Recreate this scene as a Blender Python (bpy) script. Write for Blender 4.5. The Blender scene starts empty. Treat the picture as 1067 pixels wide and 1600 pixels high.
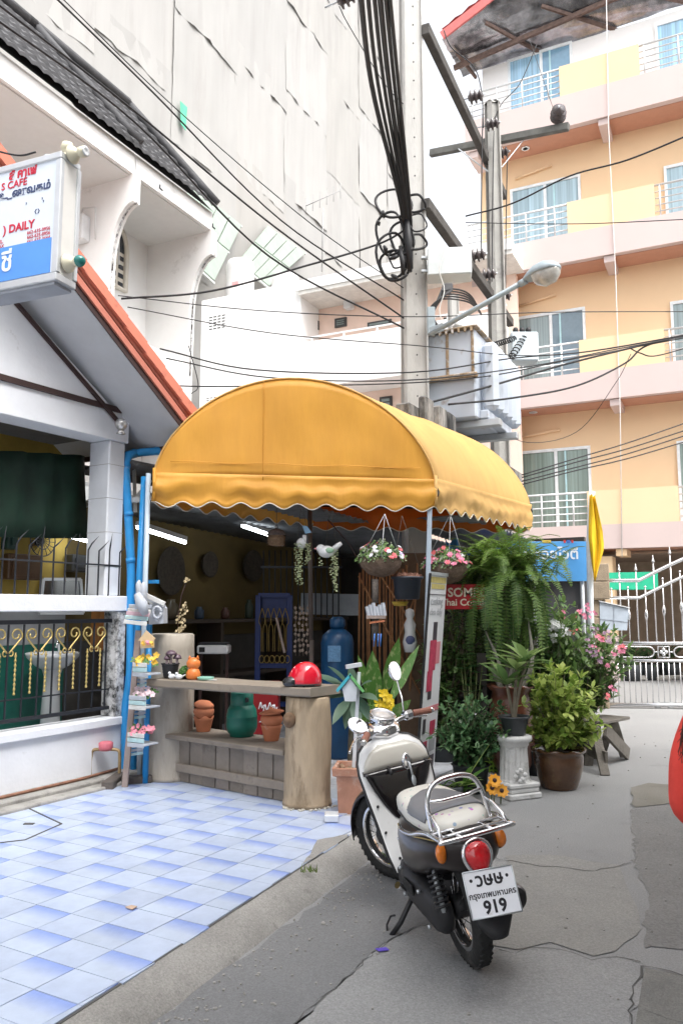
import bpy, bmesh, math, random
from math import sin, cos, pi, radians, atan2, hypot, sqrt
from mathutils import Vector, Matrix, noise as mnoise
random.seed(7)
SC = bpy.context.scene
COL = SC.collection
CAM_H = 1.6
FPX = 1244.0                       # focal length in photograph pixels (28 mm on 36 mm)
PITCH = math.atan(150 / FPX)
cd = bpy.data.cameras.new('camera')
cam = bpy.data.objects.new('camera', cd)
COL.objects.link(cam)
cam.location = (0, 0, CAM_H)
cam.rotation_euler = (pi / 2 + PITCH, 0, 0)
cd.sensor_fit = 'VERTICAL'
cd.sensor_height = 36.0
cd.lens = 28.0
cd.clip_start = 0.05
cd.clip_end = 1000
SC.camera = cam
SUN_ELEV, SUN_AZ = radians(60), radians(140)       # azimuth clockwise from +Y (the way the camera looks)
w = bpy.data.worlds.new('World')
SC.world = w
w.use_nodes = True
wn = w.node_tree.nodes
wl = w.node_tree.links
wn.clear()
sky = wn.new('ShaderNodeTexSky')
sky.sky_type = 'NISHITA'
sky.sun_disc = False
sky.sun_elevation = SUN_ELEV
sky.sun_rotation = SUN_AZ
sky.dust_density = 5.0
sky.air_density = 1.0
sky.ozone_density = 1.0
hs = wn.new('ShaderNodeHueSaturation')
hs.inputs['Saturation'].default_value = 0.2
bg = wn.new('ShaderNodeBackground')
bg.inputs['Strength'].default_value = 0.15
wo = wn.new('ShaderNodeOutputWorld')
wl.new(sky.outputs[0], hs.inputs['Color'])
wl.new(hs.outputs[0], bg.inputs[0])
wl.new(bg.outputs[0], wo.inputs[0])
sd = bpy.data.lights.new('sun', 'SUN')
sun = bpy.data.objects.new('sun', sd)
COL.objects.link(sun)
sd.energy = 0.65
sd.angle = radians(45)
sd.color = (1.0, 0.96, 0.9)
_sv = Vector((sin(SUN_AZ) * cos(SUN_ELEV), cos(SUN_AZ) * cos(SUN_ELEV), sin(SUN_ELEV)))
sun.rotation_euler = _sv.to_track_quat('Z', 'Y').to_euler()
SC.view_settings.view_transform = 'Standard'
SC.view_settings.look = 'None'
SC.view_settings.exposure = 1.68
SC.view_settings.gamma = 1.0
SC.view_settings.use_curve_mapping = False
try:
    SC.cycles.max_bounces = 8
    SC.cycles.diffuse_bounces = 5
    SC.cycles.transparent_max_bounces = 12
    SC.cycles.sample_clamp_indirect = 8.0
except Exception:
    pass
SP, CP = sin(PITCH), cos(PITCH)
def ray(x, y):
    u = (x - 533.5) / FPX
    v = (800 - y) / FPX
    return Vector((u, CP - v * SP, SP + v * CP))
def G(x, y, z=0.0):
    d = ray(x, y)
    return Vector((0, 0, CAM_H)) + d * ((z - CAM_H) / d.z)
def AT(x, y, Y):
    d = ray(x, y)
    return Vector((0, 0, CAM_H)) + d * (Y / d.y)
def ON(x, y, pt, ang):
    a = radians(ang)
    n = Vector((cos(a), -sin(a), 0))
    d = ray(x, y)
    return Vector((0, 0, CAM_H)) + d * ((n.x * pt[0] + n.y * pt[1]) / n.dot(d))
def PX(P):
    P = Vector(P) - Vector((0, 0, CAM_H))
    zc = P.y * CP + P.z * SP
    return 533.5 + FPX * P.x / zc, 800 - FPX * (-P.y * SP + P.z * CP) / zc
class Fr:
    """A plan frame: a runs along a compass heading (degrees from +Y to the right), b to its left, z up."""
    def __init__(s, o, ang):
        s.o = Vector((o[0], o[1], 0)); s.ang = ang
        r = radians(ang)
        s.a = Vector((sin(r), cos(r), 0)); s.b = Vector((-cos(r), sin(r), 0))
        s.rz = pi / 2 - r                # rotation that lays local +X along a
    def __call__(s, a, b, z=0.0):
        return s.o + s.a * a + s.b * b + Vector((0, 0, z))
    def inv(s, P):
        d = Vector((P[0], P[1], 0)) - s.o
        return d.dot(s.a), d.dot(s.b), P[2]
    def mat(s, a=0, b=0, z=0):
        return Matrix.Translation(s(a, b, z)) @ Matrix.Rotation(s.rz, 4, 'Z')
def nd(nt, typ, **kw):
    n = nt.nodes.new(typ)
    for k, v in kw.items():
        setattr(n, k, v)
    return n
MATS = {}
def mat(name, col, rough=0.6, metal=0.0, var=0.12, scale=6.0, bump=0.0, bscale=60.0, spec=0.5, dirt=None, dirt_amt=0.0,
        dirt_scale=2.0, stretch=None, emit=None, estr=0.0, alpha=1.0, trans=0.0, coat=0.0, rnd=0.0, ior=1.45, sub=0.0):
    """Principled material: base colour with noise variation, optional dirt patches of another colour, relief, per-object variation."""
    if name in MATS:
        return MATS[name]
    m = bpy.data.materials.new(name)
    m.use_nodes = True
    nt = m.node_tree
    bs = nt.nodes['Principled BSDF']
    L = nt.links
    bs.inputs['Roughness'].default_value = rough
    bs.inputs['Metallic'].default_value = metal
    bs.inputs['Specular IOR Level'].default_value = spec
    bs.inputs['IOR'].default_value = ior
    bs.inputs['Coat Weight'].default_value = coat
    bs.inputs['Coat Roughness'].default_value = 0.08
    bs.inputs['Transmission Weight'].default_value = trans
    bs.inputs['Alpha'].default_value = alpha
    tc = nd(nt, 'ShaderNodeTexCoord')
    src = tc.outputs['Object']
    if stretch:
        mp = nd(nt, 'ShaderNodeMapping')
        mp.inputs['Scale'].default_value = stretch
        L.new(src, mp.inputs[0]); src = mp.outputs[0]
    n1 = nd(nt, 'ShaderNodeTexNoise')
    n1.inputs['Scale'].default_value = scale
    n1.inputs['Detail'].default_value = 6
    n1.inputs['Roughness'].default_value = 0.62
    L.new(src, n1.inputs['Vector'])
    rmp = nd(nt, 'ShaderNodeMapRange')
    rmp.inputs['From Min'].default_value = 0.3; rmp.inputs['From Max'].default_value = 0.7
    rmp.inputs['To Min'].default_value = 1 - var; rmp.inputs['To Max'].default_value = 1 + var
    L.new(n1.outputs['Fac'], rmp.inputs['Value'])
    fac = rmp.outputs[0]
    if rnd > 0:
        oi = nd(nt, 'ShaderNodeObjectInfo')
        r2 = nd(nt, 'ShaderNodeMapRange')
        r2.inputs['To Min'].default_value = 1 - rnd; r2.inputs['To Max'].default_value = 1 + rnd
        L.new(oi.outputs['Random'], r2.inputs['Value'])
        mm = nd(nt, 'ShaderNodeMath', operation='MULTIPLY')
        L.new(fac, mm.inputs[0]); L.new(r2.outputs[0], mm.inputs[1]); fac = mm.outputs[0]
    mul = nd(nt, 'ShaderNodeVectorMath', operation='SCALE')
    mul.inputs[0].default_value = col[:3]
    L.new(fac, mul.inputs['Scale'])
    out = mul.outputs[0]
    if dirt is not None:
        n2 = nd(nt, 'ShaderNodeTexNoise')
        n2.inputs['Scale'].default_value = dirt_scale
        n2.inputs['Detail'].default_value = 8
        n2.inputs['Roughness'].default_value = 0.7
        L.new(src, n2.inputs['Vector'])
        r3 = nd(nt, 'ShaderNodeMapRange')
        r3.inputs['From Min'].default_value = 0.66 - 0.3 * dirt_amt; r3.inputs['From Max'].default_value = 0.78 - 0.2 * dirt_amt
        L.new(n2.outputs['Fac'], r3.inputs['Value'])
        mx = nd(nt, 'ShaderNodeMix', data_type='RGBA')
        L.new(r3.outputs[0], mx.inputs['Factor'])
        L.new(out, mx.inputs['A'])
        mx.inputs['B'].default_value = (*dirt[:3], 1)
        out = mx.outputs['Result']
    L.new(out, bs.inputs['Base Color'])
    if bump > 0:
        n3 = nd(nt, 'ShaderNodeTexNoise')
        n3.inputs['Scale'].default_value = bscale
        n3.inputs['Detail'].default_value = 5
        L.new(src, n3.inputs['Vector'])
        bp = nd(nt, 'ShaderNodeBump')
        bp.inputs['Strength'].default_value = bump
        bp.inputs['Distance'].default_value = 0.02
        L.new(n3.outputs['Fac'], bp.inputs['Height'])
        L.new(bp.outputs[0], bs.inputs['Normal'])
    if emit is not None:
        bs.inputs['Emission Color'].default_value = (*emit, 1)
        bs.inputs['Emission Strength'].default_value = estr
    if sub > 0:
        bs.inputs['Subsurface Weight'].default_value = sub
    MATS[name] = m
    return m
def leafmat(name, col, col2, rough=0.45, rnd=0.25, tl=0.35):
    """Leaf: two greens mixed by a noise and a per-leaf attribute, some light through it."""
    if name in MATS:
        return MATS[name]
    m = bpy.data.materials.new(name); m.use_nodes = True
    nt = m.node_tree; L = nt.links
    bs = nt.nodes['Principled BSDF']
    bs.inputs['Roughness'].default_value = rough
    at = nd(nt, 'ShaderNodeAttribute', attribute_name='tone')
    mx = nd(nt, 'ShaderNodeMix', data_type='RGBA')
    mx.inputs['A'].default_value = (*col, 1); mx.inputs['B'].default_value = (*col2, 1)
    L.new(at.outputs['Fac'], mx.inputs['Factor'])
    L.new(mx.outputs['Result'], bs.inputs['Base Color'])
    tr = nd(nt, 'ShaderNodeBsdfTranslucent')
    L.new(mx.outputs['Result'], tr.inputs['Color'])
    ms = nd(nt, 'ShaderNodeMixShader'); ms.inputs[0].default_value = tl
    L.new(bs.outputs[0], ms.inputs[1]); L.new(tr.outputs[0], ms.inputs[2])
    L.new(ms.outputs[0], nt.nodes['Material Output'].inputs['Surface'])
    MATS[name] = m
    return m
class MB:
    def __init__(s):
        s.v = []; s.f = []; s.mi = []; s.sm = []; s.tone = []
        s.cur = 0; s.smooth = False; s.t = 0.5
    def add(s, vs, fs, smooth=None):
        o = len(s.v)
        s.v += [tuple(x) for x in vs]
        s.tone += [s.t] * len(vs)
        sm = s.smooth if smooth is None else smooth
        for f in fs:
            s.f.append(tuple(i + o for i in f)); s.mi.append(s.cur); s.sm.append(sm)
        return s
    def box(s, c, d, M=None, bev=0.0):
        x, y, z = d[0] / 2, d[1] / 2, d[2] / 2
        c = Vector(c)
        if bev > 0:
            b = min(bev, x * .95, y * .95, z * .95)
            vs = []; idx = {}
            for sx in (-1, 1):
                for sy in (-1, 1):
                    for sz in (-1, 1):
                        for k in range(3):
                            p = [sx * (x - b), sy * (y - b), sz * (z - b)]
                            p[k] = (sx * x, sy * y, sz * z)[k]
                            idx[(sx, sy, sz, k)] = len(vs); vs.append(Vector(p))
            fs = []
            def q(*k): fs.append([idx[i] for i in k])
            for k in range(3):
                for sg in (-1, 1):
                    o = [i for i in range(3) if i != k]
                    ring = []
                    for (p, r) in ((-1, -1), (1, -1), (1, 1), (-1, 1)):
                        t = [0, 0, 0]; t[k] = sg; t[o[0]] = p; t[o[1]] = r
                        ring.append((*t, k))
                    if (sg > 0) != (k != 1): ring = ring[::-1]
                    q(*ring)
            for k in range(3):
                o = [i for i in range(3) if i != k]
                for p in (-1, 1):
                    for r in (-1, 1):
                        t1 = [0, 0, 0]; t1[k] = -1; t1[o[0]] = p; t1[o[1]] = r
                        t2 = list(t1); t2[k] = 1
                        ring = [(*t1, o[0]), (*t2, o[0]), (*t2, o[1]), (*t1, o[1])]
                        if (p * r > 0) != (k != 1): ring = ring[::-1]
                        q(*ring)
            for sx in (-1, 1):
                for sy in (-1, 1):
                    for sz in (-1, 1):
                        ring = [(sx, sy, sz, 0), (sx, sy, sz, 1), (sx, sy, sz, 2)]
                        if sx * sy * sz < 0: ring = ring[::-1]
                        q(*ring)
        else:
            vs = [Vector((i, j, k)) for k in (-z, z) for j in (-y, y) for i in (-x, x)]
            fs = [(0, 2, 3, 1), (4, 5, 7, 6), (0, 1, 5, 4), (2, 6, 7, 3), (0, 4, 6, 2), (1, 3, 7, 5)]
        vs = [v + c for v in vs]
        if M is not None: vs = [M @ v for v in vs]
        return s.add(vs, fs, False)
    def boxfr(s, fr, a0, a1, b0, b1, z0, z1, bev=0.0):
        return s.box(((a0 + a1) / 2, (b0 + b1) / 2, (z0 + z1) / 2), (abs(a1 - a0), abs(b1 - b0), abs(z1 - z0)), fr.mat(), bev)
    def bar(s, p, q, wd, ht, up=(0, 0, 1), bev=0.0):
        """A box beam from p to q, wd across, ht along up."""
        p, q = Vector(p), Vector(q)
        x = (q - p); ln = x.length; x.normalize()
        upv = Vector(up)
        y = upv.cross(x)
        if y.length < 1e-4: y = Vector((1, 0, 0)).cross(x)
        y.normalize(); z = x.cross(y)
        M = Matrix((x, y, z)).transposed().to_4x4(); M.translation = (p + q) / 2
        return s.box((0, 0, 0), (ln, wd, ht), M, bev)
    def tube(s, pts, r, n=8, cap=True, smooth=True):
        pts = [Vector(p) for p in pts]
        if len(pts) < 2: return s
        rs = r if isinstance(r, (list, tuple)) else [r] * len(pts)
        up = Vector((0, 0, 1)); vs = []; prev = None
        for i, p in enumerate(pts):
            t = (pts[min(i + 1, len(pts) - 1)] - pts[max(i - 1, 0)])
            if t.length < 1e-9: t = Vector((0, 0, 1))
            t.normalize()
            if prev is None:
                ref = up if abs(t.z) < .95 else Vector((1, 0, 0))
                nrm = t.cross(ref).normalized()
            else:
                nrm = prev - t * prev.dot(t)
                nrm = nrm.normalized() if nrm.length > 1e-6 else t.orthogonal().normalized()
            prev = nrm
            bn = t.cross(nrm)
            for k in range(n):
                a = 2 * pi * k / n
                vs.append(p + (nrm * cos(a) + bn * sin(a)) * rs[i])
        fs = []
        for i in range(len(pts) - 1):
            for k in range(n):
                fs.append((i * n + k, i * n + (k + 1) % n, (i + 1) * n + (k + 1) % n, (i + 1) * n + k))
        s.add(vs, fs, smooth)
        if cap:
            o = len(s.v) - len(vs)
            for f in ([o + k for k in range(n)][::-1], [o + (len(pts) - 1) * n + k for k in range(n)]):
                s.f.append(tuple(f)); s.mi.append(s.cur); s.sm.append(False)
        return s
    def lathe(s, prof, c=(0, 0, 0), n=24, M=None, smooth=True, sq=0, cap=True, wob=0.0, seed=0):
        """Profile [(r, z)...] turned about z; sq > 0 squares it off (superellipse)."""
        c = Vector(c); vs = []
        for j, (r, z) in enumerate(prof):
            for k in range(n):
                a = 2 * pi * k / n
                ca, sa = cos(a), sin(a)
                if sq:
                    e = 2 / (2 + sq)
                    ca = math.copysign(abs(ca) ** e, ca); sa = math.copysign(abs(sa) ** e, sa)
                rr = r
                if wob:
                    rr *= 1 + wob * mnoise.noise(Vector((ca * 1.3 + seed, sa * 1.3, z * 2.5 + seed)))
                vs.append(Vector((ca * rr, sa * rr, z)) + c)
        if M is not None: vs = [M @ v for v in vs]
        fs = []
        for i in range(len(prof) - 1):
            for k in range(n):
                fs.append((i * n + k, i * n + (k + 1) % n, (i + 1) * n + (k + 1) % n, (i + 1) * n + k))
        o = len(s.v)
        s.add(vs, fs, smooth)
        if cap:
            if prof[0][0] > 1e-4:
                s.f.append(tuple(o + k for k in range(n))[::-1]); s.mi.append(s.cur); s.sm.append(False)
            if prof[-1][0] > 1e-4:
                s.f.append(tuple(o + (len(prof) - 1) * n + k for k in range(n))); s.mi.append(s.cur); s.sm.append(False)
        return s
    def ball(s, c, r, n=12, m=8, M=None, sq=(1, 1, 1)):
        prof = [(max(sin(pi * j / m), 1e-5) , -cos(pi * j / m)) for j in range(m + 1)]
        r = r if isinstance(r, (list, tuple, Vector)) else (r, r, r)
        T = Matrix.Translation(Vector(c)) @ Matrix.Diagonal((*r, 1))
        if M is not None: T = M @ T
        return s.lathe(prof, n=n, M=T, cap=False)
    def loft(s, rings, close=True, cap=True, smooth=True):
        n = len(rings[0]); vs = [p for r in rings for p in r]; fs = []
        for i in range(len(rings) - 1):
            for k in range(n if close else n - 1):
                fs.append((i * n + k, i * n + (k + 1) % n, (i + 1) * n + (k + 1) % n, (i + 1) * n + k))
        o = len(s.v)
        s.add(vs, fs, smooth)
        if cap and close:
            s.f.append(tuple(o + k for k in range(n))[::-1]); s.mi.append(s.cur); s.sm.append(smooth)
            s.f.append(tuple(o + (len(rings) - 1) * n + k for k in range(n))); s.mi.append(s.cur); s.sm.append(smooth)
        return s
    def prism(s, poly, thick, M=None, smooth=False):
        """Polygon [(x, y)] in the local XY plane, extruded thick along +Z."""
        n = len(poly)
        vs = [Vector((x, y, 0)) for x, y in poly] + [Vector((x, y, thick)) for x, y in poly]
        if M is not None: vs = [M @ v for v in vs]
        fs = [tuple(range(n))[::-1], tuple(range(n, 2 * n))] + [(k, (k + 1) % n, n + (k + 1) % n, n + k) for k in range(n)]
        return s.add(vs, fs, smooth)
    def quad(s, *p):
        return s.add(p, [tuple(range(len(p)))], False)
    def build(s, name, mats, parent=None, world=False, mat4=None, bevel=0.0, subsurf=0, solid=0.0, rcalc=True, origin=None):
        me = bpy.data.meshes.new(name)
        vs = s.v
        if origin is not None:
            o = Vector(origin); vs = [tuple(Vector(v) - o) for v in vs]
        me.from_pydata(vs, [], s.f)
        if not isinstance(mats, (list, tuple)): mats = [mats]
        for m in mats: me.materials.append(m)
        me.polygons.foreach_set('material_index', s.mi)
        me.polygons.foreach_set('use_smooth', s.sm)
        if any(t != 0.5 for t in s.tone):
            at = me.attributes.new('tone', 'FLOAT', 'POINT')
            at.data.foreach_set('value', s.tone)
        me.update()
        if rcalc:
            bm = bmesh.new(); bm.from_mesh(me)
            bmesh.ops.recalc_face_normals(bm, faces=bm.faces)
            bm.to_mesh(me); bm.free()
        ob = bpy.data.objects.new(name, me)
        COL.objects.link(ob)
        if parent is not None:
            ob.parent = parent
        if origin is not None:
            ob.location = origin
        if mat4 is not None:
            ob.matrix_basis = mat4
        if solid:
            md = ob.modifiers.new('solidify', 'SOLIDIFY'); md.thickness = solid; md.offset = 0
        if bevel:
            md = ob.modifiers.new('bevel', 'BEVEL'); md.width = bevel; md.segments = 2; md.limit_method = 'ANGLE'
        if subsurf:
            md = ob.modifiers.new('subsurf', 'SUBSURF'); md.levels = subsurf; md.render_levels = subsurf
        return ob
def tag(o, label=None, cat=None, group=None, kind=None):
    if label: o['label'] = label
    if cat: o['category'] = cat
    if group: o['group'] = group
    if kind: o['kind'] = kind
    return o
def thing(name, label, cat, loc=(0, 0, 0), rz=0.0, group=None):
    o = bpy.data.objects.new(name, None)
    COL.objects.link(o)
    o.empty_display_size = 0.1
    o.location = loc
    o.rotation_euler = (0, 0, rz)
    return tag(o, label, cat, group)
def struct(o):
    o['kind'] = 'structure'
    return o
def dup(o, parent=None):
    c = o.copy(); COL.objects.link(c); c.parent = parent
    for ch in list(o.children):
        dup(ch, c)
    return c
def inst(o, name, parent, M):
    """Another object on the same mesh."""
    c = bpy.data.objects.new(name, o.data); COL.objects.link(c); c.parent = parent; c.matrix_basis = M
    return c
def put(parent, ob):
    """Parent ob (built in world coordinates) to a thing without moving it."""
    ob.parent = parent
    ob.matrix_parent_inverse = (Matrix.Translation(parent.location) @ parent.rotation_euler.to_matrix().to_4x4()).inverted()
    return ob
def W(mb, name, m, par=None, **k):
    """Build in world coordinates; parent to par keeping place."""
    o = mb.build(name, m, None, **k)
    if par is not None:
        put(par, o) if par.parent is None and par.type == 'EMPTY' else subput(par, o)
    return o
def subput(par, o):
    o.parent = par
    M = Matrix.Identity(4)
    ch = []
    p = par
    while p is not None:
        ch.append(p); p = p.parent
    for q in reversed(ch):
        M = M @ q.matrix_parent_inverse @ q.matrix_basis
    o.matrix_parent_inverse = M.inverted()
    return o
def catenary(p, q, sag, n=16):
    p, q = Vector(p), Vector(q)
    return [p.lerp(q, i / n) - Vector((0, 0, sag * 4 * (i / n) * (1 - i / n))) for i in range(n + 1)]
def text(name, s, size, m, parent=None, M=None, ext=0.001, align='LEFT', shear=0.0, sx=1.0, bold=0.0):
    cu = bpy.data.curves.new(name, 'FONT')
    cu.body = s; cu.size = size; cu.extrude = ext; cu.align_x = align; cu.shear = shear; cu.offset = bold
    cu.resolution_u = 3
    tmp = bpy.data.objects.new(name, cu)
    COL.objects.link(tmp)
    dg = bpy.context.evaluated_depsgraph_get()
    me = bpy.data.meshes.new_from_object(tmp.evaluated_get(dg))
    bpy.data.objects.remove(tmp)
    me.materials.clear(); me.materials.append(m)
    ob = bpy.data.objects.new(name, me)
    COL.objects.link(ob)
    ob.parent = parent
    ob.matrix_basis = (M if M is not None else Matrix.Identity(4)) @ Matrix.Diagonal((sx, 1, 1, 1))
    return ob
def face_mat(o, xdir, zdir=(0, 0, 1)):
    """Matrix whose local X runs along xdir and local Y along zdir (for lettering on a face)."""
    x = Vector(xdir).normalized(); y = Vector(zdir); y = (y - x * y.dot(x)).normalized(); z = x.cross(y)
    M = Matrix((x, y, z)).transposed().to_4x4(); M.translation = o
    return M
# ==== GROUND, ROAD, PLATFORM
def ground_mat(name, c1, c2, c3, s1=0.7, s2=9.0, bump=0.5, gl=0.75):
    m = bpy.data.materials.new(name); m.use_nodes = True
    nt = m.node_tree; L = nt.links; bs = nt.nodes['Principled BSDF']
    bs.inputs['Roughness'].default_value = gl
    tc = nd(nt, 'ShaderNodeTexCoord')
    def noise(sc, det=8, ro=.65):
        n = nd(nt, 'ShaderNodeTexNoise'); n.inputs['Scale'].default_value = sc; n.inputs['Detail'].default_value = det
        n.inputs['Roughness'].default_value = ro; L.new(tc.outputs['Object'], n.inputs['Vector']); return n.outputs['Fac']
    def mr(v, a, b):
        r = nd(nt, 'ShaderNodeMapRange'); r.inputs['From Min'].default_value = a; r.inputs['From Max'].default_value = b
        L.new(v, r.inputs['Value']); return r.outputs[0]
    def mix(f, a, b):
        x = nd(nt, 'ShaderNodeMix', data_type='RGBA'); L.new(f, x.inputs['Factor'])
        for k, q in (('A', a), ('B', b)):
            if isinstance(q, tuple): x.inputs[k].default_value = (*q, 1)
            else: L.new(q, x.inputs[k])
        return x.outputs['Result']
    base = mix(mr(noise(s1), .36, .64), c1, c2)
    base = mix(mr(noise(s1 * 3.1, 10, .75), .56, .74), base, c3)
    fine = nd(nt, 'ShaderNodeVectorMath', operation='SCALE')
    r = nd(nt, 'ShaderNodeMapRange'); r.inputs['From Min'].default_value = .25; r.inputs['From Max'].default_value = .75
    r.inputs['To Min'].default_value = .62; r.inputs['To Max'].default_value = 1.38
    L.new(noise(s2 * 12, 4, .8), r.inputs['Value']); L.new(r.outputs[0], fine.inputs['Scale']); L.new(base, fine.inputs[0])
    L.new(fine.outputs[0], bs.inputs['Base Color'])
    bp = nd(nt, 'ShaderNodeBump'); bp.inputs['Strength'].default_value = bump; bp.inputs['Distance'].default_value = .012
    L.new(noise(s2 * 8, 6, .7), bp.inputs['Height']); L.new(bp.outputs[0], bs.inputs['Normal'])
    rr = nd(nt, 'ShaderNodeMapRange'); rr.inputs['To Min'].default_value = gl - .2; rr.inputs['To Max'].default_value = gl + .15
    L.new(noise(s1 * 2), rr.inputs['Value']); L.new(rr.outputs[0], bs.inputs['Roughness'])
    return m
M_ROAD = ground_mat('worn_road', (.235, .238, .24), (.285, .286, .284), (.19, .193, .195), .55, 9)
M_CONC = ground_mat('pale_road_concrete', (.285, .288, .288), (.25, .253, .254), (.34, .338, .332), .8, 7)
M_KERB = ground_mat('kerb_concrete', (.25, .243, .228), (.36, .35, .33), (.15, .147, .138), 2.2, 8, .9)
M_DARK = ground_mat('dark_asphalt', (.165, .169, .174), (.19, .193, .196), (.14, .143, .146), .9, 10)
M_CRACK = mat('crack', (.085, .085, .083), .95)
def sheet(name, poly, z, m, jit=.03, seed=0, seg=.12):
    """Flat sheet with an uneven outline."""
    rnd = random.Random(seed)
    pts = []
    for i, p in enumerate(poly):
        q = poly[(i + 1) % len(poly)]
        p, q = Vector(p[:2]), Vector(q[:2])
        n = max(1, int((q - p).length / seg))
        for k in range(n):
            r = p.lerp(q, k / n)
            r += Vector((rnd.uniform(-jit, jit), rnd.uniform(-jit, jit)))
            pts.append((r.x, r.y, z))
    mb = MB(); mb.quad(*pts)
    o = mb.build(name, m)
    return struct(o)
mb = MB()
mb.quad((-70, -30, 0), (90, -30, 0), (90, 160, 0), (-70, 160, 0))
struct(mb.build('road', M_ROAD))
def gp(*px, z=0.0): return [G(x, y, z) for x, y in px]
sheet('road_dark_strip', gp((235, 1603), (330, 1530), (480, 1425), (585, 1342), (690, 1345), (705, 1440), (650, 1450), (600, 1475), (555, 1515), (505, 1562), (455, 1608)), .004, M_DARK, .02, 1)
sheet('road_concrete_patch', gp((455, 1608), (505, 1562), (555, 1515), (600, 1475), (650, 1450), (705, 1440), (745, 1480), (800, 1487), (860, 1480), (925, 1500), (985, 1497), (1000, 1530), (985, 1608)), .004, M_CONC, .018, 2, .06)
sheet('road_concrete_patch', gp((792, 1338), (860, 1335), (960, 1352), (985, 1400), (1000, 1450), (960, 1490), (930, 1497), (862, 1476), (800, 1482), (752, 1472), (770, 1400)), .0045, ground_mat('warm_road_concrete', (.27, .266, .252), (.24, .238, .228), (.30, .293, .28), 1.1, 8), .025, 3)
sheet('road_dark_patch', gp((985, 1255), (1120, 1240), (1130, 1490), (1000, 1480), (1010, 1400), (990, 1350)), .004, ground_mat('gravelly_asphalt', (.18, .18, .178), (.225, .222, .215), (.145, .146, .147), 1.2, 6, .9), .018, 4, .06)
sheet('road_concrete_patch', gp((985, 1232), (1012, 1225), (1060, 1228), (1058, 1255), (990, 1262)), .009, ground_mat('wet_road_concrete', (.16, .15, .125), (.21, .20, .18), (.12, .115, .10), 2.5, 9), .015, 5)
def crack(px, wd=.006, seed=0, z=.0065):
    rnd = random.Random(seed); P = [G(x, y, z) for x, y in px]; fine = []
    for a, b in zip(P[:-1], P[1:]):
        n = max(2, int((b - a).length / .05))
        for k in range(n):
            fine.append(a.lerp(b, k / n) + Vector((rnd.uniform(-.014, .014), rnd.uniform(-.014, .014), 0)))
    fine.append(P[-1]); mb = MB(); L = []; R = []
    for i, p in enumerate(fine):
        t = fine[min(i + 1, len(fine) - 1)] - fine[max(i - 1, 0)]
        t.z = 0; t.normalize(); nrm = Vector((-t.y, t.x, 0)); w_ = wd * rnd.uniform(.15, .8) * .4
        L.append(p + nrm * w_); R.append(p - nrm * w_)
    for i in range(len(fine) - 1): mb.quad(L[i], R[i], R[i + 1], L[i + 1])
    struct(mb.build('road_crack', M_CRACK))
crack([(783, 1484), (805, 1489), (830, 1478), (880, 1483), (925, 1500)], .013, 1)
crack([(770, 1340), (840, 1352), (930, 1360), (985, 1348)], .014, 2)
crack([(925, 1500), (960, 1493), (1000, 1502)], .014, 3)
crack([(985, 1560), (995, 1530), (1003, 1507), (1067, 1524)], .02, 4)
crack([(985, 1608), (985, 1560)], .02, 5)
crack([(455, 1602), (505, 1560), (555, 1514), (600, 1474), (650, 1449)], .012, 6)
crack([(1005, 1575), (1040, 1590), (1080, 1600)], .012, 7)
q = gp((1006, 1512), (1100, 1530), (1110, 1605), (992, 1600), z=.006)
mb = MB(); mb.quad(*q); struct(mb.build('drain_cover', ground_mat('drain_concrete', (.20, .20, .185), (.155, .155, .15), (.24, .235, .22), 3, 10)))
Z0 = .10
PF = Fr(G(180, 1208, Z0), 31)              # porch wall end; a away along the wall, b towards the house
KA, KB = G(90, 1600, Z0), G(545, 1306, Z0)    # tiled edge along the kerb
KD = (KB - KA).normalized()
KE0 = KA - KD * 4
C3 = PF(6.0, -2.6, Z0)
plat = [KE0, KB, G(560, 1288, Z0), PF(.6, -2.55, Z0), C3, PF(6.0, 5, Z0), PF(-7, 5, Z0), PF(-7.5, -1.4, Z0)]
mb = MB()
mb.quad(*[Vector((p.x, p.y, Z0 - .006)) for p in plat])
for i, p in enumerate(plat):
    q = plat[(i + 1) % len(plat)]
    mb.quad(Vector((p.x, p.y, -.05)), Vector((q.x, q.y, -.05)), Vector((q.x, q.y, Z0 - .006)), Vector((p.x, p.y, Z0 - .006)))
platform = struct(mb.build('tiled_platform', mat('tile_grout', (.50, .52, .56), .9, var=.15, scale=20, dirt=(.22, .21, .2), dirt_amt=.4)))
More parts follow.
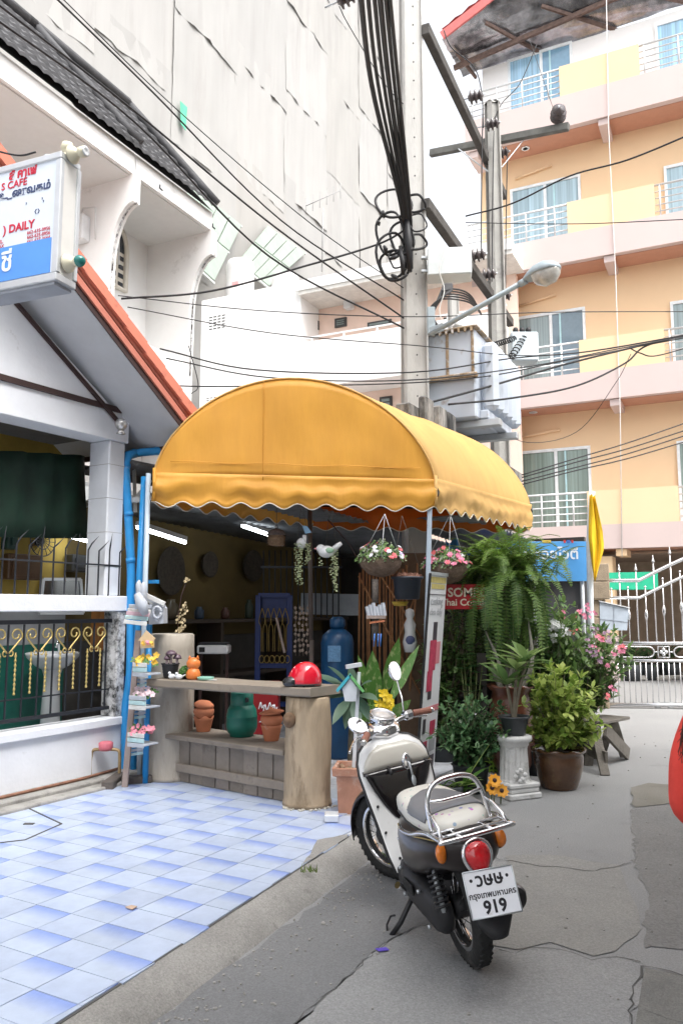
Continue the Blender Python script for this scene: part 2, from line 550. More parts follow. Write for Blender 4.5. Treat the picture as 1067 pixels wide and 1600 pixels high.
def tile_mat(name, band):
    m = bpy.data.materials.new(name); m.use_nodes = True
    nt = m.node_tree; L = nt.links; bs = nt.nodes['Principled BSDF']
    tc = nd(nt, 'ShaderNodeTexCoord'); sx = nd(nt, 'ShaderNodeSeparateXYZ'); L.new(tc.outputs['Object'], sx.inputs[0])
    oi = nd(nt, 'ShaderNodeObjectInfo')
    geo = nd(nt, 'ShaderNodeNewGeometry')
    n = nd(nt, 'ShaderNodeTexNoise'); n.inputs['Scale'].default_value = 5; n.inputs['Detail'].default_value = 8; n.inputs['Roughness'].default_value = .7
    L.new(geo.outputs['Position'], n.inputs['Vector'])
    r = nd(nt, 'ShaderNodeMapRange'); r.inputs['From Min'].default_value = -.02 if band else -.11; r.inputs['From Max'].default_value = .085 if band else .11
    L.new(sx.outputs['X'], r.inputs['Value'])
    x = nd(nt, 'ShaderNodeMix', data_type='RGBA'); L.new(r.outputs[0], x.inputs['Factor'])
    if band:
        x.inputs['A'].default_value = (.46, .53, .66, 1); x.inputs['B'].default_value = (.24, .33, .65, 1)
    else:
        x.inputs['A'].default_value = (.41, .48, .63, 1); x.inputs['B'].default_value = (.46, .53, .66, 1)
    d = nd(nt, 'ShaderNodeMapRange'); d.inputs['From Min'].default_value = .35; d.inputs['From Max'].default_value = .68
    d.inputs['To Min'].default_value = 1.04; d.inputs['To Max'].default_value = .86
    L.new(n.outputs['Fac'], d.inputs['Value'])
    d2 = nd(nt, 'ShaderNodeMapRange'); d2.inputs['To Min'].default_value = .94; d2.inputs['To Max'].default_value = 1.05
    L.new(oi.outputs['Random'], d2.inputs['Value'])
    mu = nd(nt, 'ShaderNodeMath', operation='MULTIPLY'); L.new(d.outputs[0], mu.inputs[0]); L.new(d2.outputs[0], mu.inputs[1])
    v = nd(nt, 'ShaderNodeVectorMath', operation='SCALE'); L.new(x.outputs['Result'], v.inputs[0]); L.new(mu.outputs[0], v.inputs['Scale'])
    L.new(v.outputs[0], bs.inputs['Base Color'])
    rr = nd(nt, 'ShaderNodeMapRange'); rr.inputs['To Min'].default_value = .22; rr.inputs['To Max'].default_value = .55
    L.new(n.outputs['Fac'], rr.inputs['Value']); L.new(rr.outputs[0], bs.inputs['Roughness'])
    return m
TM = [tile_mat('pale_blue_tile', False), tile_mat('blue_band_tile', True)]
TM2 = mat('shop_floor_tile', (.42, .46, .52), .4, rnd=.06, var=.1, scale=9)
TA, TB = .209, .245
s0 = Vector((-1.6, 6.41))                   # middle of one blue band
TF = Fr((0, 0), 29.5)
a0, b0, _ = TF.inv((s0.x, s0.y, 0))
TF = Fr(TF(a0 - .065, b0), 29.5)             # centre of that tile
kn = Vector((KD.y, -KD.x, 0))                # outward, towards the road
rnd = random.Random(3)
def clip(poly, n, c):
    out = []
    for i, p in enumerate(poly):
        q = poly[(i + 1) % len(poly)]
        dp, dq = n.dot(p) - c, n.dot(q) - c
        if dp <= 0: out.append(p)
        if dp * dq < 0: out.append(p.lerp(q, dp / (dp - dq)))
    return out
tile_mesh = {}
ntile = 0
for i in range(-22, 10):
    for j in range(-14, 9):
        c = TF(i * TA, j * TB)
        a, b, _ = PF.inv(c)
        px = PX((c.x, c.y, Z0))
        if b > -.33 or a > 2.3 or px[0] < -330 or px[1] > 1680 or px[1] < 1150: continue
        if a > .05 and b < -.2 and b > -2.0 and a > .32: continue
        if kn.dot(Vector((c.x, c.y, 0)) - Vector((KA.x, KA.y, 0))) > .16: continue
        if (c.x, c.y) > (KB.x + .1, 0) and a < .5: continue
        band = (i + j) % 2 == 0
        h = [Vector((sx * (TA / 2 - .0022), sy * (TB / 2 - .0022), 0)) for sx, sy in ((-1, -1), (1, -1), (1, 1), (-1, 1))]
        M = Matrix.Translation((c.x, c.y, Z0 - .0055 + rnd.uniform(0, .0018))) @ Matrix.Rotation(TF.rz + rnd.uniform(-.004, .004), 4, 'Z')
        Mi = M.inverted()
        ln = (Mi.to_3x3() @ kn); ln.z = 0
        kc = ln.dot(Mi @ Vector((KA.x, KA.y, 0)))
        hc = clip(h, ln, kc + rnd.uniform(-.012, .012))
        inner = a > .3
        if len(hc) < 3: continue
        key = (band, inner) if len(hc) == 4 and all((x - y).length < 1e-6 for x, y in zip(h, hc)) else None
        if key in tile_mesh and key is not None:
            me = tile_mesh[key]
        else:
            t = MB(); t.prism([(v.x, v.y) for v in hc], .006)
            o = t.build('tile', TM2 if inner else TM[int(band)]); me = o.data
            bpy.data.objects.remove(o)
            if key is not None: tile_mesh[key] = me
        o = bpy.data.objects.new('tile', me); COL.objects.link(o); o.parent = platform; o.matrix_basis = M
        ntile += 1
sheet('concrete_infill', gp((474, 1350), (497, 1312), (545, 1303), (543, 1308), (510, 1328), z=.103), .1035, M_KERB, .006, 8, .06)
hq = gp((0, 1266), (44, 1262), (97, 1287), (40, 1312), (-12, 1318), z=Z0 + .003)
mb = MB()
for a_, b_ in zip(hq[:4], hq[1:5]): mb.bar(a_, b_, .012, .004)
struct(mb.build('hatch_joint', M_CRACK))
mb = MB(); c = G(46, 1287, Z0 + .003); mb.box(c, (.07, .035, .006), Matrix.Identity(4)); struct(mb.build('hatch_handle', M_CRACK))
mb = MB(); rnd = random.Random(5); rows = []
R0, R1 = G(240, 1600), G(583, 1340)
n = 60
for i in range(n + 1):
    t = -1.2 + 2.22 * i / n
    p = KA.lerp(KB, t); q = R0.lerp(R1, t)
    row = []
    for k in range(7):
        s = k / 6
        w_ = p.lerp(q, s)
        if k == 6: w_ += (q - p).normalized() * (.03 * mnoise.noise(Vector((i * .33, 1, 0))) + .02 * rnd.random())
        z = .094 * (1 - s ** 1.7) + .012 * mnoise.noise(Vector((w_.x * 6, w_.y * 6, 0)))
        if k == 0: z = .098
        if k == 6: z = -.01
        row.append(Vector((w_.x, w_.y, z)))
    rows.append(row)
mb.loft(rows, close=False, cap=False)
e = rows[-1]; rr = [e]
for s in (.35, .7, 1.0):
    rr.append([Vector((p.x + .16 * s, p.y + .34 * s, p.z * (1 - s * .9) + .004)) for p in e])
mb.loft(rr, close=False, cap=False)
struct(mb.build('concrete_kerb', M_KERB))
mb = MB(); rg = random.Random(17)
for i in range(420):
    t = rg.random(); p = R0.lerp(R1, t * 1.3 - .25) + Vector((abs(rg.gauss(0, .18)), -abs(rg.gauss(0, .1)), 0)) if i < 250 else Vector((rg.uniform(-.3, 4.0), rg.uniform(2.6, 11), 0))
    s = rg.uniform(.003, .009); mb.box((p.x, p.y, .007), (s * rg.uniform(1, 2), s * rg.uniform(1, 2), s), Matrix.Identity(4))
tag(mb.build('road_grit', mat('grit', (.30, .29, .27), .9, var=.4, scale=60)), 'grit and tiny stones scattered over the road', 'grit', kind='stuff')
mb = MB(); mb.bar(Vector((*(KA - KD * 3).xy, .094)), Vector((*KB.xy, .094)), .012, .010); struct(mb.build('kerb_joint', M_CRACK))
lm = leafmat('grass_blade', (.10, .16, .03), (.2, .26, .06))
mb = MB(); rnd = random.Random(9); c = G(484, 1361, .1)
for i in range(40):
    p = c + Vector((rnd.uniform(-.05, .05), rnd.uniform(-.03, .03), 0)); d = Vector((rnd.uniform(-1, 1), rnd.uniform(-1, 1), 1.2)).normalized() * rnd.uniform(.02, .05)
    mb.t = rnd.random(); s_ = Vector((.003, .001, 0)); mb.add([p - s_, p + s_, p + d], [(0, 1, 2)])
tag(mb.build('grass_tuft', lm, rcalc=False), 'small tuft of grass growing on the concrete kerb', 'grass', kind='stuff')
# ==== PORCH WITH GABLE, WALL AND FENCE (left)
M_WHITE = mat('white_painted_wall', (.74, .76, .80), .75, var=.05, scale=3, bump=.15, bscale=30, dirt=(.42, .42, .42), dirt_amt=.12, dirt_scale=3)
M_WHITE2 = mat('white_render_wall', (.80, .80, .79), .8, var=.04, scale=2, bump=.1, bscale=25, dirt=(.55, .54, .52), dirt_amt=.15, dirt_scale=1.3)
M_MOULD = mat('mouldy_white_wall', (.62, .62, .62), .85, var=.1, scale=8, bump=.4, bscale=40, dirt=(.04, .04, .04), dirt_amt=.75, dirt_scale=14)
M_SOFFIT = mat('grey_soffit', (.52, .53, .55), .8, var=.04)
M_BLACKM = mat('black_painted_iron', (.022, .024, .03), .45, var=.2, scale=20)
M_GOLD = mat('gold_painted_iron', (.55, .42, .16), .4, metal=.5, var=.15, scale=30)
M_CONCW = mat('old_concrete_ledge', (.33, .32, .30), .9, var=.2, scale=5, bump=.5, bscale=30, dirt=(.14, .13, .12), dirt_amt=.5, dirt_scale=4)
M_BROWN = mat('dark_brown_trim', (.045, .022, .02), .55, var=.15)
M_SALMON = mat('salmon_roof_paint', (.62, .20, .13), .55, var=.1, scale=5, dirt=(.40, .13, .09), dirt_amt=.35, dirt_scale=5)
porch = thing('porch', 'white porch with salmon tiled gable roof and gold and black iron fence', 'porch', PF(0, 0, Z0), PF.rz)
def PB(name, m, boxes, par=porch, bev=0.0, obj=None):
    mb = MB()
    for bx in boxes: mb.boxfr(PF, *bx, bev=bev)
    return W(mb, name, m, par)
AL = -4.2
PB('wall', M_WHITE, [(AL, -.002, -.07, .07, Z0 - .1, .545)], bev=.005)
PB('ledge', M_WHITE, [(AL, .01, -.11, .13, .548, .62)], bev=.008)
PB('ledge', M_WHITE, [(AL, .005, -.10, .14, 1.57, 1.71)], bev=.008)
PB('post', M_MOULD, [(-.105, -.003, -.085, .10, .622, 1.568)], bev=.006)
PB('column', mat('white_tile_column', (.70, .72, .76), .35, var=.05, bump=.05), [(-.20, 0, 0, .27, 1.712, 3.168)], bev=.012)
for k in range(4):            # joints between the column's facing tiles
    z = 1.98 + k * .32
    PB('tile_joint', M_CONCW, [(-.2008, .0008, -.0008, .2708, z, z + .004)])
PB('column', M_WHITE, [(-3.9, -3.65, 0, .27, 1.712, 3.168)], bev=.01)
PB('beam', M_WHITE, [(AL, .02, -.02, .26, 3.17, 3.45)], bev=.006)
PB('trim', M_BROWN, [(AL, .05, -.045, -.022, 3.44, 3.49)])
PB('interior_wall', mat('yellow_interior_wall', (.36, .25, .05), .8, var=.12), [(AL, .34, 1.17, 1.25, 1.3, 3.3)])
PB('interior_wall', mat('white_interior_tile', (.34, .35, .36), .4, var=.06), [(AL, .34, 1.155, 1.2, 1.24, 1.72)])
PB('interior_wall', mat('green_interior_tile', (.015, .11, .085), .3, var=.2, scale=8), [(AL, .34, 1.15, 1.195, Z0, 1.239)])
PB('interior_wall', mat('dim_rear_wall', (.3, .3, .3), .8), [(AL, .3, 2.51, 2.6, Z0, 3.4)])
PB('interior_wall', mat('added_side_wall', (.3, .3, .3), .8), [(AL - .12, AL, -.1, 2.5, Z0, 3.4)])  # unseen end wall, added to keep light out of the open porch end
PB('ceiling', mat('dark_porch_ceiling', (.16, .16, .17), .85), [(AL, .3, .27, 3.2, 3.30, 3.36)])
sl0, sl1 = ON(180, 655, PF(0, -.03), PF.ang), ON(20, 470, PF(0, -.03), PF.ang)
e0, e1 = PF.inv(sl0), PF.inv(sl1)
ks = (e1[2] - e0[2]) / (e1[0] - e0[0])
AP = -2.75                                 # ridge position along the wall
zr = e0[2] + ks * (AP - e0[0])
mb = MB()
tri = [(e0[0], 3.45), (AP, zr), (2 * AP - e0[0], 3.45)]
mb.prism([(x, z) for x, z in tri], .10, PF.mat(0, .07, 0) @ Matrix.Rotation(pi / 2, 4, 'X'))
W(mb, 'gable_wall', M_WHITE, porch)
OV = -.62                                   # verge overhang
v0 = PF.inv(ON(310, 640, PF(0, OV), PF.ang)); v1 = PF.inv(ON(0, 218, PF(0, OV), PF.ang))
kv = (v1[2] - v0[2]) / (v1[0] - v0[0])
zrv = v0[2] + kv * (AP - v0[0])
def slope(a): return (v0[2] + kv * (a - v0[0])) if a > AP else (v0[2] + kv * (2 * AP - a - v0[0]))
aL = 2 * AP - v0[0]
def slopebar(name, m, a0, a1, b0, b1, d0, d1):
    """A strip of the roof between offsets d0..d1 above its upper line."""
    mb = MB()
    P = [PF(a0, b0, slope(a0) + d0), PF(a1, b0, slope(a1) + d0), PF(a1, b1, slope(a1) + d0), PF(a0, b1, slope(a0) + d0)]
    Q = [p + Vector((0, 0, d1 - d0)) for p in P]
    mb.add(P + Q, [(3, 2, 1, 0), (4, 5, 6, 7), (0, 1, 5, 4), (1, 2, 6, 5), (2, 3, 7, 6), (3, 0, 4, 7)])
    return W(mb, name, m, porch)
for a0_, a1_ in ((AP, v0[0]), (aL, AP)):
    slopebar('soffit', M_SOFFIT, a0_, a1_, OV + .05, 3.0, -.34, -.30)
    slopebar('roof', mat('roof_tile_brown', (.30, .14, .10), .7, var=.2), a0_, a1_, OV + .12, 3.0, -.30, -.02)
    slopebar('verge_board', M_BROWN, a0_, a1_, OV + .04, OV + .07, -.335, -.27)
    slopebar('verge_board', mat('salmon_verge', (.50, .17, .12), .55, var=.1), a0_, a1_, OV + .02, OV + .06, -.268, -.20)
    slopebar('verge_board', M_BROWN, a0_, a1_, OV + .045, OV + .075, -.20, -.165)
    slopebar('verge_board', mat('salmon_verge', (.5, .2, .15)), a0_, a1_, OV + .035, OV + .07, -.165, -.13)
ntl = 13
for i in range(ntl):
    for sgn in (0, 1):
        a_s = AP + (v0[0] - AP) * i / ntl; a_e = AP + (v0[0] - AP) * (i + 1.06) / ntl
        if sgn: a_s, a_e = 2 * AP - a_e, 2 * AP - a_s
        mb = MB()
        up = .012 if not sgn else 0
        zs, ze = slope(a_s), slope(a_e)
        ts = (.0, .010) if not sgn else (.010, .0)
        P = []
        for (aa, zz, lift) in ((a_s, zs, ts[0]), (a_e, ze, ts[1])):
            for (bb, dz) in ((OV, -.13), (OV, -.02), (OV + .05, .02), (OV + .2, .02), (OV + .2, -.03), (OV + .05, -.05), (OV + .04, -.13)):
                P.append(PF(aa, bb - lift * .3, zz + dz + lift))
        mb.loft([P[:7], P[7:]], smooth=False)
        W(mb, 'verge_tile', M_SALMON, porch)
def gline(p, q, wd=.035):
    mb = MB(); mb.bar(p, q, .025, wd); return W(mb, 'trim', M_BROWN, porch)
gline(PF(e0[0] + .03, -.045, e0[2] - .02), PF(AP, -.045, zr + .01))
for b0_, b1_ in ((OV + .1, 2.9),):
    mb = MB(); mb.boxfr(PF, v0[0] - .03, v0[0] - .0, b0_, b1_, v0[2] - .37, v0[2] - .30); W(mb, 'fascia', M_BROWN, porch)
mb = MB(); c = ON(190, 663, PF(0, -.18), PF.ang)
mb.ball(c, .058, 16, 10); mb.lathe([(.02, -.05), (.045, -.04), (.02, 0)], c - Vector((0, 0, .05)), 12)
tag(mb.build('lamp_ball', mat('silver_ball', (.55, .54, .53), .3, metal=.7, var=.3, scale=40)), 'small silver ball lamp at the foot of the gable', 'lamp')
fence = thing('iron_fence', 'black iron fence with gold scrolls between the white ledges', 'fence', PF(0, 0, .62), PF.rz)
def FB(name, m, pts, r, n=6, par=fence):
    mb = MB(); mb.tube(pts, r, n); return W(mb, name, m, par)
for z, hh in ((1.485, .035), (.70, .03)):
    mb = MB(); mb.boxfr(PF, AL, -.106, -.012, .018, z - hh / 2, z + hh / 2); W(mb, 'rail', M_BLACKM, fence)
mb = MB(); mb.boxfr(PF, AL, -.106, -.006, .006, .86, .872); W(mb, 'rail', M_BLACKM, fence)
nb = 17
for i in range(nb):
    a = -.155 - i * .148
    mb = MB(); mb.boxfr(PF, a - .006, a + .006, -.006, .006, .716, 1.466); W(mb, 'bar', M_BLACKM, fence)
    if i % 1 == 0:
        a2 = a - .074
        mb = MB(); pts = []
        nn = 40
        for k in range(nn + 1):
            t = k / nn
            rr = .0085 + .0035 * sin(t * pi * 18)
            pts.append((PF(a2, -.004, .90 + .34 * t), rr))
        mb.tube([p for p, _ in pts], [r for _, r in pts], 6)
        W(mb, 'gold_rod', M_GOLD, fence)
    if i % 2 == 0:
        ac = a - .148
        for sg in (-1, 1):
            pts = []
            for k in range(26):
                t = k / 25
                if t < .55:
                    s = t / .55
                    pts.append(PF(ac + sg * (.012 + .115 * sin(s * pi / 2)), -.006, 1.24 + .13 * s + .02 * sin(s * pi)))
                else:
                    s = (t - .55) / .45; ang = s * 2 * pi * 1.05; r_ = .055 * (1 - .62 * s)
                    pts.append(PF(ac + sg * (.127 - .055 + r_ * cos(ang)), -.006, 1.37 + .045 * min(1, s * 3) * 0 + r_ * sin(ang) + .012))
            FB('scroll', M_GOLD, pts, .0075, 6)
            pts = [PF(ac + sg * (.012 + .02 * (1 - cos(t * 5.5)) * .9), -.006, 1.235 + .022 * sin(t * 5.5)) for t in [k / 10 for k in range(11)]]
            FB('scroll', M_GOLD, pts, .006, 5)
sp = thing('spiked_railing', 'black iron railing with curved spikes on the upper white ledge', 'railing', PF(0, 0, 1.71), PF.rz)
mb = MB(); mb.boxfr(PF, AL, -.02, -.006, .006, 1.985, 2.0); W(mb, 'rail', M_BLACKM, sp)
for i in range(22):
    a = -.03 - i * .125
    mb = MB()
    cur = (i % 3 != 1)
    top = 2.20 + .03 * (i % 2)
    pts = [PF(a, 0, 1.70), PF(a, 0, 2.02), PF(a, 0, 2.12), PF(a + (.03 if cur else 0), -.01, top - .05), PF(a + (.09 if cur else 0), -.03, top + (.02 if cur else .06))]
    mb.tube(pts, [.008, .008, .008, .007, .001], 6)
    W(mb, 'spike', M_BLACKM, sp)
def at_pf(x, y, b): return ON(x, y, PF(0, b), PF.ang)
mb = MB()
P = [at_pf(-60, 700, .45), at_pf(137, 712, .45), at_pf(137, 842, .45), at_pf(-60, 838, .45)]
n = 14; rows = []
for j in range(6):
    rows.append([P[0].lerp(P[1], i / n).lerp(P[3].lerp(P[2], i / n), j / 5) + PF.b * (.04 * sin(i * 1.9 + j * .4)) for i in range(n + 1)])
mb.loft(rows, close=False, cap=False)
tag(mb.build('roll_blind', mat('dark_green_tarp', (.004, .024, .013), .7, var=.35, scale=4), solid=.006), 'dark green tarpaulin blind hanging inside the porch', 'blind')
def fluor(name, p, q, label):
    t = thing(name, label, 'lamp', p)
    d = (q - p).normalized()
    mb = MB(); mb.bar(p + Vector((0, 0, .045)), q + Vector((0, 0, .045)), .06, .05); W(mb, 'casing', mat('lamp_casing', (.6, .6, .6), .5), t)
    mb = MB(); mb.tube([p, q], .017, 8); W(mb, 'tube', mat('fluorescent_tube', (.9, .95, 1), .4, emit=(.88, .95, 1.0), estr=9.0), t)
tag(MB().tube([AT(281, 645, 7.85), AT(282, 662, 7.85), AT(286, 690, 7.85)], .035, 10).build('blue_pipe', mat('bright_blue_plastic_pipe', (.025, .27, .62), .4, var=.08, dirt=(.3, .42, .55), dirt_amt=.25, dirt_scale=5)), 'short blue pipe hanging under the right gable eave', 'pipe')
fluor('fluorescent_lamp', at_pf(98, 835, .9), at_pf(146, 848, .9), 'fluorescent tube glowing inside the porch beside the white column')
wb = thing('wash_basin', 'white pedestal wash basin seen through the iron fence', 'basin', at_pf(83, 1150, .75))
c = at_pf(83, 1030, .75)
M_CER = mat('white_ceramic', (.66, .68, .70), .2, var=.04, coat=.3)
mb = MB(); mb.lathe([(.05, -.12), (.16, -.06), (.24, .02), (.255, .06), (.24, .065), (.2, .02), (.02, -.05)], c, 24); W(mb, 'bowl', M_CER, wb)
mb = MB(); mb.lathe([(.11, 0), (.10, .2), (.075, c.z - Z0 - .16), (.1, c.z - Z0 - .08)], (c.x, c.y, Z0), 18); W(mb, 'pedestal', M_CER, wb)
mb = MB(); mb.tube([c + Vector((0, .16, .06)), c + Vector((0, .16, .15)), c + Vector((.02, .05, .16)), c + Vector((.02, .03, .11))], .012, 8); W(mb, 'tap', mat('chrome', (.75, .76, .78), .12, metal=1, var=.05), wb)
mb = MB(); p0, p1 = at_pf(68, 905, 1.13), at_pf(126, 905, 1.13)
q0, q1 = at_pf(62, 958, 1.13), at_pf(130, 958, 1.13)
mi = thing('wall_mirror', 'white framed mirror on the porch back wall above the basin', 'mirror', q0)
mb.bar(p0, p1, .03, .03); mb.bar(q0, q1, .03, .03); mb.bar(p0, q0, .03, .03); mb.bar(p1, q1, .03, .03); W(mb, 'frame', M_CER, mi)
mb = MB(); mb.quad(p0, p1, q1, q0); W(mb, 'glass', mat('mirror_glass', (.35, .38, .4), .08, metal=1, var=0), mi)
for i, (x0, y0, x1, y1, col) in enumerate(((8, 822, 26, 858, (.02, .06, .05)), (8, 868, 64, 905, (.09, .045, .02)), (108, 868, 138, 893, (.03, .03, .03)))):
    lab = ('dark framed picture on the yellow porch wall', 'brown wooden cabinet against the yellow porch wall', 'dark television against the yellow porch wall')[i]
    mb = MB(); A_, B_ = at_pf(x0, y1, 1.08), at_pf(x1, y0, 1.08)
    aa, bb = PF.inv(A_), PF.inv(B_)
    mb.boxfr(PF, aa[0], bb[0], 1.03, 1.15, aa[2], bb[2], bev=.01)
    mb.boxfr(PF, aa[0] + .04, bb[0] - .04, 1.02, 1.04, aa[2] + .04, bb[2] - .04)
    tag(mb.build(('picture', 'cabinet', 'television')[i], mat('porch_item_%s' % 'abc'[i], col, .4)), lab, ('picture', 'cabinet', 'television')[i])
fan = thing('wall_fan', 'round wall fan with guard on the yellow porch wall', 'fan', at_pf(68, 846, 1.08))
mb = MB(); c = at_pf(68, 846, 1.08)
for k in range(16):
    an = k * pi / 8
    mb.tube([c, c + PF.a * .15 * cos(an) + Vector((0, 0, .15 * sin(an)))], .004, 4)
for r_ in (.08, .15): mb.tube([c + PF.a * r_ * cos(k * pi / 12) + Vector((0, 0, r_ * sin(k * pi / 12))) for k in range(25)], .006, 5)
W(mb, 'guard', M_BLACKM, fan)
mb = MB(); mb.ball(c + PF.b * .06, .05, 10, 8); W(mb, 'motor', M_BLACKM, fan)
mb = MB(); mb.boxfr(PF, AL, .05, -.30, -.072, Z0 - .02, Z0 + .055, bev=.01); struct(mb.build('concrete_ledge', M_CONCW))
mb = MB(); mb.boxfr(PF, AL, -.15, -.44, -.302, Z0 - .02, Z0 + .025, bev=.008); struct(mb.build('concrete_ledge', M_CONCW))
mb = MB(); mb.tube([PF(AL, -.20, Z0 + .068), PF(-.6, -.20, Z0 + .07), PF(-.12, -.16, Z0 + .075)], .013, 8)
tag(mb.build('water_pipe', mat('rusty_pipe', (.22, .11, .07), .75, var=.3, scale=15)), 'thin rusty pipe lying along the foot of the white wall', 'pipe')
# ==== HOUSE WITH BALCONIES (behind the porch)
HF = Fr(AT(332, 361, 12.0), 26)
zE = AT(332, 361, 12.0).z
house = thing('balcony_house', 'white house with arched balcony walls and dark grey tiled eaves', 'house', HF(0, 0, 0), HF.rz)
M_ROOFT = mat('dark_grey_roof_tile', (.06, .06, .064), .7, var=.35, scale=6, bump=.3, bscale=30, dirt=(.03, .03, .03), dirt_amt=.4, dirt_scale=3)
a_p = HF.inv(ON(211, 276, HF(0, 0), 26))[0]
units = [(a_p, 0.0), (a_p - 4.2, a_p)]
def HB(name, m, a0, a1, b0, b1, z0, z1, bev=0.0, par=house):
    mb = MB(); mb.boxfr(HF, a0, a1, b0, b1, z0, z1, bev); return W(mb, name, m, par)
BD = 1.25                                    # balcony depth
HB('back_wall', M_WHITE2, units[1][0], .1, BD, BD + .3, 3.42, zE + .1)
HB('side_wall', M_WHITE2, -.03, .099, BD + .301, 7, 0, zE + .1)
for ui, (a0, a1) in enumerate(units):
    HB('soffit', mat('pale_soffit', (.70, .70, .69), .8, var=.03), a0 - .03, a1 + .03, .06, BD, zE - .02, zE + .06)
    HB('fascia', M_WHITE2, a0 + .02, a1 - .004, 0, .058, zE, zE + .30)
    prof = [(BD, 3.42), (.42, 3.42), (.40, zE - 2.3), (.38, zE - 1.3)]
    for k in range(9):
        t = k / 8 * pi / 2
        prof.append((.38 - .40 * (1 - cos(t)), zE - 1.3 + .9 * sin(t)))
    prof += [(-.02, zE - .36), (-.02, zE + .0), (BD, zE + .0)]
    mb = MB()
    M = HF.mat(a1 + .10, 0, 0) @ Matrix(((0, 0, -1, 0), (1, 0, 0, 0), (0, 1, 0, 0), (0, 0, 0, 1)))
    mb.prism([(x, z) for x, z in prof], .14, M)
    W(mb, 'partition', M_WHITE2, house)
    mb = MB(); mb.tube([HF(a1 + .03, x - .006, z) for x, z in prof[2:-2]], .016, 5); W(mb, 'rim', M_MOULD, house)
    HB('balcony_floor', M_WHITE2, a0 + .11, a1 - .05, .45, BD, zE - 3.0, zE - 2.85)
    HB('balcony_wall', M_WHITE2, a0 + .11, a1 - .05, .40, .5, zE - 3.0, zE - 2.1)
    ln = a1 - a0; rise = 1.35; dep = .95; rows = 9
    mb = MB(); mb.smooth = False
    per = .17
    for r in range(rows):
        t0, t1 = r / rows, (r + 1) / rows
        hip = .62
        as0, as1 = a0 - (1.2 if ui == 0 else 0), a1 - .02 - hip * t0 * 1.7
        as1b = a1 - .02 - hip * t1 * 1.7
        nn = int((as1 - as0) / per) * 4
        A_ = []; B_ = []
        for k in range(nn + 1):
            f = k / nn
            aa = as0 + (as1 - as0) * f; ab = as0 + (as1b - as0) * f
            wv = .03 * abs(sin(k * pi / 4))
            A_.append(HF(aa, -.10 + dep * t0 - .02, zE + .32 + rise * t0 + wv + .03 + .035 * ui))
            B_.append(HF(ab, -.10 + dep * t1 + .02, zE + .32 + rise * t1 + wv + .004 + .035 * ui))
        C_ = [p - Vector((0, 0, .05)) for p in A_]
        mb.loft([C_, A_, B_], close=False, cap=False, smooth=False)
    o = W(mb, 'roof', M_ROOFT, house); o['kind'] = 'stuff'
    pr = [HF(a1 - .02 - .62 * 1.7 * t, -.10 + dep * t, zE + .42 + rise * t) for t in (0, .2, .4, .6, .8, 1)]
    mb = MB(); mb.tube(pr, [.07] * 6, 8); W(mb, 'ridge', M_ROOFT, house)
    mb = MB(); mb.tube([HF(a0 - 1.2 * (1 - ui), -.10 + dep, zE + .42 + rise), pr[-1]], .08, 8); W(mb, 'ridge', M_ROOFT, house)
    bk_ = [HF(a0 - 1.2 * (1 - ui), -.06, zE + .27 + .03 * ui), HF(a1 - .06, -.06, zE + .27 + .03 * ui), HF(a1 - .06 - .62 * 1.7, dep, zE + .28 + rise + .03 * ui), HF(a0 - 1.2 * (1 - ui), dep, zE + .28 + rise + .03 * ui)]
    mb = MB(); mb.quad(*bk_); W(mb, 'roof_boarding', M_ROOFT, house)
    for k in range(2):
        aa = a0 + .5 + k * 1.3
        mb = MB(); p = HF(aa, -.03, zE + .1); mb.tube([p, p + Vector((0, 0, -.05)), p + HF.a * .06 + Vector((0, 0, -.06))], .012, 5); W(mb, 'hook', M_BLACKM, house)
def hon(x, y, b): return HF.inv(ON(x, y, HF(0, b), 26))
wl_, wr_ = hon(170, 400, BD)[0], hon(196, 400, BD)[0]
ws, wt = hon(183, 395, BD)[2], hon(183, 356, BD)[2]
M_FRAMEC = mat('cream_window_frame', (.70, .66, .58), .6)
M_GLASSD = mat('dark_window_glass', (.035, .04, .05), .08, var=.2, scale=2, coat=.4)
win = None
mb = MB(); pts = []
wc = (wl_ + wr_) / 2; wh = (wr_ - wl_) / 2
zb = hon(183, 450, BD)[2]
prof = [(wc - wh, zb)] + [(wc - wh * cos(pi * k / 12), ws + (wt - ws) * sin(pi * k / 12)) for k in range(13)] + [(wc + wh, zb)]
mb.tube([HF(a, BD - .02, z) for a, z in prof] + [HF(prof[0][0], BD - .02, zb)], .05, 4)
win = W(mb, 'window', M_FRAMEC, house)
for k in range(4):
    for s_ in (-1, 1):
        z0 = zb + (ws - zb) * k / 4 + .04; z1 = zb + (ws - zb) * (k + 1) / 4 - .03
        mb = MB(); mb.boxfr(HF, wc + s_ * .03, wc + s_ * (wh - .05), BD - .02, BD - .01, z0, z1); W(mb, 'pane', M_GLASSD, win)
mb = MB(); mb.prism([(wc - (wh - .05) * cos(pi * k / 12), ws + .03 + (wt - ws - .07) * sin(pi * k / 12)) for k in range(13)], .01, HF.mat(0, BD - .015, 0) @ Matrix.Rotation(pi / 2, 4, 'X')); W(mb, 'pane', M_GLASSD, win)
mb = MB(); mb.boxfr(HF, wc - wh + .03, wc + wh - .03, BD - .008, BD - .003, zb, ws + .05); W(mb, 'casement', M_FRAMEC, win)
M_BOXW = mat('meter_box_white', (.68, .69, .70), .45)
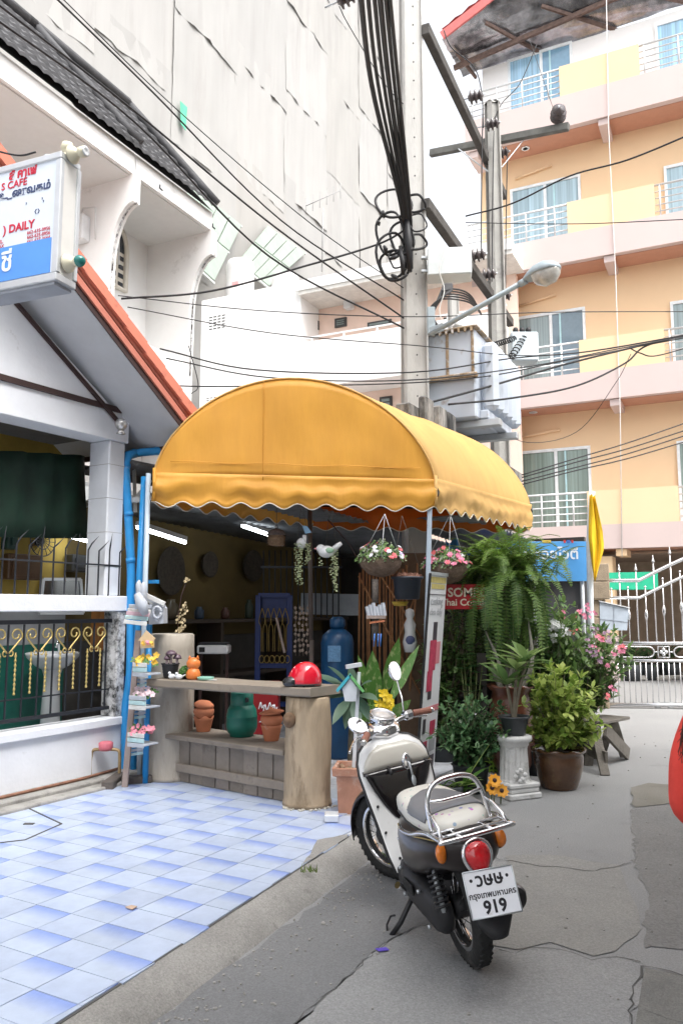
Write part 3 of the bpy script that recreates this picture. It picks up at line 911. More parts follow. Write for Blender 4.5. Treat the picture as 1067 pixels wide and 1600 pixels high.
def meter(x0, y0, x1, y1, aoff, label, band=None):
    pa = HF(aoff, 0)
    A_ = ON(x0, y1, pa, 26 - 90); B_ = ON(x1, y0, pa, 26 - 90)
    ia, ib = HF.inv(A_), HF.inv(B_)
    t = thing('meter_box', label, 'meter', HF(aoff, ia[1], ia[2]))
    mb = MB(); mb.boxfr(HF, aoff - .16, aoff - .002, min(ia[1], ib[1]), max(ia[1], ib[1]), min(ia[2], ib[2]), max(ia[2], ib[2]), .015); W(mb, 'box', M_BOXW, t)
    if band:
        mb = MB(); h = abs(ib[2] - ia[2]); zz = max(ia[2], ib[2])
        mb.boxfr(HF, aoff - .165, aoff - .161, min(ia[1], ib[1]) + .02, max(ia[1], ib[1]) - .02, zz - h * .28, zz - h * .1); W(mb, 'plate', mat('blue_plate', (.04, .25, .6), .5), t)
    mb = MB(); mb.tube([HF(aoff - .08, (ia[1] + ib[1]) / 2, max(ia[2], ib[2])), HF(aoff - .08, (ia[1] + ib[1]) / 2 - .05, max(ia[2], ib[2]) + .12), HF(aoff - .05, min(ia[1], ib[1]) - .12, max(ia[2], ib[2]) + .1), HF(aoff - .05, min(ia[1], ib[1]) - .14, min(ia[2], ib[2]))], .012, 6); W(mb, 'cable', mat('white_cable', (.6, .6, .6), .5), t)
meter(120, 340, 143, 385, a_p - .04, 'white electric meter box on the balcony wall behind the café sign')
meter(170, 385, 180, 420, a_p + .9, 'narrow white meter box with blue plate beside the arched window', band=True)
# ==== TALL BUILDING WRAPPED IN SHEETS
DF = Fr(AT(642, 300, 41.0), 26)
tower = thing('wrapped_tower', 'tall building wrapped in pale dusty construction sheeting', 'building', DF(0, 0, 0), DF.rz)
def drape_mat(name, c):
    m = mat(name, c, .85, var=.045, scale=1.1, bump=.4, bscale=2.5, dirt=(.30, .29, .278), dirt_amt=.4, dirt_scale=.8, stretch=(1.6, 1.6, .16), rnd=.03)
    return m
DM = [drape_mat('dusty_sheet_warm', (.34, .33, .312)), drape_mat('dusty_sheet_grey', (.33, .324, .312)), drape_mat('dusty_sheet_white', (.355, .347, .334))]
mb = MB(); mb.boxfr(DF, -36, -.25, .6, 12, 0, 46); W(mb, 'core', mat('scaffold_core', (.5, .5, .48), .9), tower)
rnd = random.Random(11)
pw, ph = 3.4, 4.0
ncol, nrow = 11, 12
for i in range(ncol):
    jx = 0
    for j in range(nrow):
        aR = -i * pw; aL_ = aR - pw - .12
        zt = j * ph + ph + .3 + (i * 1.3) % 2.1 ; zb_ = j * ph - .35 + (i * 1.3) % 2.1 + rnd.uniform(-.25, .25)
        px0 = PX(DF(aR, 0, zt)); px1 = PX(DF(aL_, 0, zb_))
        if px0[0] < -150 or px1[1] < -250 or px0[1] > 720: continue
        nu, nv = 14, 16; rows = []
        ph0 = rnd.uniform(0, 10); lift = rnd.uniform(.015, .045) if rnd.random() < .08 else .003
        fo = rnd.uniform(.03, .09)
        for v in range(nv + 1):
            t = v / nv; row = []
            for u in range(nu + 1):
                s = u / nu
                a = aR + (aL_ - aR) * s; z = zb_ + (zt - zb_) * t
                d = .05 * mnoise.noise(Vector((a * .9, z * .35, ph0))) + fo * mnoise.noise(Vector((a * 2.4 + ph0, z * .25, 3))) + .03 * mnoise.noise(Vector((a * 5, z * 1.6, 9)))
                edge = max(0, 1 - t * 5)
                d += -edge * lift * (.4 + .6 * abs(mnoise.noise(Vector((a * 1.3, ph0, 0)))))
                zz = z + edge * .14 * mnoise.noise(Vector((a * 1.1, ph0, 4)))
                d -= .008 * (i % 2) + .012 * (1 - t)
                row.append(DF(a, d - .05, zz))
            rows.append(row)
        mb = MB(); mb.loft(rows, close=False, cap=False)
        W(mb, 'sheet', DM[rnd.randrange(3)], tower, rcalc=False)
mb = MB(); p = ON(282, 158, DF(0, -.2), 26); mb.add([p, p + DF.a * .35, p + DF.a * .3 - Vector((0, 0, .8)), p + DF.a * .05 - Vector((0, 0, .7))], [(0, 1, 2, 3)])
W(mb, 'torn_strip', mat('green_cloth', (.10, .45, .28), .8), tower, solid=.01)
M_GRP = mat('pale_green_panel', (.27, .325, .275), .5, var=.08, scale=2)
def panel(px, label):
    Q = [ON(x, y, DF(0, -off), 26) for (x, y, Y), off in zip(px, (.2, .2, 1.2, 1.2))]
    t = thing('safety_canopy', label, 'canopy', Q[3])
    n = 4
    for i in range(n):
        for j in range(2):
            f = lambda u, v: Q[0].lerp(Q[1], u).lerp(Q[3].lerp(Q[2], u), v)
            u0, u1, v0_, v1_ = i / n + .01, (i + 1) / n - .01, j / 2 + .01, (j + 1) / 2 - .01
            mb = MB(); mb.add([f(u0, v0_), f(u1, v0_), f(u1, v1_), f(u0, v1_)], [(0, 1, 2, 3)]); W(mb, 'panel', M_GRP, t, solid=.04)
    for v in (0, .5, 1):
        mb = MB(); mb.bar(Q[0].lerp(Q[3], v) - Vector((0, 0, .06)), Q[1].lerp(Q[2], v) - Vector((0, 0, .06)), .06, .06); W(mb, 'frame', mat('pale_steel', (.55, .56, .55), .5), t)
panel(((298, 288, 21.5), (378, 352, 24), (335, 440, 23), (260, 372, 20.5)), 'sloping pale green safety canopy beside the tiled eave')
panel(((418, 352, 25), (478, 395, 27), (420, 448, 26), (372, 408, 24.2)), 'sloping pale green safety canopy above the white water tanks')
ae = thing('roof_aerial', 'thin television aerial standing before the wrapped tower', 'aerial', AT(503, 420, 20))
mb = MB(); mb.tube([AT(503, 425, 20), AT(505, 325, 20)], .02, 5); W(mb, 'mast', mat('aerial_grey', (.3, .3, .3), .5), ae)
mb = MB()
for k in range(6):
    p = AT(478, 322, 20).lerp(AT(532, 298, 20), k / 5); mb.tube([p - Vector((0, .05, .25)), p + Vector((0, .05, .25))], .008, 4)
mb.tube([AT(478, 322, 20), AT(532, 298, 20)], .012, 5); W(mb, 'dipole', mat('aerial_grey', (.3, .3, .3)), ae)
# ==== WHITE HOUSE IN THE MIDDLE
WF = Fr(AT(560, 600, 19.0), 116)
def won(x, y, b=0.0): return WF.inv(ON(x, y, WF(0, b), 116))
wh_ = thing('white_house', 'white house with open corridor and vent blocks behind the yellow awning', 'house', WF(0, 0, 0), WF.rz)
def WB_(name, m, a0, a1, b0, b1, z0, z1, bev=0.0, par=wh_):
    mb = MB(); mb.boxfr(WF, a0, a1, b0, b1, z0, z1, bev); return W(mb, name, m, par)
M_BRIGHT = mat('bright_white_wall', (.86, .86, .85), .85, var=.02, scale=1, dirt=(.72, .71, .69), dirt_amt=.12, dirt_scale=.7)
M_PEACHW = mat('peach_wall', (.86, .66, .56), .85, var=.03)
aL, aM = won(316, 460)[0], won(470, 460)[0]
aR = won(790, 460)[0]
zTop = won(395, 454)[2]
zPar, zParB = won(550, 523)[2], won(580, 592.5)[2]
zSl = won(560, 428)[2]; zSlB = zSl - .5
WB_('wall', M_BRIGHT, aL, aM, 0, 5, 0, zTop)
WB_('parapet', M_BRIGHT, aM + .003, aR, 0, .12, zParB, zPar)
WB_('floor_slab', M_BRIGHT, aM + .003, aR, .122, 1.0, zParB, zParB + .3)
WB_('corridor_wall', M_PEACHW, aM + .003, aR, 1.0, 1.2, 0, zSlB + .2)
WB_('roof_slab', mat('cream_slab', (.74, .72, .68), .8), aM + .003, aR + .2, -.12, 3, zSlB + .2, zSl)
WB_('roof_coping', M_BRIGHT, aM - .1, aR + .2, -.16, -.122, zSlB + .3, zSl + .06)
WB_('railing', mat('white_tube', (.8, .8, .8), .4), aM + .02, aR, .02, .06, zPar + .10, zPar + .14)
for k in range(int((aR - aM - .4) / .9)): WB_('railing_post', mat('white_tube', (.8, .8, .8)), aM + .3 + k * .9, aM + .34 + k * .9, .02, .06, zPar + .002, zPar + .10)
def wwin(x0, y0, x1, y1, b=1.0):
    p, q = won(x0, y1, b), won(x1, y0, b)
    o = WB_('window', mat('black_window_frame', (.05, .05, .05), .5), p[0], q[0], b - .05, b + .02, p[2], q[2])
    n = 3
    for k in range(n):
        zz = p[2] + .05 + (q[2] - p[2] - .08) * k / n
        WB_('louvre', mat('louvre_glass', (.22, .27, .26), .2), p[0] + .06, q[0] - .06, b - .07, b - .052, zz, zz + (q[2] - p[2]) / n - .06, par=o)
wwin(481, 502, 499, 519); wwin(524, 496, 542, 513); wwin(575, 499, 612, 513)
wwin(594, 619, 613, 645); wwin(694, 494, 714, 520)
p, q = won(542, 487, 1.0), won(555, 469, 1.0); WB_('outdoor_unit', M_BOXW, p[0], q[0], .75, .98, p[2], q[2], .03)
p, q = won(326, 518), won(353, 490)
for i in range(4):
    for j in range(5):
        a0 = p[0] + (q[0] - p[0]) * i / 4; a1 = p[0] + (q[0] - p[0]) * (i + 1) / 4
        z0 = p[2] + (q[2] - p[2]) * j / 5; z1 = p[2] + (q[2] - p[2]) * (j + 1) / 5
        WB_('vent_slot', mat('vent_dark', (.12, .12, .12), .9), a0 + .02, a1 - .02, -.004, .05, z0 + .03, z1 - .015)
p, q = won(322, 632), won(345, 618)
for i in range(4):
    for j in range(3):
        a0 = p[0] + (q[0] - p[0]) * i / 4; a1 = p[0] + (q[0] - p[0]) * (i + 1) / 4
        z0 = p[2] + (q[2] - p[2]) * j / 3; z1 = p[2] + (q[2] - p[2]) * (j + 1) / 3
        WB_('vent_slot', mat('vent_dark', (.12, .12, .12), .9), a0 + .02, a1 - .02, -.004, .05, z0 + .02, z1 - .02)
for (x, yt, yb, r_, lab) in ((375, 405, 462, .40, 'white water tank with a small red mark on the white house roof'), (446, 428, 470, .38, 'white water tank half hidden behind the white parapet')):
    c = ON(x, yb, WF(0, 1.2), 116); top = ON(x, yt, WF(0, 1.2), 116).z
    t = thing('water_tank', lab, 'tank', c, group='water tanks on the white house')
    h = top - c.z
    mb = MB()
    prof = [(r_ * .95, -.3)] + [(r_ * (1 + (.02 if k % 2 else 0)), h * .8 * k / 8) for k in range(9)] + [(r_ * .9, h * .9), (r_ * .5, h * .97), (.02, h)]
    mb.lathe(prof, c, 28); W(mb, 'tank', mat('white_tank', (.60, .59, .58), .5, var=.05), t)
    mb = MB(); mb.lathe([(r_ * .3, h * .96), (r_ * .3, h * 1.0), (.01, h * 1.02)], c, 20); W(mb, 'lid', mat('white_tank', (.8, .8, .8)), t)
    if r_ > .39:
        mb = MB(); q_ = ON(368, 443, WF(0, .78), 116); mb.boxfr(Fr(q_, 116), -.1, .1, -.02, .02, q_.z - .03, q_.z + .05); W(mb, 'mark', mat('faded_red', (.7, .3, .3), .7), t)
# ==== YELLOW APARTMENT BUILDING
FPt = AT(943, 857, 17.4)
YF = Fr(FPt, 116)
apt = thing('apartment_building', 'five storey yellow apartment building with pink balcony bands and blue windows', 'building', YF(0, 0, 0), YF.rz)
M_YEL = mat('peach_yellow_paint', (.84, .61, .385), .8, var=.03, scale=.8, dirt=(.82, .58, .33), dirt_amt=.15, dirt_scale=.6, bump=.05)
M_PINK = mat('pale_pink_paint', (.62, .505, .48), .8, var=.03, scale=.8, dirt=(.58, .485, .46), dirt_amt=.2, dirt_scale=1)
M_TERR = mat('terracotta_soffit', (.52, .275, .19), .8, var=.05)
M_WTOP = mat('white_top_paint', (.88, .87, .86), .8, var=.02)
M_WFR = mat('white_window_frame', (.78, .82, .84), .4)
M_STEEL = mat('stainless_rail', (.72, .73, .75), .25, metal=.9, var=.05)
M_RAILW = mat('brushed_rail', (.66, .67, .68), .4, metal=.2, var=.03)
def sheer(name, c):
    """Window glass with pleated curtain behind it."""
    return mat(name, c, .12, var=.35, scale=3.0, stretch=(7, 7, .05), coat=.6)
def YB(name, m, a0, a1, b0, b1, z0, z1, bev=0.0, par=apt):
    mb = MB(); mb.boxfr(YF, a0, a1, b0, b1, z0, z1, bev); return W(mb, name, m, par)
aLc, aRt = -2.95, 9.0
ST = 3.34; RC = .85
zs = [2.89 + ST * k for k in range(5)]
GLT = [sheer('curtain_glass_%s' % n, c) for n, c in (('green', (.20, .27, .24)), ('grey', (.25, .32, .33)), ('blue', (.34, .48, .55)), ('sky', (.30, .50, .66)))]
def yon(x, y, b): return YF.inv(ON(x, y, YF(0, b), 116))
YB('wall', M_PINK, aLc + .25, aRt, RC, 9, zs[0], zs[0] + .02)
for k in range(4):
    z0 = zs[k]
    bt = (.53, .67, .69, .80)[k]
    lc = aLc - (.0, .75, .1, 0)[k] * 1.0
    YB('balcony_slab', M_PINK, lc, aRt, 0, RC, z0, z0 + bt)
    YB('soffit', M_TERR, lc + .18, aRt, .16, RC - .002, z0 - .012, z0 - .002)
    for a_b in (-2.75, .35, 3.5, 6.6):
        YB('beam', M_PINK if k else M_YEL, a_b - .11, a_b + .11, .05, RC - .003, z0 - .16, z0 - .013)
    mb = MB(); c = YF(-1.55, .45, z0 - .02); mb.lathe([(.10, 0), (.10, .012), (.06, .0)], c - Vector((0, 0, .012)), 14); W(mb, 'downlight', M_WFR, apt)
    YB('wall', M_YEL if k < 3 else M_WTOP, lc + .25, aRt, RC, 9, z0 + .02, zs[k + 1] - .001 if k < 3 else z0 + 2.72)
    spans = ((812, 922), (807, 914), (797, 907), (793, 894))[k]
    tops = (706, 497, 298, 96)[k]
    rights = ((1056, 1180), (1046, 1170), (1036, 1160), (1022, 1150))[k]
    rtop = (690, 473, 262, 40)[k]
    midx = (868, 860, 851, 845)[k]
    for (x0, x1, yt, tint) in ((*spans, tops, 0), (*rights, rtop, 1)):
        a0, a1 = yon(x0, yt, RC)[0], yon(x1, yt, RC)[0]
        zt = yon(x0, yt, RC)[2]; zb = z0 + bt + .02
        fr_ = YB('window', M_WFR, a0, a0 + .06, RC - .06, RC - .002, zb, zt)
        YB('frame', M_WFR, a1 - .06, a1, RC - .06, RC - .002, zb, zt, par=fr_)
        YB('frame', M_WFR, a0 + .061, a1 - .061, RC - .06, RC - .002, zt - .07, zt, par=fr_)
        am = yon(midx, yt, RC)[0] if tint == 0 else (a0 + a1) / 2
        YB('mullion', M_WFR, am - .035, am + .035, RC - .055, RC - .002, zb, zt - .071, par=fr_)
        YB('mullion', mat('aqua_sash', (.45, .68, .72), .4), am + .20, am + .24, RC - .05, RC - .02, zb, zt - .071, par=fr_)
        YB('pane', GLT[k], a0 + .061, am - .036, RC - .03, RC - .02, zb, zt - .071, par=fr_)
        g2 = (GLT[0], mat('blue_grey_glass', (.17, .24, .29), .08, var=.1, coat=.6), GLT[2], mat('blue_glass', (.20, .36, .50), .08, var=.1, coat=.6))[k]
        YB('pane', g2, am + .036, a1 - .061, RC - .03, RC - .02, zb, zt - .071, par=fr_)
    pl = yon((910, 906, 895, 890)[k], 600, 0)[0]; pr_ = yon((1050, 1040, 1036, 1022)[k], 600, 0)[0]
    zpt = z0 + bt + .76
    YB('parapet', M_YEL, pl, pr_, .002, .12, z0 + bt + .001, zpt)
    for (ra, rb) in ((lc + .1, pl), (pr_, pr_ + 2.6)):
        for j in range(5):
            zz = z0 + bt + .12 + j * .155
            mb = MB(); mb.tube([YF(ra, .06, zz), YF(rb, .06, zz)], .024 if j == 4 else .015, 6); W(mb, 'rail', M_RAILW, apt)
        for q in range(4):
            aa = ra + (rb - ra) * (q + .15) / 3.6
            mb = MB(); mb.tube([YF(aa, .06, z0 + bt), YF(aa, .06, z0 + bt + .74)], .02, 6); W(mb, 'rail_post', M_RAILW, apt)
    if k:
        mb = MB(); mb.tube([YF(-1.9 - .4 * (k == 1), RC - .05, z0 - .55), YF(-1.0, RC - .05, z0 - .42)], .03, 6); W(mb, 'pipe', M_YEL, apt)
mb = MB(); mb.tube([ON(946, -40, YF(0, -.03), 116), ON(950, 200, YF(0, -.03), 116), ON(961, 430, YF(0, -.03), 116), ON(968, 640, YF(0, -.03), 116), ON(971, 870, YF(0, -.03), 116)], .010, 6); W(mb, 'conduit', mat('white_conduit', (.75, .72, .7), .5), apt)
for a_b in (-2.9, -.18, 3.0, 6.2):
    YB('pillar', M_YEL, a_b - .32, a_b + .32, .15, .75, 1.0, zs[0] - .161)
    YB('pillar', M_PINK, a_b - .325, a_b + .325, .145, .755, 0, .999)
YB('back_wall', mat('ground_floor_wall', (.42, .33, .25), .85), aLc, aRt, 4.2, 4.4, 0, zs[0])
YB('ceiling', mat('ground_floor_ceiling', (.35, .26, .2), .85), aLc, aRt, RC, 4.2, zs[0] - .08, zs[0] - .03)
zT = zs[3] + 3.95
M_FOIL = mat('foil_lining', (.34, .34, .36), .25, metal=.85, var=.75, scale=1.6, bump=1.0, bscale=3.5, dirt=(.05, .05, .055), dirt_amt=.45, dirt_scale=.7)
rf0 = ON(733, 118, YF(0, -.1), 116); i0 = YF.inv(rf0)
F0 = ON(690, 62, YF(0, -.35), 116); F1 = ON(1010, -185, YF(0, -.35), 116)
R0_ = YF(-3.25, RC + .1, 15.66); R1_ = YF(8.5, RC + .1, 15.9)
mb = MB(); rows = []
for j in range(17):
    rows.append([F0.lerp(F1, i / 28).lerp(R0_.lerp(R1_, i / 28), j / 16) + Vector((0, 0, .10 * mnoise.noise(Vector((i * .9, j * 1.1, 2))) + .06 * mnoise.noise(Vector((i * 2.2, j * 1.7, 5))))) for i in range(29)])
mb.loft(rows, close=False, cap=False)
roof = W(mb, 'roof', M_FOIL, apt)
mb = MB(); mb.loft([[p + Vector((0, 0, .3)) for p in r] for r in rows], close=False, cap=False); W(mb, 'roof_sheet', mat('roof_sheet_red', (.35, .07, .06), .6), roof)
mb = MB(); mb.bar(F0 + Vector((0, 0, .1)), F1 + Vector((0, 0, .1)), .06, .22); W(mb, 'edge', mat('red_edge', (.6, .16, .15), .5), roof)
M_RUST = mat('rusty_purlin', (.13, .085, .07), .8, var=.3, scale=10)
for i in range(5):
    f = i / 4.0 * .62 + .03
    p = F0.lerp(F1, f).lerp(R0_.lerp(R1_, f), .12 if i % 2 else .3) - Vector((0, 0, .15)); q = R0_.lerp(R1_, f) - Vector((0, 0, .15))
    mb = MB(); mb.bar(p, q, .06, .08); W(mb, 'purlin', M_RUST, roof)
mb = MB(); mb.bar(F0.lerp(R0_, .55) - Vector((0, 0, .22)), F1.lerp(R1_, .55) - Vector((0, 0, .22)), .08, .12); W(mb, 'purlin', M_RUST, roof)
tag(MB().add([YF(.0 + -1.2, -.35, 2.35), YF(1.1, -.35, 2.35), YF(1.1, -.45, 1.98), YF(.35, -.45, 1.98), YF(-.2, -.45, 2.0), YF(-.9, -.45, 1.9), YF(-1.2, -.45, 1.72)], [tuple(range(7))]).build('green_valance', mat('green_canvas', (.01, .36, .20), .6), solid=.01), 'green canvas valance under the yellow building', 'valance')
# ==== GATE
GF = Fr(G(1010, 1107), 96)
gate = thing('steel_gate', 'stainless steel sliding gate with arched top rails and spear points', 'gate', GF(0, 0, 0), GF.rz)
def gon(x, y): return GF.inv(ON(x, y, GF(0, 0), 96))
def GT(name, pts, r, n=8): mb = MB(); mb.tube(pts, r, n); return W(mb, name, M_STEEL, gate)
g0 = gon(925, 1050)[0]; g1 = gon(1250, 1050)[0]
zb, zm0, zm1 = gon(1010, 1104)[2] + .03, gon(1010, 1032)[2], gon(1010, 1005)[2]
for z, r_ in ((zb, .03), (zm0, .022), (zm1, .028)): GT('rail', [GF(g0, 0, z), GF(g1, 0, z)], r_)
i = 0
a = g0 + .05
while a < g1:
    GT('bar', [GF(a, 0, zb), GF(a, 0, zm0)], .009, 6); a += .088
ax = gon(997, 905)[0]; zt1 = gon(980, 907)[2]; zt2 = gon(980, 934)[2]
apex = gon(1180, 800)[0]
def arch(z0, lift): 
    pts = [GF(g0, 0, z0), GF(ax, 0, z0)]
    for k in range(1, 13):
        t = k / 12; pts.append(GF(ax + (apex - ax) * t, 0, z0 + lift * sin(t * pi / 2)))
    return pts
GT('arch_rail', arch(zt1, .62), .03); GT('arch_rail', arch(zt2, .62), .026)
for kx, (x, yt) in enumerate(((941, 890), (966, 885), (992, 884), (1019, 871), (1045, 858), (1075, 845), (1105, 832))):
    aa, _, z = gon(x, yt)
    mb = MB(); mb.tube([GF(aa, 0, zm1), GF(aa, 0, z - .07)], .011, 6); mb.lathe([(.006, 0), (.03, .012), (.02, .03), (.008, .09), (.002, .12)], GF(aa, 0, z - .08), 8); W(mb, 'spear', M_STEEL, gate)
for (x, yt) in ((954, 920), (980, 918), (1007, 917), (1034, 904), (1061, 893), (1090, 880)):
    aa, _, z = gon(x, yt)
    mb = MB(); mb.tube([GF(aa, 0, zm1), GF(aa, 0, z)], .010, 6); mb.ball(GF(aa, 0, z), .02, 8, 6); mb.lathe([(.01, -.09), (.028, -.03), (.028, .03), (.01, .09)], GF(aa, 0, (z + zm1) / 2), 8); W(mb, 'baluster', M_STEEL, gate)
zc = (zm0 + zm1) / 2; hh = (zm1 - zm0) * .30
for xl, xr in ((905, 1021), (1052, 1168)):
    p0, p1 = gon(xl, 1018)[0], gon(xr, 1018)[0]; pts = []
    for k in range(13): an = -pi / 2 + pi * k / 12; pts.append(GF(p1 - hh + hh * cos(an), 0, zc + hh * sin(an)))
    for k in range(13): an = pi / 2 + pi * k / 12; pts.append(GF(p0 + hh + hh * cos(an), 0, zc + hh * sin(an)))
    pts.append(pts[0]); GT('ornament', pts, .012, 6)
aa = gon(1036, 1018)[0]; sq = hh * 1.05
GT('ornament', [GF(aa - sq, 0, zc - sq), GF(aa + sq, 0, zc - sq), GF(aa + sq, 0, zc + sq), GF(aa - sq, 0, zc + sq), GF(aa - sq, 0, zc - sq)], .014, 4)
GT('ornament', [GF(aa - sq * 1.7, 0, zc), GF(aa - sq, 0, zc)], .010, 6); GT('ornament', [GF(aa + sq, 0, zc), GF(aa + sq * 1.7, 0, zc)], .010, 6)
mb = MB()
for k in range(4):
    an = k * pi / 2; mb.ball(GF(aa + sq * .45 * cos(an), 0, zc + sq * .45 * sin(an)), (.03, .014, .03), 8, 6)
W(mb, 'rosette', M_STEEL, gate)
for x in (1037, 1200):
    aa = gon(x, 1110)[0]
    mb = MB()
    for s_ in (-.1, .1): mb.lathe([(.03, -.02), (.055, -.018), (.055, .018), (.03, .02)], (0, 0, 0), 14, GF.mat(aa + s_, 0, .055) @ Matrix.Rotation(pi / 2, 4, 'X'))
    mb.boxfr(GF, aa - .16, aa + .16, -.012, .012, .06, .1); W(mb, 'wheel', mat('grey_iron', (.30, .31, .31), .6), gate)
mb = MB(); mb.boxfr(GF, g0 - 1, g1 + 1, -.03, .03, 0, .012); struct(mb.build('gate_rail_track', mat('track_iron', (.14, .14, .14), .7)))
gp_ = thing('gate_pillar', 'square stone faced gate pillar behind the yellow flag', 'pillar', GF(g0 - .05, .1, 0), GF.rz)
M_STN = mat('brown_stone', (.30, .24, .17), .85, var=.2, scale=8, rnd=.1, bump=.4)
pa = gon(923, 950)[0]
for k in range(8):
    w_ = .21 if k < 6 else .27
    mb = MB(); mb.boxfr(GF, pa - w_, pa + w_, -w_ + .1, w_ + .1, k * .29 + .003, (k + 1) * .29 - .004, .012); W(mb, 'stone', M_STN, gp_)
nb_ = thing('letter_box', 'grey sheet metal box with sloping lid hung on the gate', 'box', GF(gon(960, 980)[0], -.1, 0))
Q = [ON(x, y, GF(0, -.12), 96) for x, y in ((936, 940), (981, 951), (979, 985), (937, 984))]
mb = MB(); bk = [q + Vector((0, .16, 0)) for q in Q]
mb.add(Q + bk, [(0, 1, 2, 3), (7, 6, 5, 4), (0, 4, 5, 1), (1, 5, 6, 2), (2, 6, 7, 3), (3, 7, 4, 0)]); W(mb, 'body', mat('blue_grey_sheet', (.42, .48, .55), .5, var=.1, scale=6), nb_)
mb = MB(); up = Vector((0, 0, .012)); mb.add([Q[0] + up + Vector((-.02, -.03, 0)), Q[1] + up + Vector((.02, -.03, 0)), bk[1] + up, bk[0] + up], [(0, 1, 2, 3)]); W(mb, 'lid', mat('white_lid', (.75, .76, .77), .4), nb_, solid=.012)
mb = MB(); mb.bar(Q[0].lerp(Q[1], .5) + Vector((0, -.004, -.01)), Q[3].lerp(Q[2], .5) + Vector((0, -.004, .01)), .006, .006); mb.bar(Q[0].lerp(Q[3], .62) + Vector((0, -.004, 0)), Q[1].lerp(Q[2], .62) + Vector((0, -.004, 0)), .006, .006); W(mb, 'seam', mat('seam_grey', (.25, .28, .33), .5), nb_)
# ==== SHOPHOUSES ACROSS THE LANE (added out of view on the right, to shade the lane)
XF = Fr((4.9, 7.0), 26)
for i, (a0, a1, hh, col, lab) in enumerate(((-5.2, -.9, 9.6, (.50, .47, .42), 'cream shophouse added unseen across the lane to shade it, nearest the gate'), (-9.6, -5.3, 9.0, (.46, .46, .45), 'grey shophouse added unseen across the lane to shade it, beside the cream one'), (-14.0, -9.7, 10.0, (.48, .42, .36), 'tan shophouse added unseen across the lane to shade it, behind the viewer'))):
    t = thing('shophouse', lab, 'building', XF((a0 + a1) / 2, 0, 0), XF.rz, 'unseen shophouses added across the lane')
    def XB(name, m, *b, par=t):
        mb = MB(); mb.boxfr(XF, *b); return W(mb, name, m, par)
    m_ = mat('shophouse_render_%d' % i if False else 'shophouse_render_' + 'abc'[i], col, .85, var=.08, scale=1.5, dirt=(.3, .28, .25), dirt_amt=.25, dirt_scale=1)
    XB('wall', m_, a0, a1, -9, -.0, 0, hh)
    XB('parapet', m_, a0, a1, .002, .10, hh - .7, hh + .15)
    XB('canopy', M_CONCW, a0 + .05, a1 - .05, .002, .85, 2.95, 3.07)
    sh_ = XB('shutter', mat('grey_roller_shutter', (.30, .31, .32), .5, metal=.3), a0 + .35, a1 - .35, .002, .03, .1, 2.75)
    for k in range(12): XB('slat', mat('grey_roller_shutter', (.3, .31, .32)), a0 + .36, a1 - .36, .031, .042, .12 + k * .22, .26 + k * .22, par=sh_)
    for fl_ in (3.9, 6.7):
        for k in range(2):
            wa = a0 + .55 + k * 1.75
            w_ = XB('window', M_WFR, wa, wa + 1.4, .002, .04, fl_, fl_ + 1.4)
            XB('pane', M_GLASSD, wa + .06, wa + .67, .041, .05, fl_ + .06, fl_ + 1.34, par=w_); XB('pane', M_GLASSD, wa + .73, wa + 1.34, .041, .05, fl_ + .06, fl_ + 1.34, par=w_)
# ==== POLES, TRANSFORMER, CABLES
M_PCONC = mat('pale_pole_concrete', (.44, .432, .41), .85, var=.10, scale=3, bump=.2, bscale=40, dirt=(.25, .24, .22), dirt_amt=.3, dirt_scale=2, stretch=(1, 1, .3))
M_OLDC = mat('black_stained_concrete', (.33, .32, .30), .9, var=.2, scale=2, bump=.4, bscale=25, dirt=(.05, .05, .05), dirt_amt=.85, dirt_scale=2.2, stretch=(1.6, 1.6, .5))
M_TIMB = mat('dark_timber_arm', (.07, .065, .06), .85, var=.3, scale=6, bump=.4, bscale=30, stretch=(1, 1, 1))
M_CABLE = mat('black_cable', (.015, .015, .017), .55, var=.2)
M_PORC = mat('glazed_porcelain', (.075, .06, .06), .18, var=.3, scale=10, coat=.5)
M_GALV = mat('galvanised_steel', (.52, .55, .57), .45, metal=.6, var=.12, scale=8)
PY1, PY2 = 10.0, 13.0
P1 = AT(648, 600, PY1); P2 = AT(774, 400, PY2)
SF = Fr((P1.x, P1.y), 26)
pole = thing('concrete_pole', 'tall pale square concrete pole rising behind the yellow awning', 'pole', (P1.x, P1.y, 0), SF.rz)
def taper(mb, x, y, rz, z0, z1, w0, w1, d0, d1, ch=.03):
    R = []
    for z, w_, d_ in ((z0, w0, d0), (z1, w1, d1)):
        ring = []
        for sx, sy in ((1, 1), (-1, 1), (-1, -1), (1, -1)):
            for k in ((0, 1) if sx * sy > 0 else (1, 0)):
                px_, py_ = sx * (w_ / 2 - (ch if k == 0 else 0)), sy * (d_ / 2 - (ch if k else 0))
                ring.append(Vector((x + px_ * cos(rz) - py_ * sin(rz), y + px_ * sin(rz) + py_ * cos(rz), z)))
        R.append(ring)
    mb.loft(R, smooth=False)
mb = MB(); taper(mb, P1.x, P1.y, 0.12, 0, 13.5, .345, .265, .30, .24); W(mb, 'shaft', M_PCONC, pole)
for k in range(34):      # the line of bolt holes
    z = 4.0 + k * .27
    mb = MB(); p = Vector((P1.x - .01, P1.y, z)); wz = .30 + (.24 - .30) * z / 13.5
    mb.lathe([(.011, 0), (.011, .008)], (0, 0, 0), 8, Matrix.Translation(Vector((P1.x, P1.y, z)) + Vector((sin(.12), -cos(.12), 0)) * (wz / 2 + .002)) @ Matrix.Rotation(.12, 4, 'Z') @ Matrix.Rotation(pi / 2, 4, 'X')); W(mb, 'bolt_hole', M_CRACK, pole)
pole2 = thing('concrete_pole', 'thinner grey concrete pole with round top in front of the yellow building', 'pole', (P2.x, P2.y, 0), SF.rz)
zt2 = AT(770, 158, PY2).z
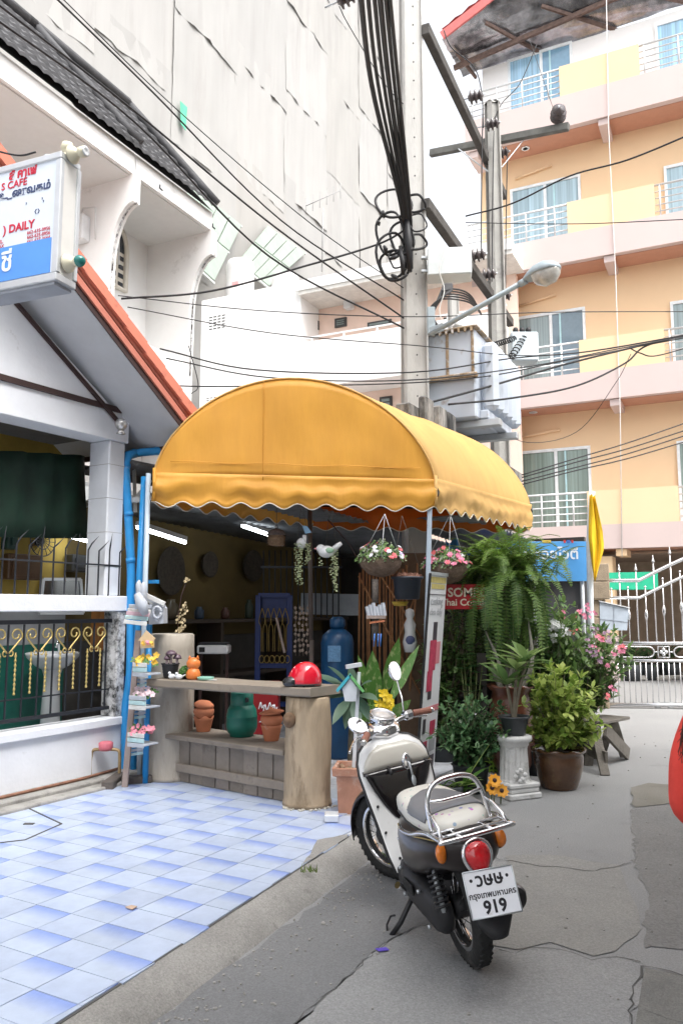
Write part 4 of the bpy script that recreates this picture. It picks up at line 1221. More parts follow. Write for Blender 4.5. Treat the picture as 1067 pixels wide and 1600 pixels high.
mb = MB(); taper(mb, P2.x, P2.y, .3, 0, zt2 - .06, .33, .25, .28, .22, .06)
taper(mb, P2.x, P2.y, .3, zt2 - .06, zt2, .25, .17, .22, .14, .04); W(mb, 'shaft', mat('grey_pole_concrete', (.36, .352, .33), .85, var=.12, scale=3, bump=.3, dirt=(.2, .19, .18), dirt_amt=.4), pole2)
P3 = AT(708, 480, 15.5)
pole3 = thing('concrete_pole', 'short pale concrete pole far behind the transformer', 'pole', (P3.x, P3.y, 0), 0)
mb = MB(); taper(mb, P3.x, P3.y, .2, 0, AT(708, 462, 15.5).z, .22, .20, .2, .18, .03); W(mb, 'shaft', M_PCONC, pole3)
def arm(p, q, wd, ht, label, m=M_TIMB, par=None):
    t = thing('crossarm', label, 'crossarm', p)
    mb = MB(); mb.bar(p, q, wd, ht, bev=.01); W(mb, 'timber', m, t); return t
A0 = AT(664, 45, 9.85); dirA = (AT(788, 300, 14.3) - A0)
zA = A0.z
A1 = A0 + Vector((dirA.x, dirA.y, 0)).normalized() * 4.8
arm1 = arm(A0, A1, .11, .16, 'long dark timber crossarm high between the two poles')
B0 = AT(664, 318, 9.85); B1 = AT(797, 503, 14.25); B1.z = B0.z
arm2 = arm(B0, B1, .12, .15, 'lower dark timber crossarm above the transformer')
C0, C1 = AT(672, 240, 13.9), AT(888, 198, 12.5)
arm3 = arm(C0, C1, .10, .13, 'grey horizontal crossarm with two steel braces on the thinner pole', mat('weathered_arm', (.13, .13, .12), .85, var=.25, scale=6))
for x0, y0, x1, y1 in ((716, 233, 762, 268), (826, 208, 783, 262)):
    mb = MB(); mb.bar(AT(x0, y0, 13.0), AT(x1, y1, 12.85), .035, .012); W(mb, 'brace', M_GALV, arm3)
def insulator(p, ax, label, s=1.0, group='porcelain insulators'):
    t = thing('insulator', label, 'insulator', p, group=group)
    q = Vector(ax).normalized().to_track_quat('Z', 'Y').to_matrix().to_4x4()
    M = Matrix.Translation(p) @ q @ Matrix.Scale(s * 1.2, 4)
    mb = MB(); mb.lathe([(.03, -.02), (.045, 0), (.085, .01), (.09, .03), (.05, .035), (.045, .06), (.085, .07), (.09, .09), (.05, .095), (.045, .12), (.07, .13), (.075, .15), (.03, .16), (.02, .18)], (0, 0, 0), 16, M); W(mb, 'body', M_PORC, t)
    mb = MB(); mb.tube([M @ Vector((0, 0, -.16)), M @ Vector((0, 0, .2))], .012, 6); W(mb, 'pin', M_GALV, t)
    return t
sd_ = -SF.b
for i, (x, y, f) in enumerate(((738, 152, .40), (764, 195, .58), (780, 240, .76))):
    Y = A0.y + (A1.y - A0.y) * f
    insulator(AT(x, y, Y) - sd_ * .05, (.95, -.25, .1), ('brown porcelain insulator nearest the tall pole on the high crossarm', 'middle porcelain insulator on the high crossarm', 'porcelain insulator at the far end of the high crossarm')[i])
for i, (x, y, f) in enumerate(((742, 400, .45), (759, 430, .64), (783, 464, .82))):
    Y = B0.y + (B1.y - B0.y) * f
    insulator(AT(x, y, Y) - sd_ * .05, (.95, -.25, .1), ('porcelain insulator beside the pale box on the lower crossarm', 'middle porcelain insulator on the lower crossarm', 'porcelain insulator at the far end of the lower crossarm')[i])
insulator(AT(871, 186, 12.6), (-.2, -1, .15), 'dark porcelain insulator on the tip of the braced crossarm', 1.25)
insulator(AT(530, 2, 9.0), (.9, -.3, .2), 'dark porcelain insulator hanging at the top edge of the picture', 1.0)
BF = Fr((P1.x - .05, P1.y - .1), 26)
bz0 = AT(700, 735, 10.6).z
plat_t = thing('transformer_platform', 'black stained concrete beams carrying the transformer between the poles', 'platform', BF(0, 0, 4.0), BF.rz)
zb_t = AT(745, 652, 9.95).z; zt_b = zb_t - .09
mb = MB(); mb.boxfr(BF, -1.0, 4.4, -.36, -.18, zt_b - .66, zt_b, .015); W(mb, 'beam', M_OLDC, plat_t)
mb = MB(); mb.boxfr(BF, -.6, 4.4, .22, .40, zt_b - .66, zt_b, .015); W(mb, 'beam', M_OLDC, plat_t)
for k in range(5): mb = MB(); mb.boxfr(BF, .0 + k * 1.0, .12 + k * 1.0, -.34, .42, zt_b - .74, zt_b - .661, .01); W(mb, 'tie', M_OLDC, plat_t)
for a_ in (-.75, -.25, .1): mb = MB(); mb.boxfr(BF, a_, a_ + .28, -.46, -.362, zt_b - .5, zt_b + .13, .02); W(mb, 'clamp_block', M_OLDC, plat_t)
for a_ in (.55, 1.45): mb = MB(); mb.boxfr(BF, a_, a_ + .14, -.98, .5, zt_b + .002, zt_b + .09, .005); W(mb, 'channel', M_GALV, plat_t)
M_TR = mat('pale_blue_transformer_paint', (.52, .57, .64), .5, var=.05, scale=3, dirt=(.28, .2, .14), dirt_amt=.18, dirt_scale=3)
M_RUSTW = mat('rusty_weld', (.30, .22, .14), .8, var=.4, scale=15, dirt=(.6, .6, .6), dirt_amt=.5, dirt_scale=9)
zb_t = zt_b + .092; zt_t = AT(740, 515, 10.0).z
ca, cb = .15, 1.75
tr = thing('transformer', 'large pale blue pole transformer with cooling fins and rust streaks', 'transformer', BF(ca, 0, zb_t), BF.rz)
bL, bR = .10, -.72
mb = MB(); mb.boxfr(BF, ca + .25, cb, bR, bL, zb_t, zt_t, .02); W(mb, 'tank', M_TR, tr)
mb = MB(); mb.boxfr(BF, ca + .19, cb + .06, bR - .05, bL + .05, zt_t + .002, zt_t + .03, .008); W(mb, 'lid', M_RUSTW, tr)
zmid = zb_t + (zt_t - zb_t) * .46
mb = MB(); mb.boxfr(BF, ca + .17, ca + .248, bR - .04, bL, zmid - .03, zmid + .04, .015); W(mb, 'band', M_RUSTW, tr)
for bb in (bR + .03, -.35): mb = MB(); mb.boxfr(BF, ca + .235, ca + .248, bb - .02, bb + .02, zmid + .045, zt_t, .004); W(mb, 'weld', M_RUSTW, tr)
for k in range(6):
    a_ = ca + .42 + k * .235
    mb = MB(); mb.boxfr(BF, a_, a_ + .13, bR - .24, bR - .02, zb_t + .12 - .0 * k, zt_t - .14, .06); W(mb, 'fin', M_TR, tr)
mb = MB(); mb.boxfr(BF, ca + .4, cb, bR - .12, bR + .0, zb_t + .01, zb_t + .12, .01); W(mb, 'base', M_TR, tr)
for k in range(10):     # bolts along the lid
    mb = MB(); mb.box(BF(ca + .2, bR + .03 + k * .085, zt_t - .02), (.03, .03, .05)); W(mb, 'bolt', M_RUSTW, tr)
for k, bb in enumerate((-.45, -.4, -.35)):
    p = BF(ca + .40 + k * .35, bb, zt_t + .03)
    mb = MB(); mb.lathe([(.06, 0), (.045, .04), (.075, .05), (.045, .07), (.075, .08), (.04, .11), (.035, .2), (.02, .24)], p, 12); W(mb, 'bushing', mat('white_porcelain', (.62, .62, .6), .25, coat=.3), tr)
cbx = thing('junction_box', 'pale grey box with three black terminals beside the transformer', 'box', AT(805, 555, 11.6))
Q0, Q1 = AT(796, 568, 12.2), AT(837, 523, 12.2)
mb = MB(); mb.box((Q0 + Q1) / 2, (abs(Q1.x - Q0.x), .3, abs(Q1.z - Q0.z)), None, .02); W(mb, 'box', mat('pale_blue_grey_box', (.55, .62, .66), .5), cbx)
for k in range(3):
    c = AT(805 + k * 10, 521, 12.2); mb = MB(); mb.lathe([(.045, 0), (.045, .06), (.03, .09)], c, 10); W(mb, 'terminal', M_CABLE, cbx)
def coil(p, q, r, turns, n=10):
    p, q = Vector(p), Vector(q); d = (q - p); x = d.normalized(); y = x.orthogonal().normalized(); z = x.cross(y)
    N = turns * n
    return [p + d * (i / N) + (y * cos(2 * pi * i / n) + z * sin(2 * pi * i / n)) * r for i in range(N + 1)]
mb = MB(); mb.tube(coil(AT(820, 524, 12.1), AT(797, 560, 12.0), .05, 8, 8), .010, 5); mb.tube(coil(AT(806, 528, 12.1), AT(768, 540, 11.8), .04, 12, 8), .010, 5); W(mb, 'coiled_lead', M_CABLE, cbx)
Q0, Q1 = AT(670, 428, 9.65), AT(738, 386, 9.65)
sb = thing('switch_box', 'pale grey steel box fixed beside the tall pole below the cable coils', 'box', (Q0 + Q1) / 2)
mb = MB(); mb.box((0, 0, 0), (Q1.x - Q0.x, .30, Q1.z - Q0.z), Matrix.Translation((Q0 + Q1) / 2 + Vector((0, .15, 0))) @ Matrix.Rotation(-.12, 4, 'Z'), .012); W(mb, 'box', mat('pale_grey_box', (.56, .60, .60), .5, var=.06), sb)
for zz in (.10, -.08): mb = MB(); mb.box((Q0 + Q1) / 2 + Vector((-.29, .15, zz)), (.14, .06, .03)); W(mb, 'bracket', M_GALV, sb)
rnd = random.Random(2)
mb = MB(); mb.tube([AT(690 + 4 * sin(k * .9), 375 + k * 9, 9.6) for k in range(16)], .006, 5); W(mb, 'loose_wire', mat('white_wire', (.65, .65, .62), .5), sb)
sl = thing('street_lamp', 'street lamp with glass bowl on a grey arm from the tall pole', 'street lamp', AT(672, 500, 9.75))
M_GREYP = mat('grey_blue_paint', (.33, .39, .42), .45, var=.08)
mb = MB(); mb.box(AT(673, 502, 9.75), (.10, .08, .36), None, .01); W(mb, 'plate', M_GREYP, sl)
la, lb = AT(672, 522, 9.72), AT(822, 438, 9.0)
mb = MB(); mb.tube([la, la.lerp(lb, .5), lb], .032, 10); W(mb, 'arm', M_GREYP, sl)
mb = MB(); mb.bar(AT(672, 518, 9.72), la.lerp(lb, .14) + Vector((0, 0, .0)), .03, .10); W(mb, 'gusset', M_GREYP, sl)
mb = MB(); mb.tube([la.lerp(lb, .93), la.lerp(lb, 1.0)], .042, 10); W(mb, 'collar', M_GREYP, sl)
hd = (AT(874, 417, 8.75) - lb).normalized(); hl = (AT(874, 417, 8.75) - lb).length
yv = Vector((0, 0, 1)).cross(hd).normalized(); zv = hd.cross(yv)
HM = Matrix((hd, yv, zv)).transposed().to_4x4(); HM.translation = lb
def headring(x, w_, zt, zb): return [HM @ Vector((x * hl, w_ * cos(a), (zt if sin(a) > 0 else zb) * sin(a) * (1 if sin(a) > 0 else -1) * (1 if sin(a) > 0 else -1))) for a in [2 * pi * k / 20 for k in range(20)]]
mb = MB(); mb.loft([headring(x, w_, t, .02) for x, w_, t in ((-.05, .05, .05), (.08, .09, .08), (.3, .13, .13), (.6, .145, .14), (.85, .12, .10), (.98, .06, .05), (1.02, .02, .02))]); W(mb, 'head', M_GREYP, sl)
mb = MB(); mb.loft([headring(x, w_, .0, t) for x, w_, t in ((.18, .06, .03), (.25, .11, .10), (.5, .13, .16), (.8, .11, .15), (.95, .07, .08), (1.0, .03, .02))]); W(mb, 'bowl', mat('clouded_glass', (.62, .60, .55), .18, var=.35, scale=9, coat=.5, trans=.25), sl)
# ==== CABLES
ncab = [0]
def cable(pts, r, label, sag=None, group='overhead cables', m=M_CABLE, n=6, cat='cable', name='overhead_cable'):
    mb = MB(); mb.tube(pts, r, n)
    ncab[0] += 1
    return tag(mb.build(name, m), label, cat, group)
def sm(pts, n=10):
    """Catmull-Rom through pts."""
    P = [Vector(p) for p in pts]; P = [2 * P[0] - P[1]] + P + [2 * P[-1] - P[-2]]; out = []
    for i in range(1, len(P) - 2):
        for k in range(n):
            t = k / n
            out.append(.5 * ((2 * P[i]) + (P[i + 1] - P[i - 1]) * t + (2 * P[i - 1] - 5 * P[i] + 4 * P[i + 1] - P[i + 2]) * t * t + (3 * P[i] - P[i - 1] - 3 * P[i + 1] + P[i + 2]) * t ** 3))
    out.append(P[-2]); return out
end = AT(640, 370, 9.7)
bx = [(566, 575), (574, 578), (582, 597), (590, 604), (597, 612), (601, 619)]
ords = ('leftmost', 'second from the left', 'third from the left', 'fourth from the left', 'fifth from the left', 'rightmost')
for i, x in enumerate((566, 575, 583, 590, 597, 602)):
    st = AT(x - 14 + i * 1.5, -140, 5.2); md = AT(x + 14 + i * 1.2, 130, 7.7); ex = AT(628 + i * 2.6, 330, 9.55); en = AT(633 + i * 2, 420, 9.72)
    cable(sm([st, md, ex, en], 8), .019 if i % 3 else .026, 'thick black cable dropping to the tall pole, %s of the bundle' % ords[i], group='thick cables on the tall pole')
rnd = random.Random(21)
labs = ['cable loop on the tall pole, uppermost of the coils', 'small right hand cable loop below the uppermost coil', 'wide cable loop on the left of the tall pole', 'cable loop hanging left with a taped joint', 'right hand cable loop halfway down the coils', 'lower right cable loop on the pole face', 'lowest cable loop ending in taped joints', 'tight small cable loop among the coils', 'inner cable loop beside the tied bundle']
loops = [(615, 318, 28, 22), (648, 318, 16, 14), (610, 365, 22, 34), (612, 400, 24, 36), (652, 348, 14, 14), (650, 378, 16, 12), (616, 415, 22, 24), (620, 405, 12, 14), (628, 372, 18, 26)]
for (cx, cy, rx, ry), lb_ in zip(loops, labs):
    pts = []
    for k in range(29):
        an = 2 * pi * k / 28 + .6
        pts.append(AT(cx + rx * cos(an) + 2 * sin(3 * an), cy + ry * sin(an), 9.68 - .08 * cos(an * 1.0 + cx) + .002 * k))
    cable(pts, .017 if rx > 14 else .012, lb_, group='coiled cables on the tall pole', cat='cable', name='cable_coil')
jt = thing('cable_tie', 'black taped cable joints tied against the tall pole', 'cable joint', AT(640, 400, 9.7))
for (x0, y0, x1, y1, r_) in ((634, 330, 640, 425, .05), (600, 385, 603, 395, .03), (598, 330, 600, 340, .025), (612, 430, 620, 436, .032), (608, 405, 622, 400, .028), (625, 385, 630, 430, .035), (590, 345, 592, 352, .022)):
    mb = MB(); mb.tube([AT(x0, y0, 9.66), AT((x0 + x1) / 2 + 1, (y0 + y1) / 2, 9.62), AT(x1, y1, 9.66)], [r_ * .6, r_, r_ * .6], 8); W(mb, 'joint', M_CABLE, jt)
rnd = random.Random(4)
posn = ('outermost', 'second outer', 'third outer', 'fourth outer', 'middle', 'fourth inner', 'third inner', 'second inner', 'innermost')
for i in range(9):
    f = i / 8
    pts = sm([AT(700 - 8 * f, 425, 10.6), AT(706 - 14 * f, 452 - 6 * f, 10.5), AT(684 - 4 * f + 10 * (1 - f), 462 + 26 * f * .6, 10.2), AT(672 + 5 * f, 482 + 14 * f, 10.05), AT(675 + 8 * f, 508, 9.9)], 8)
    cable(pts, .014, 'black cable looping behind the lamp arm, %s of the bunch' % posn[i], group='looped cables behind the lamp arm')
    if i < 5:
        pts = sm([AT(690, 455 + i * 3, 10.3), AT(712, 452 + i * 4, 10.6), AT(735, 462 + i * 3, 11.0), AT(752, 492, 11.6)], 6)
        cable(pts, .012, 'black cable running over the transformer, %s of the bunch' % posn[i], group='looped cables behind the lamp arm')
def wire(px, r, label, group='overhead wires', n=8):
    cable(sm([AT(x, y, Y) for x, y, Y in px], n), r, label, group=group, n=5)
wire([(-40, 5, 6.0), (210, 190, 7.5), (420, 400, 8.9), (635, 515, 9.9)], .012, 'thick black wire from top left, lowest of the slanting wires')
wire([(-30, -15, 6.2), (200, 165, 7.6), (430, 355, 9.0), (632, 498, 9.95)], .012, 'black wire from top left, second lowest of the slanting wires')
wire([(50, -40, 6.4), (240, 145, 7.8), (440, 345, 9.1), (632, 470, 10)], .010, 'black wire from top left, third of the slanting wires')
wire([(80, -20, 8.0), (270, 165, 9.0), (480, 345, 9.6), (630, 450, 10)], .007, 'thin dark wire from top left, highest of the slanting wires')
wire([(190, 467, 9.5), (330, 455, 9.6), (480, 415, 9.7), (590, 382, 9.7), (640, 355, 9.7)], .014, 'twisted black wire rising from the white house to the cable coils')
wire([(185, 462, 9.5), (400, 485, 9.8), (640, 495, 9.6), (860, 488, 10.5), (1090, 487, 12)], .007, 'thin wire crossing level behind the street lamp arm')
wire([(200, 480, 9.5), (420, 520, 9.6), (650, 540, 9.6), (860, 555, 10.5), (1090, 520, 12)], .007, 'thin wire crossing the front of the transformer tank')
wire([(250, 545, 9.0), (400, 578, 9.4), (640, 582, 9.6), (800, 560, 10.2), (930, 548, 11), (1090, 520, 12)], .010, 'dark wire sagging above the awning towards the right')
wire([(260, 560, 9.0), (420, 590, 9.3), (640, 594, 9.5), (830, 572, 10.2), (950, 548, 11), (1090, 522, 12)], .009, 'dark wire just above the awning crown')
wire([(240, 600, 9.0), (330, 604, 9.0), (600, 600, 9.4), (760, 588, 10), (900, 560, 11), (1090, 524, 12)], .009, 'lowest dark wire sagging over the awning crown')
wire([(668, 630, 9.6), (760, 605, 10), (880, 570, 10.8), (980, 545, 11.4), (1090, 518, 12)], .015, 'thick twisted wire from the stained beam to the right edge')
wire([(700, 632, 9.6), (800, 622, 10), (900, 603, 10.8), (975, 568, 11.4), (1010, 540, 11.6), (1090, 520, 12)], .014, 'thick wire sagging in front of the pink band')
wire([(985, 545, 11.3), (1000, 552, 11.4), (1025, 556, 11.5), (1090, 538, 12)], .010, 'short loose wire tail below the knot at the right')
wire([(727, 338, 13), (800, 318, 12.5), (890, 275, 12), (980, 250, 11.5), (1090, 205, 11)], .014, 'black wire crossing the third floor windows upwards')
wire([(727, 348, 13), (900, 350, 12.4), (1090, 342, 11.5)], .008, 'thin level wire crossing the third floor windows')
for i, (y0, y1, ym) in enumerate(((742, 660, 716), (746, 672, 722), (752, 680, 730), (757, 690, 735))):
    wire([(815, y0, 12.0), (900, ym, 12.2), (980, (ym + y1) / 2 + 4, 12.6), (1090, y1 - 6, 13)], .010, 'black wire over the first floor window, %s of the four' % ('highest', 'second', 'third', 'lowest')[i], group='wires over the first floor window')
wire([(985, 553, 11.3), (960, 600, 11.5), (900, 675, 11.8), (815, 690, 11.5), (760, 640, 10.5)], .005, 'thin pale drooping wire between the knot and the transformer')
wire([(838, 70, 13), (812, 130, 13), (785, 160, 13), (772, 185, 12.9)], .008, 'short wire curving from the foil roof to the thinner pole')
wire([(693, 48, 12), (705, 75, 12), (740, 105, 12.2), (752, 145, 12.2), (755, 200, 12.2)], .010, 'short wire curving down past the high crossarm')
for i, (x, y0, y1, Y) in enumerate(((754, 165, 405, 12.0), (771, 205, 440, 12.6), (792, 245, 470, 13.3))):
    wire([(x, y0, Y), (x - 2, (y0 + y1) / 2, Y), (x - 3, y1, Y)], .010, 'vertical wire between the crossarms, %s of three' % ('left', 'middle', 'right')[i], group='vertical wires between the crossarms')
wire([(295, 540, 9), (310, 600, 9), (300, 615, 8.9)], .006, 'short wire hanging beside the gable eave')
wire([(-20, 232, 4.5), (28, 243, 4.4), (57, 238, 4.4)], .006, 'stay wire holding the café sign')
wire([(826, 60, 14), (850, 130, 13), (868, 182, 12.6)], .005, 'thin wire from the foil roof to the crossarm tip')
wire([(530, 10, 9.0), (545, 40, 9.2), (600, 130, 9.6), (632, 165, 9.9)], .006, 'thin wire from the hanging insulator to the tall pole')
# ==== YELLOW AWNING
FL = AT(240, 786, 7.3); FR_ = AT(680, 799, 7.7)
zv = (FL.z + FR_.z) / 2
FL.z = FR_.z = 0
fd = (FR_ - FL); fw = fd.length; fx = fd.normalized()
adir = Vector((sin(radians(35)), cos(radians(35)), 0)); AD = 2.45
zband = 2.80; zpk = AT(460, 592, 7.5).z
def canvas(name, c, tl):
    m = bpy.data.materials.new(name); m.use_nodes = True
    nt = m.node_tree; L = nt.links; bs = nt.nodes['Principled BSDF']; bs.inputs['Roughness'].default_value = .55
    geo = nd(nt, 'ShaderNodeNewGeometry')
    mp = nd(nt, 'ShaderNodeMapping'); mp.inputs['Scale'].default_value = (1, 1, .25); L.new(geo.outputs['Position'], mp.inputs[0])
    n = nd(nt, 'ShaderNodeTexNoise'); n.inputs['Scale'].default_value = 2.2; n.inputs['Detail'].default_value = 7; n.inputs['Roughness'].default_value = .65; L.new(mp.outputs[0], n.inputs['Vector'])
    r = nd(nt, 'ShaderNodeMapRange'); r.inputs['From Min'].default_value = .35; r.inputs['From Max'].default_value = .7; L.new(n.outputs['Fac'], r.inputs['Value'])
    x = nd(nt, 'ShaderNodeMix', data_type='RGBA'); L.new(r.outputs[0], x.inputs['Factor'])
    x.inputs['A'].default_value = (*c, 1); x.inputs['B'].default_value = (c[0] * .84, c[1] * .80, c[2] * .8, 1)
    L.new(x.outputs['Result'], bs.inputs['Base Color'])
    t = nd(nt, 'ShaderNodeBsdfTranslucent'); L.new(x.outputs['Result'], t.inputs['Color'])
    ms = nd(nt, 'ShaderNodeMixShader'); ms.inputs[0].default_value = tl
    L.new(bs.outputs[0], ms.inputs[1]); L.new(t.outputs[0], ms.inputs[2]); L.new(ms.outputs[0], nt.nodes['Material Output'].inputs[0])
    wv = nd(nt, 'ShaderNodeTexNoise'); wv.inputs['Scale'].default_value = 5; wv.inputs['Detail'].default_value = 4; L.new(mp.outputs[0], wv.inputs['Vector'])
    bp = nd(nt, 'ShaderNodeBump'); bp.inputs['Strength'].default_value = .4; bp.inputs['Distance'].default_value = .03; L.new(wv.outputs['Fac'], bp.inputs['Height']); L.new(bp.outputs[0], bs.inputs['Normal'])
    return m
M_CANV = canvas('yellow_canvas', (.76, .385, .05), .22)
M_CANVS = canvas('lit_yellow_canvas', (.78, .50, .17), .25)  # paler canvas copy: light on the top and right side put into its colour
awn = thing('awning', 'barrel shaped yellow canvas awning with scalloped valance', 'awning', (FL.x, FL.y, zv))
def arch_pt(t):           # t 0..1 left to right along the curved edge: (x along front, z)
    an = pi * (1 - t)
    x = fw / 2 + fw / 2 * cos(an) * (1 if True else 0)
    z = zband + .03 + (zpk - zband - .03) * max(sin(an), 0) ** 1.28
    return x, z
NA = 40
front = [arch_pt(i / NA) for i in range(NA + 1)]
def fp(x, z, d=0.0): return FL + fx * x + adir * d + Vector((0, 0, z))
mb = MB(); rows = []
for j in range(13):
    t = j / 12; row = []
    for i, (x, z) in enumerate(front):
        zz = (zband + .02) + (z - zband - .02) * t
        fold = (.03 * mnoise.noise(Vector((x * 2.0, zz * 1.0, 1))) + .018 * mnoise.noise(Vector((x * 6 + zz * 2, zz * 2.5, 4)))) * min(1, t * 6) * (1 - t ** 4)
        row.append(fp(x, zz) + Vector((0, fold, 0)))
    rows.append(row)
mb.loft(rows, close=False, cap=False); W(mb, 'front_panel', M_CANV, awn, rcalc=False, solid=.004)
def scallop_strip(name, p0, p1, zt, zb, ns, amp, m, sag=0.0, folds=.02, pleat=True):
    L_ = (p1 - p0).length; N = ns * 10; rows = []
    nrm = Vector((0, 0, 1)).cross((p1 - p0).normalized())
    for j in range(9):
        t = j / 8; row = []
        for i in range(N + 1):
            s = i / N
            edge = zb + amp * (.5 + .5 * cos(2 * pi * ns * s))
            z = zt + (edge - zt) * t - sag * sin(pi * s) * .3
            d = folds * 1.5 * mnoise.noise(Vector((s * L_ * 2.2 + t, t * 2.6, 7))) * min(1, t * 4) + folds * .7 * sin(t * 9 + 5 * mnoise.noise(Vector((s * L_ * .9, 0, 3)))) * min(1, t * 5)
            row.append(p0.lerp(p1, s) + nrm * d + Vector((0, 0, z)))
        rows.append(row)
    mb = MB(); mb.loft(rows, close=False, cap=False)
    o = W(mb, name, m, awn, rcalc=False, solid=.004)
    mb = MB(); mb.tube([r + Vector((0, 0, -.002)) for r in rows[-1]], .006, 4); W(mb, 'piping', mat('cream_piping', (.62, .60, .52), .7), awn)
    return o
scallop_strip('valance', FL - Vector((0, .012, 0)), FR_ - Vector((0, .012, 0)), zband + .05, zv - .02, 10, .055, M_CANV)
scallop_strip('valance', FR_ + Vector((.014, -.01, 0)), FR_ + adir * AD + Vector((.014, -.01, 0)), zband + .06, zv - .02, 12, .055, M_CANVS)
scallop_strip('valance', FL, FL + adir * AD, zband + .03, zv - .02, 9, .055, M_CANV)
M_CANVO = canvas('orange_canvas_lining', (.62, .17, .015), .3)
scallop_strip('valance', FL + adir * AD, FR_ + adir * AD, zband + .03, zv - .04, 9, .05, M_CANVO)
mb = MB(); rows = []
for i, (x, z) in enumerate(front):
    rows.append([fp(x, z + .018 * mnoise.noise(Vector((i * .25, k * .7, 2))) - .02 * sin(pi * k / 12) * abs(sin(3 * pi * k / 12)), AD * k / 12) for k in range(13)])
mb.loft(rows, close=False, cap=False); W(mb, 'canopy', M_CANVS, awn, rcalc=False, solid=.004)
for t in (.42, .72):
    x, z = arch_pt(t); mb = MB(); mb.tube([fp(x, zband + (z - zband) * k / 8) - Vector((0, .006, 0)) for k in range(9)], .004, 4); W(mb, 'seam', M_CANV, awn)
mb = MB(); mb.tube([fp(x, z + .004) - Vector((0, .004, 0)) for x, z in front], .009, 6); W(mb, 'seam', M_CANVS, awn)
mb = MB(); mb.tube([fp(fw * (.055 + .89 * k / 20), zband + .155 + .006 * sin(k)) - Vector((0, .022, 0)) for k in range(21)], .0035, 5); W(mb, 'seam', M_CANV, awn)
for c_, m_ in ((FR_, M_CANVS), (FL, M_CANV)):
    mb = MB(); mb.tube([c_ + Vector((.004, -.012, zband + .09)), c_ + Vector((.006, -.012, (zband + zv) / 2)), c_ + Vector((.004, -.012, zv + .03))], .016, 8); W(mb, 'corner_hem', m_, awn)
M_POSTW = mat('pale_blue_post', (.42, .50, .58), .45, var=.08)
M_BLUE = mat('bright_blue_plastic_pipe', (.025, .27, .62), .4, var=.08, dirt=(.3, .42, .55), dirt_amt=.25, dirt_scale=5)
ft = FR_ + Vector((-.05, .02, 0))
mb = MB(); mb.bar(ft + Vector((0, 0, zv + .10)), ft + Vector((-.10, .02, .02)), .045, .045, up=(0, 1, 0), bev=.004); W(mb, 'post', M_POSTW, awn)
fl2 = AT(231, 790, 7.35); mb = MB(); mb.tube([Vector((fl2.x, fl2.y, zv + .3)), Vector((fl2.x, fl2.y, Z0))], .024, 8); W(mb, 'post', M_POSTW, awn)
for d in (.05, AD):
    mb = MB(); mb.tube([fp(0, zband, d), fp(fw, zband, d)], .016, 6); W(mb, 'frame', M_BLACKM, awn)
    mb = MB(); mb.tube([fp(x, z - .06, d + .03) for x, z in front], .014, 6); W(mb, 'frame', M_BLACKM, awn)
mb = MB(); mb.tube([AT(484, 790, 8.4), AT(486, 1000, 8.4)], .024, 8); mb.tube([AT(487, 1000, 8.4), Vector((AT(486, 1000, 8.4).x, 8.4, Z0))], .024, 8); W(mb, 'post', mat('brown_post', (.10, .08, .07), .6), awn)
pp = [AT(272, 703, 7.75), AT(215, 708, 7.65), AT(200, 716, 7.6), AT(197, 735, 7.55), AT(205, 880, 7.5), AT(205, 935, 7.48), AT(204, 1050, 7.46), AT(197, 1110, 7.46), Vector((AT(197, 1190, 7.46).x, 7.46, Z0))]
t = thing('blue_pipe', 'bright blue plastic downpipe with an elbow beside the white column', 'pipe', pp[-1])
mb = MB(); mb.tube(sm(pp[:4], 6) + sm(pp[3:], 6)[1:], .04, 12); W(mb, 'pipe', M_BLUE, t)
mb = MB(); mb.tube([AT(212, 708, 7.645), AT(201, 712, 7.6), AT(197.5, 722, 7.57), AT(197, 730, 7.56)], .046, 12); W(mb, 'elbow', M_BLUE, t)
mb = MB(); mb.tube([AT(201.5, 800, 7.52), AT(202, 806, 7.52)], .044, 12); W(mb, 'socket', M_BLUE, t)
mb = MB(); mb.tube([AT(204.6, 872, 7.5), AT(205, 880, 7.5)], .045, 12); W(mb, 'socket', M_BLUE, t)
p_ = AT(226, 745, 7.42); tag(MB().tube([p_, Vector((p_.x - .02, p_.y, 1.7)), Vector((p_.x - .02, p_.y, Z0))], .030, 10).build('blue_pipe', M_BLUE), 'slimmer blue plastic pipe beside the awning post', 'pipe')
q0 = AT(186, 1060, 7.58); tag(MB().add([q0, AT(200, 1055, 7.6), Vector((AT(205, 1200, 7.6).x, 7.6, Z0)), Vector((AT(178, 1200, 7.58).x, 7.58, Z0))], [(0, 1, 2, 3)]).build('blue_board', mat('deep_blue_board', (.01, .05, .30), .5), solid=.02), 'deep blue board leaning at the wall end behind the pipes', 'board')
# ==== SHOP (walls, ceiling, back)
shop = thing('shop', 'dim open fronted shop under the yellow awning', 'shop', PF(3, -1, Z0), PF.rz)
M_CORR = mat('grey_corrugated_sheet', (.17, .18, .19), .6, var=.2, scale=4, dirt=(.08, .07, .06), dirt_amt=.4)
def corr(mb, P, n=40, amp=.02, per=8):
    rows = []
    for j in range(3):
        rows.append([P[0].lerp(P[1], i / (n * 4)).lerp(P[3].lerp(P[2], i / (n * 4)), j / 2) + Vector((0, 0, amp * sin(i * pi / 2))) for i in range(n * 4 + 1)])
    mb.loft(rows, close=False, cap=False)
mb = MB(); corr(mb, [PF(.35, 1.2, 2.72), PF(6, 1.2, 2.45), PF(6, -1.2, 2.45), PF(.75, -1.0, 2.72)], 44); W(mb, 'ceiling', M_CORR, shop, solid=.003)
mb = MB(); corr(mb, [PF(3.2, -1.2, 2.66), PF(6, -1.2, 2.5), PF(6, -2.2, 2.5), PF(3.2, -2.2, 2.66)], 24); W(mb, 'ceiling', M_CORR, shop, solid=.003)
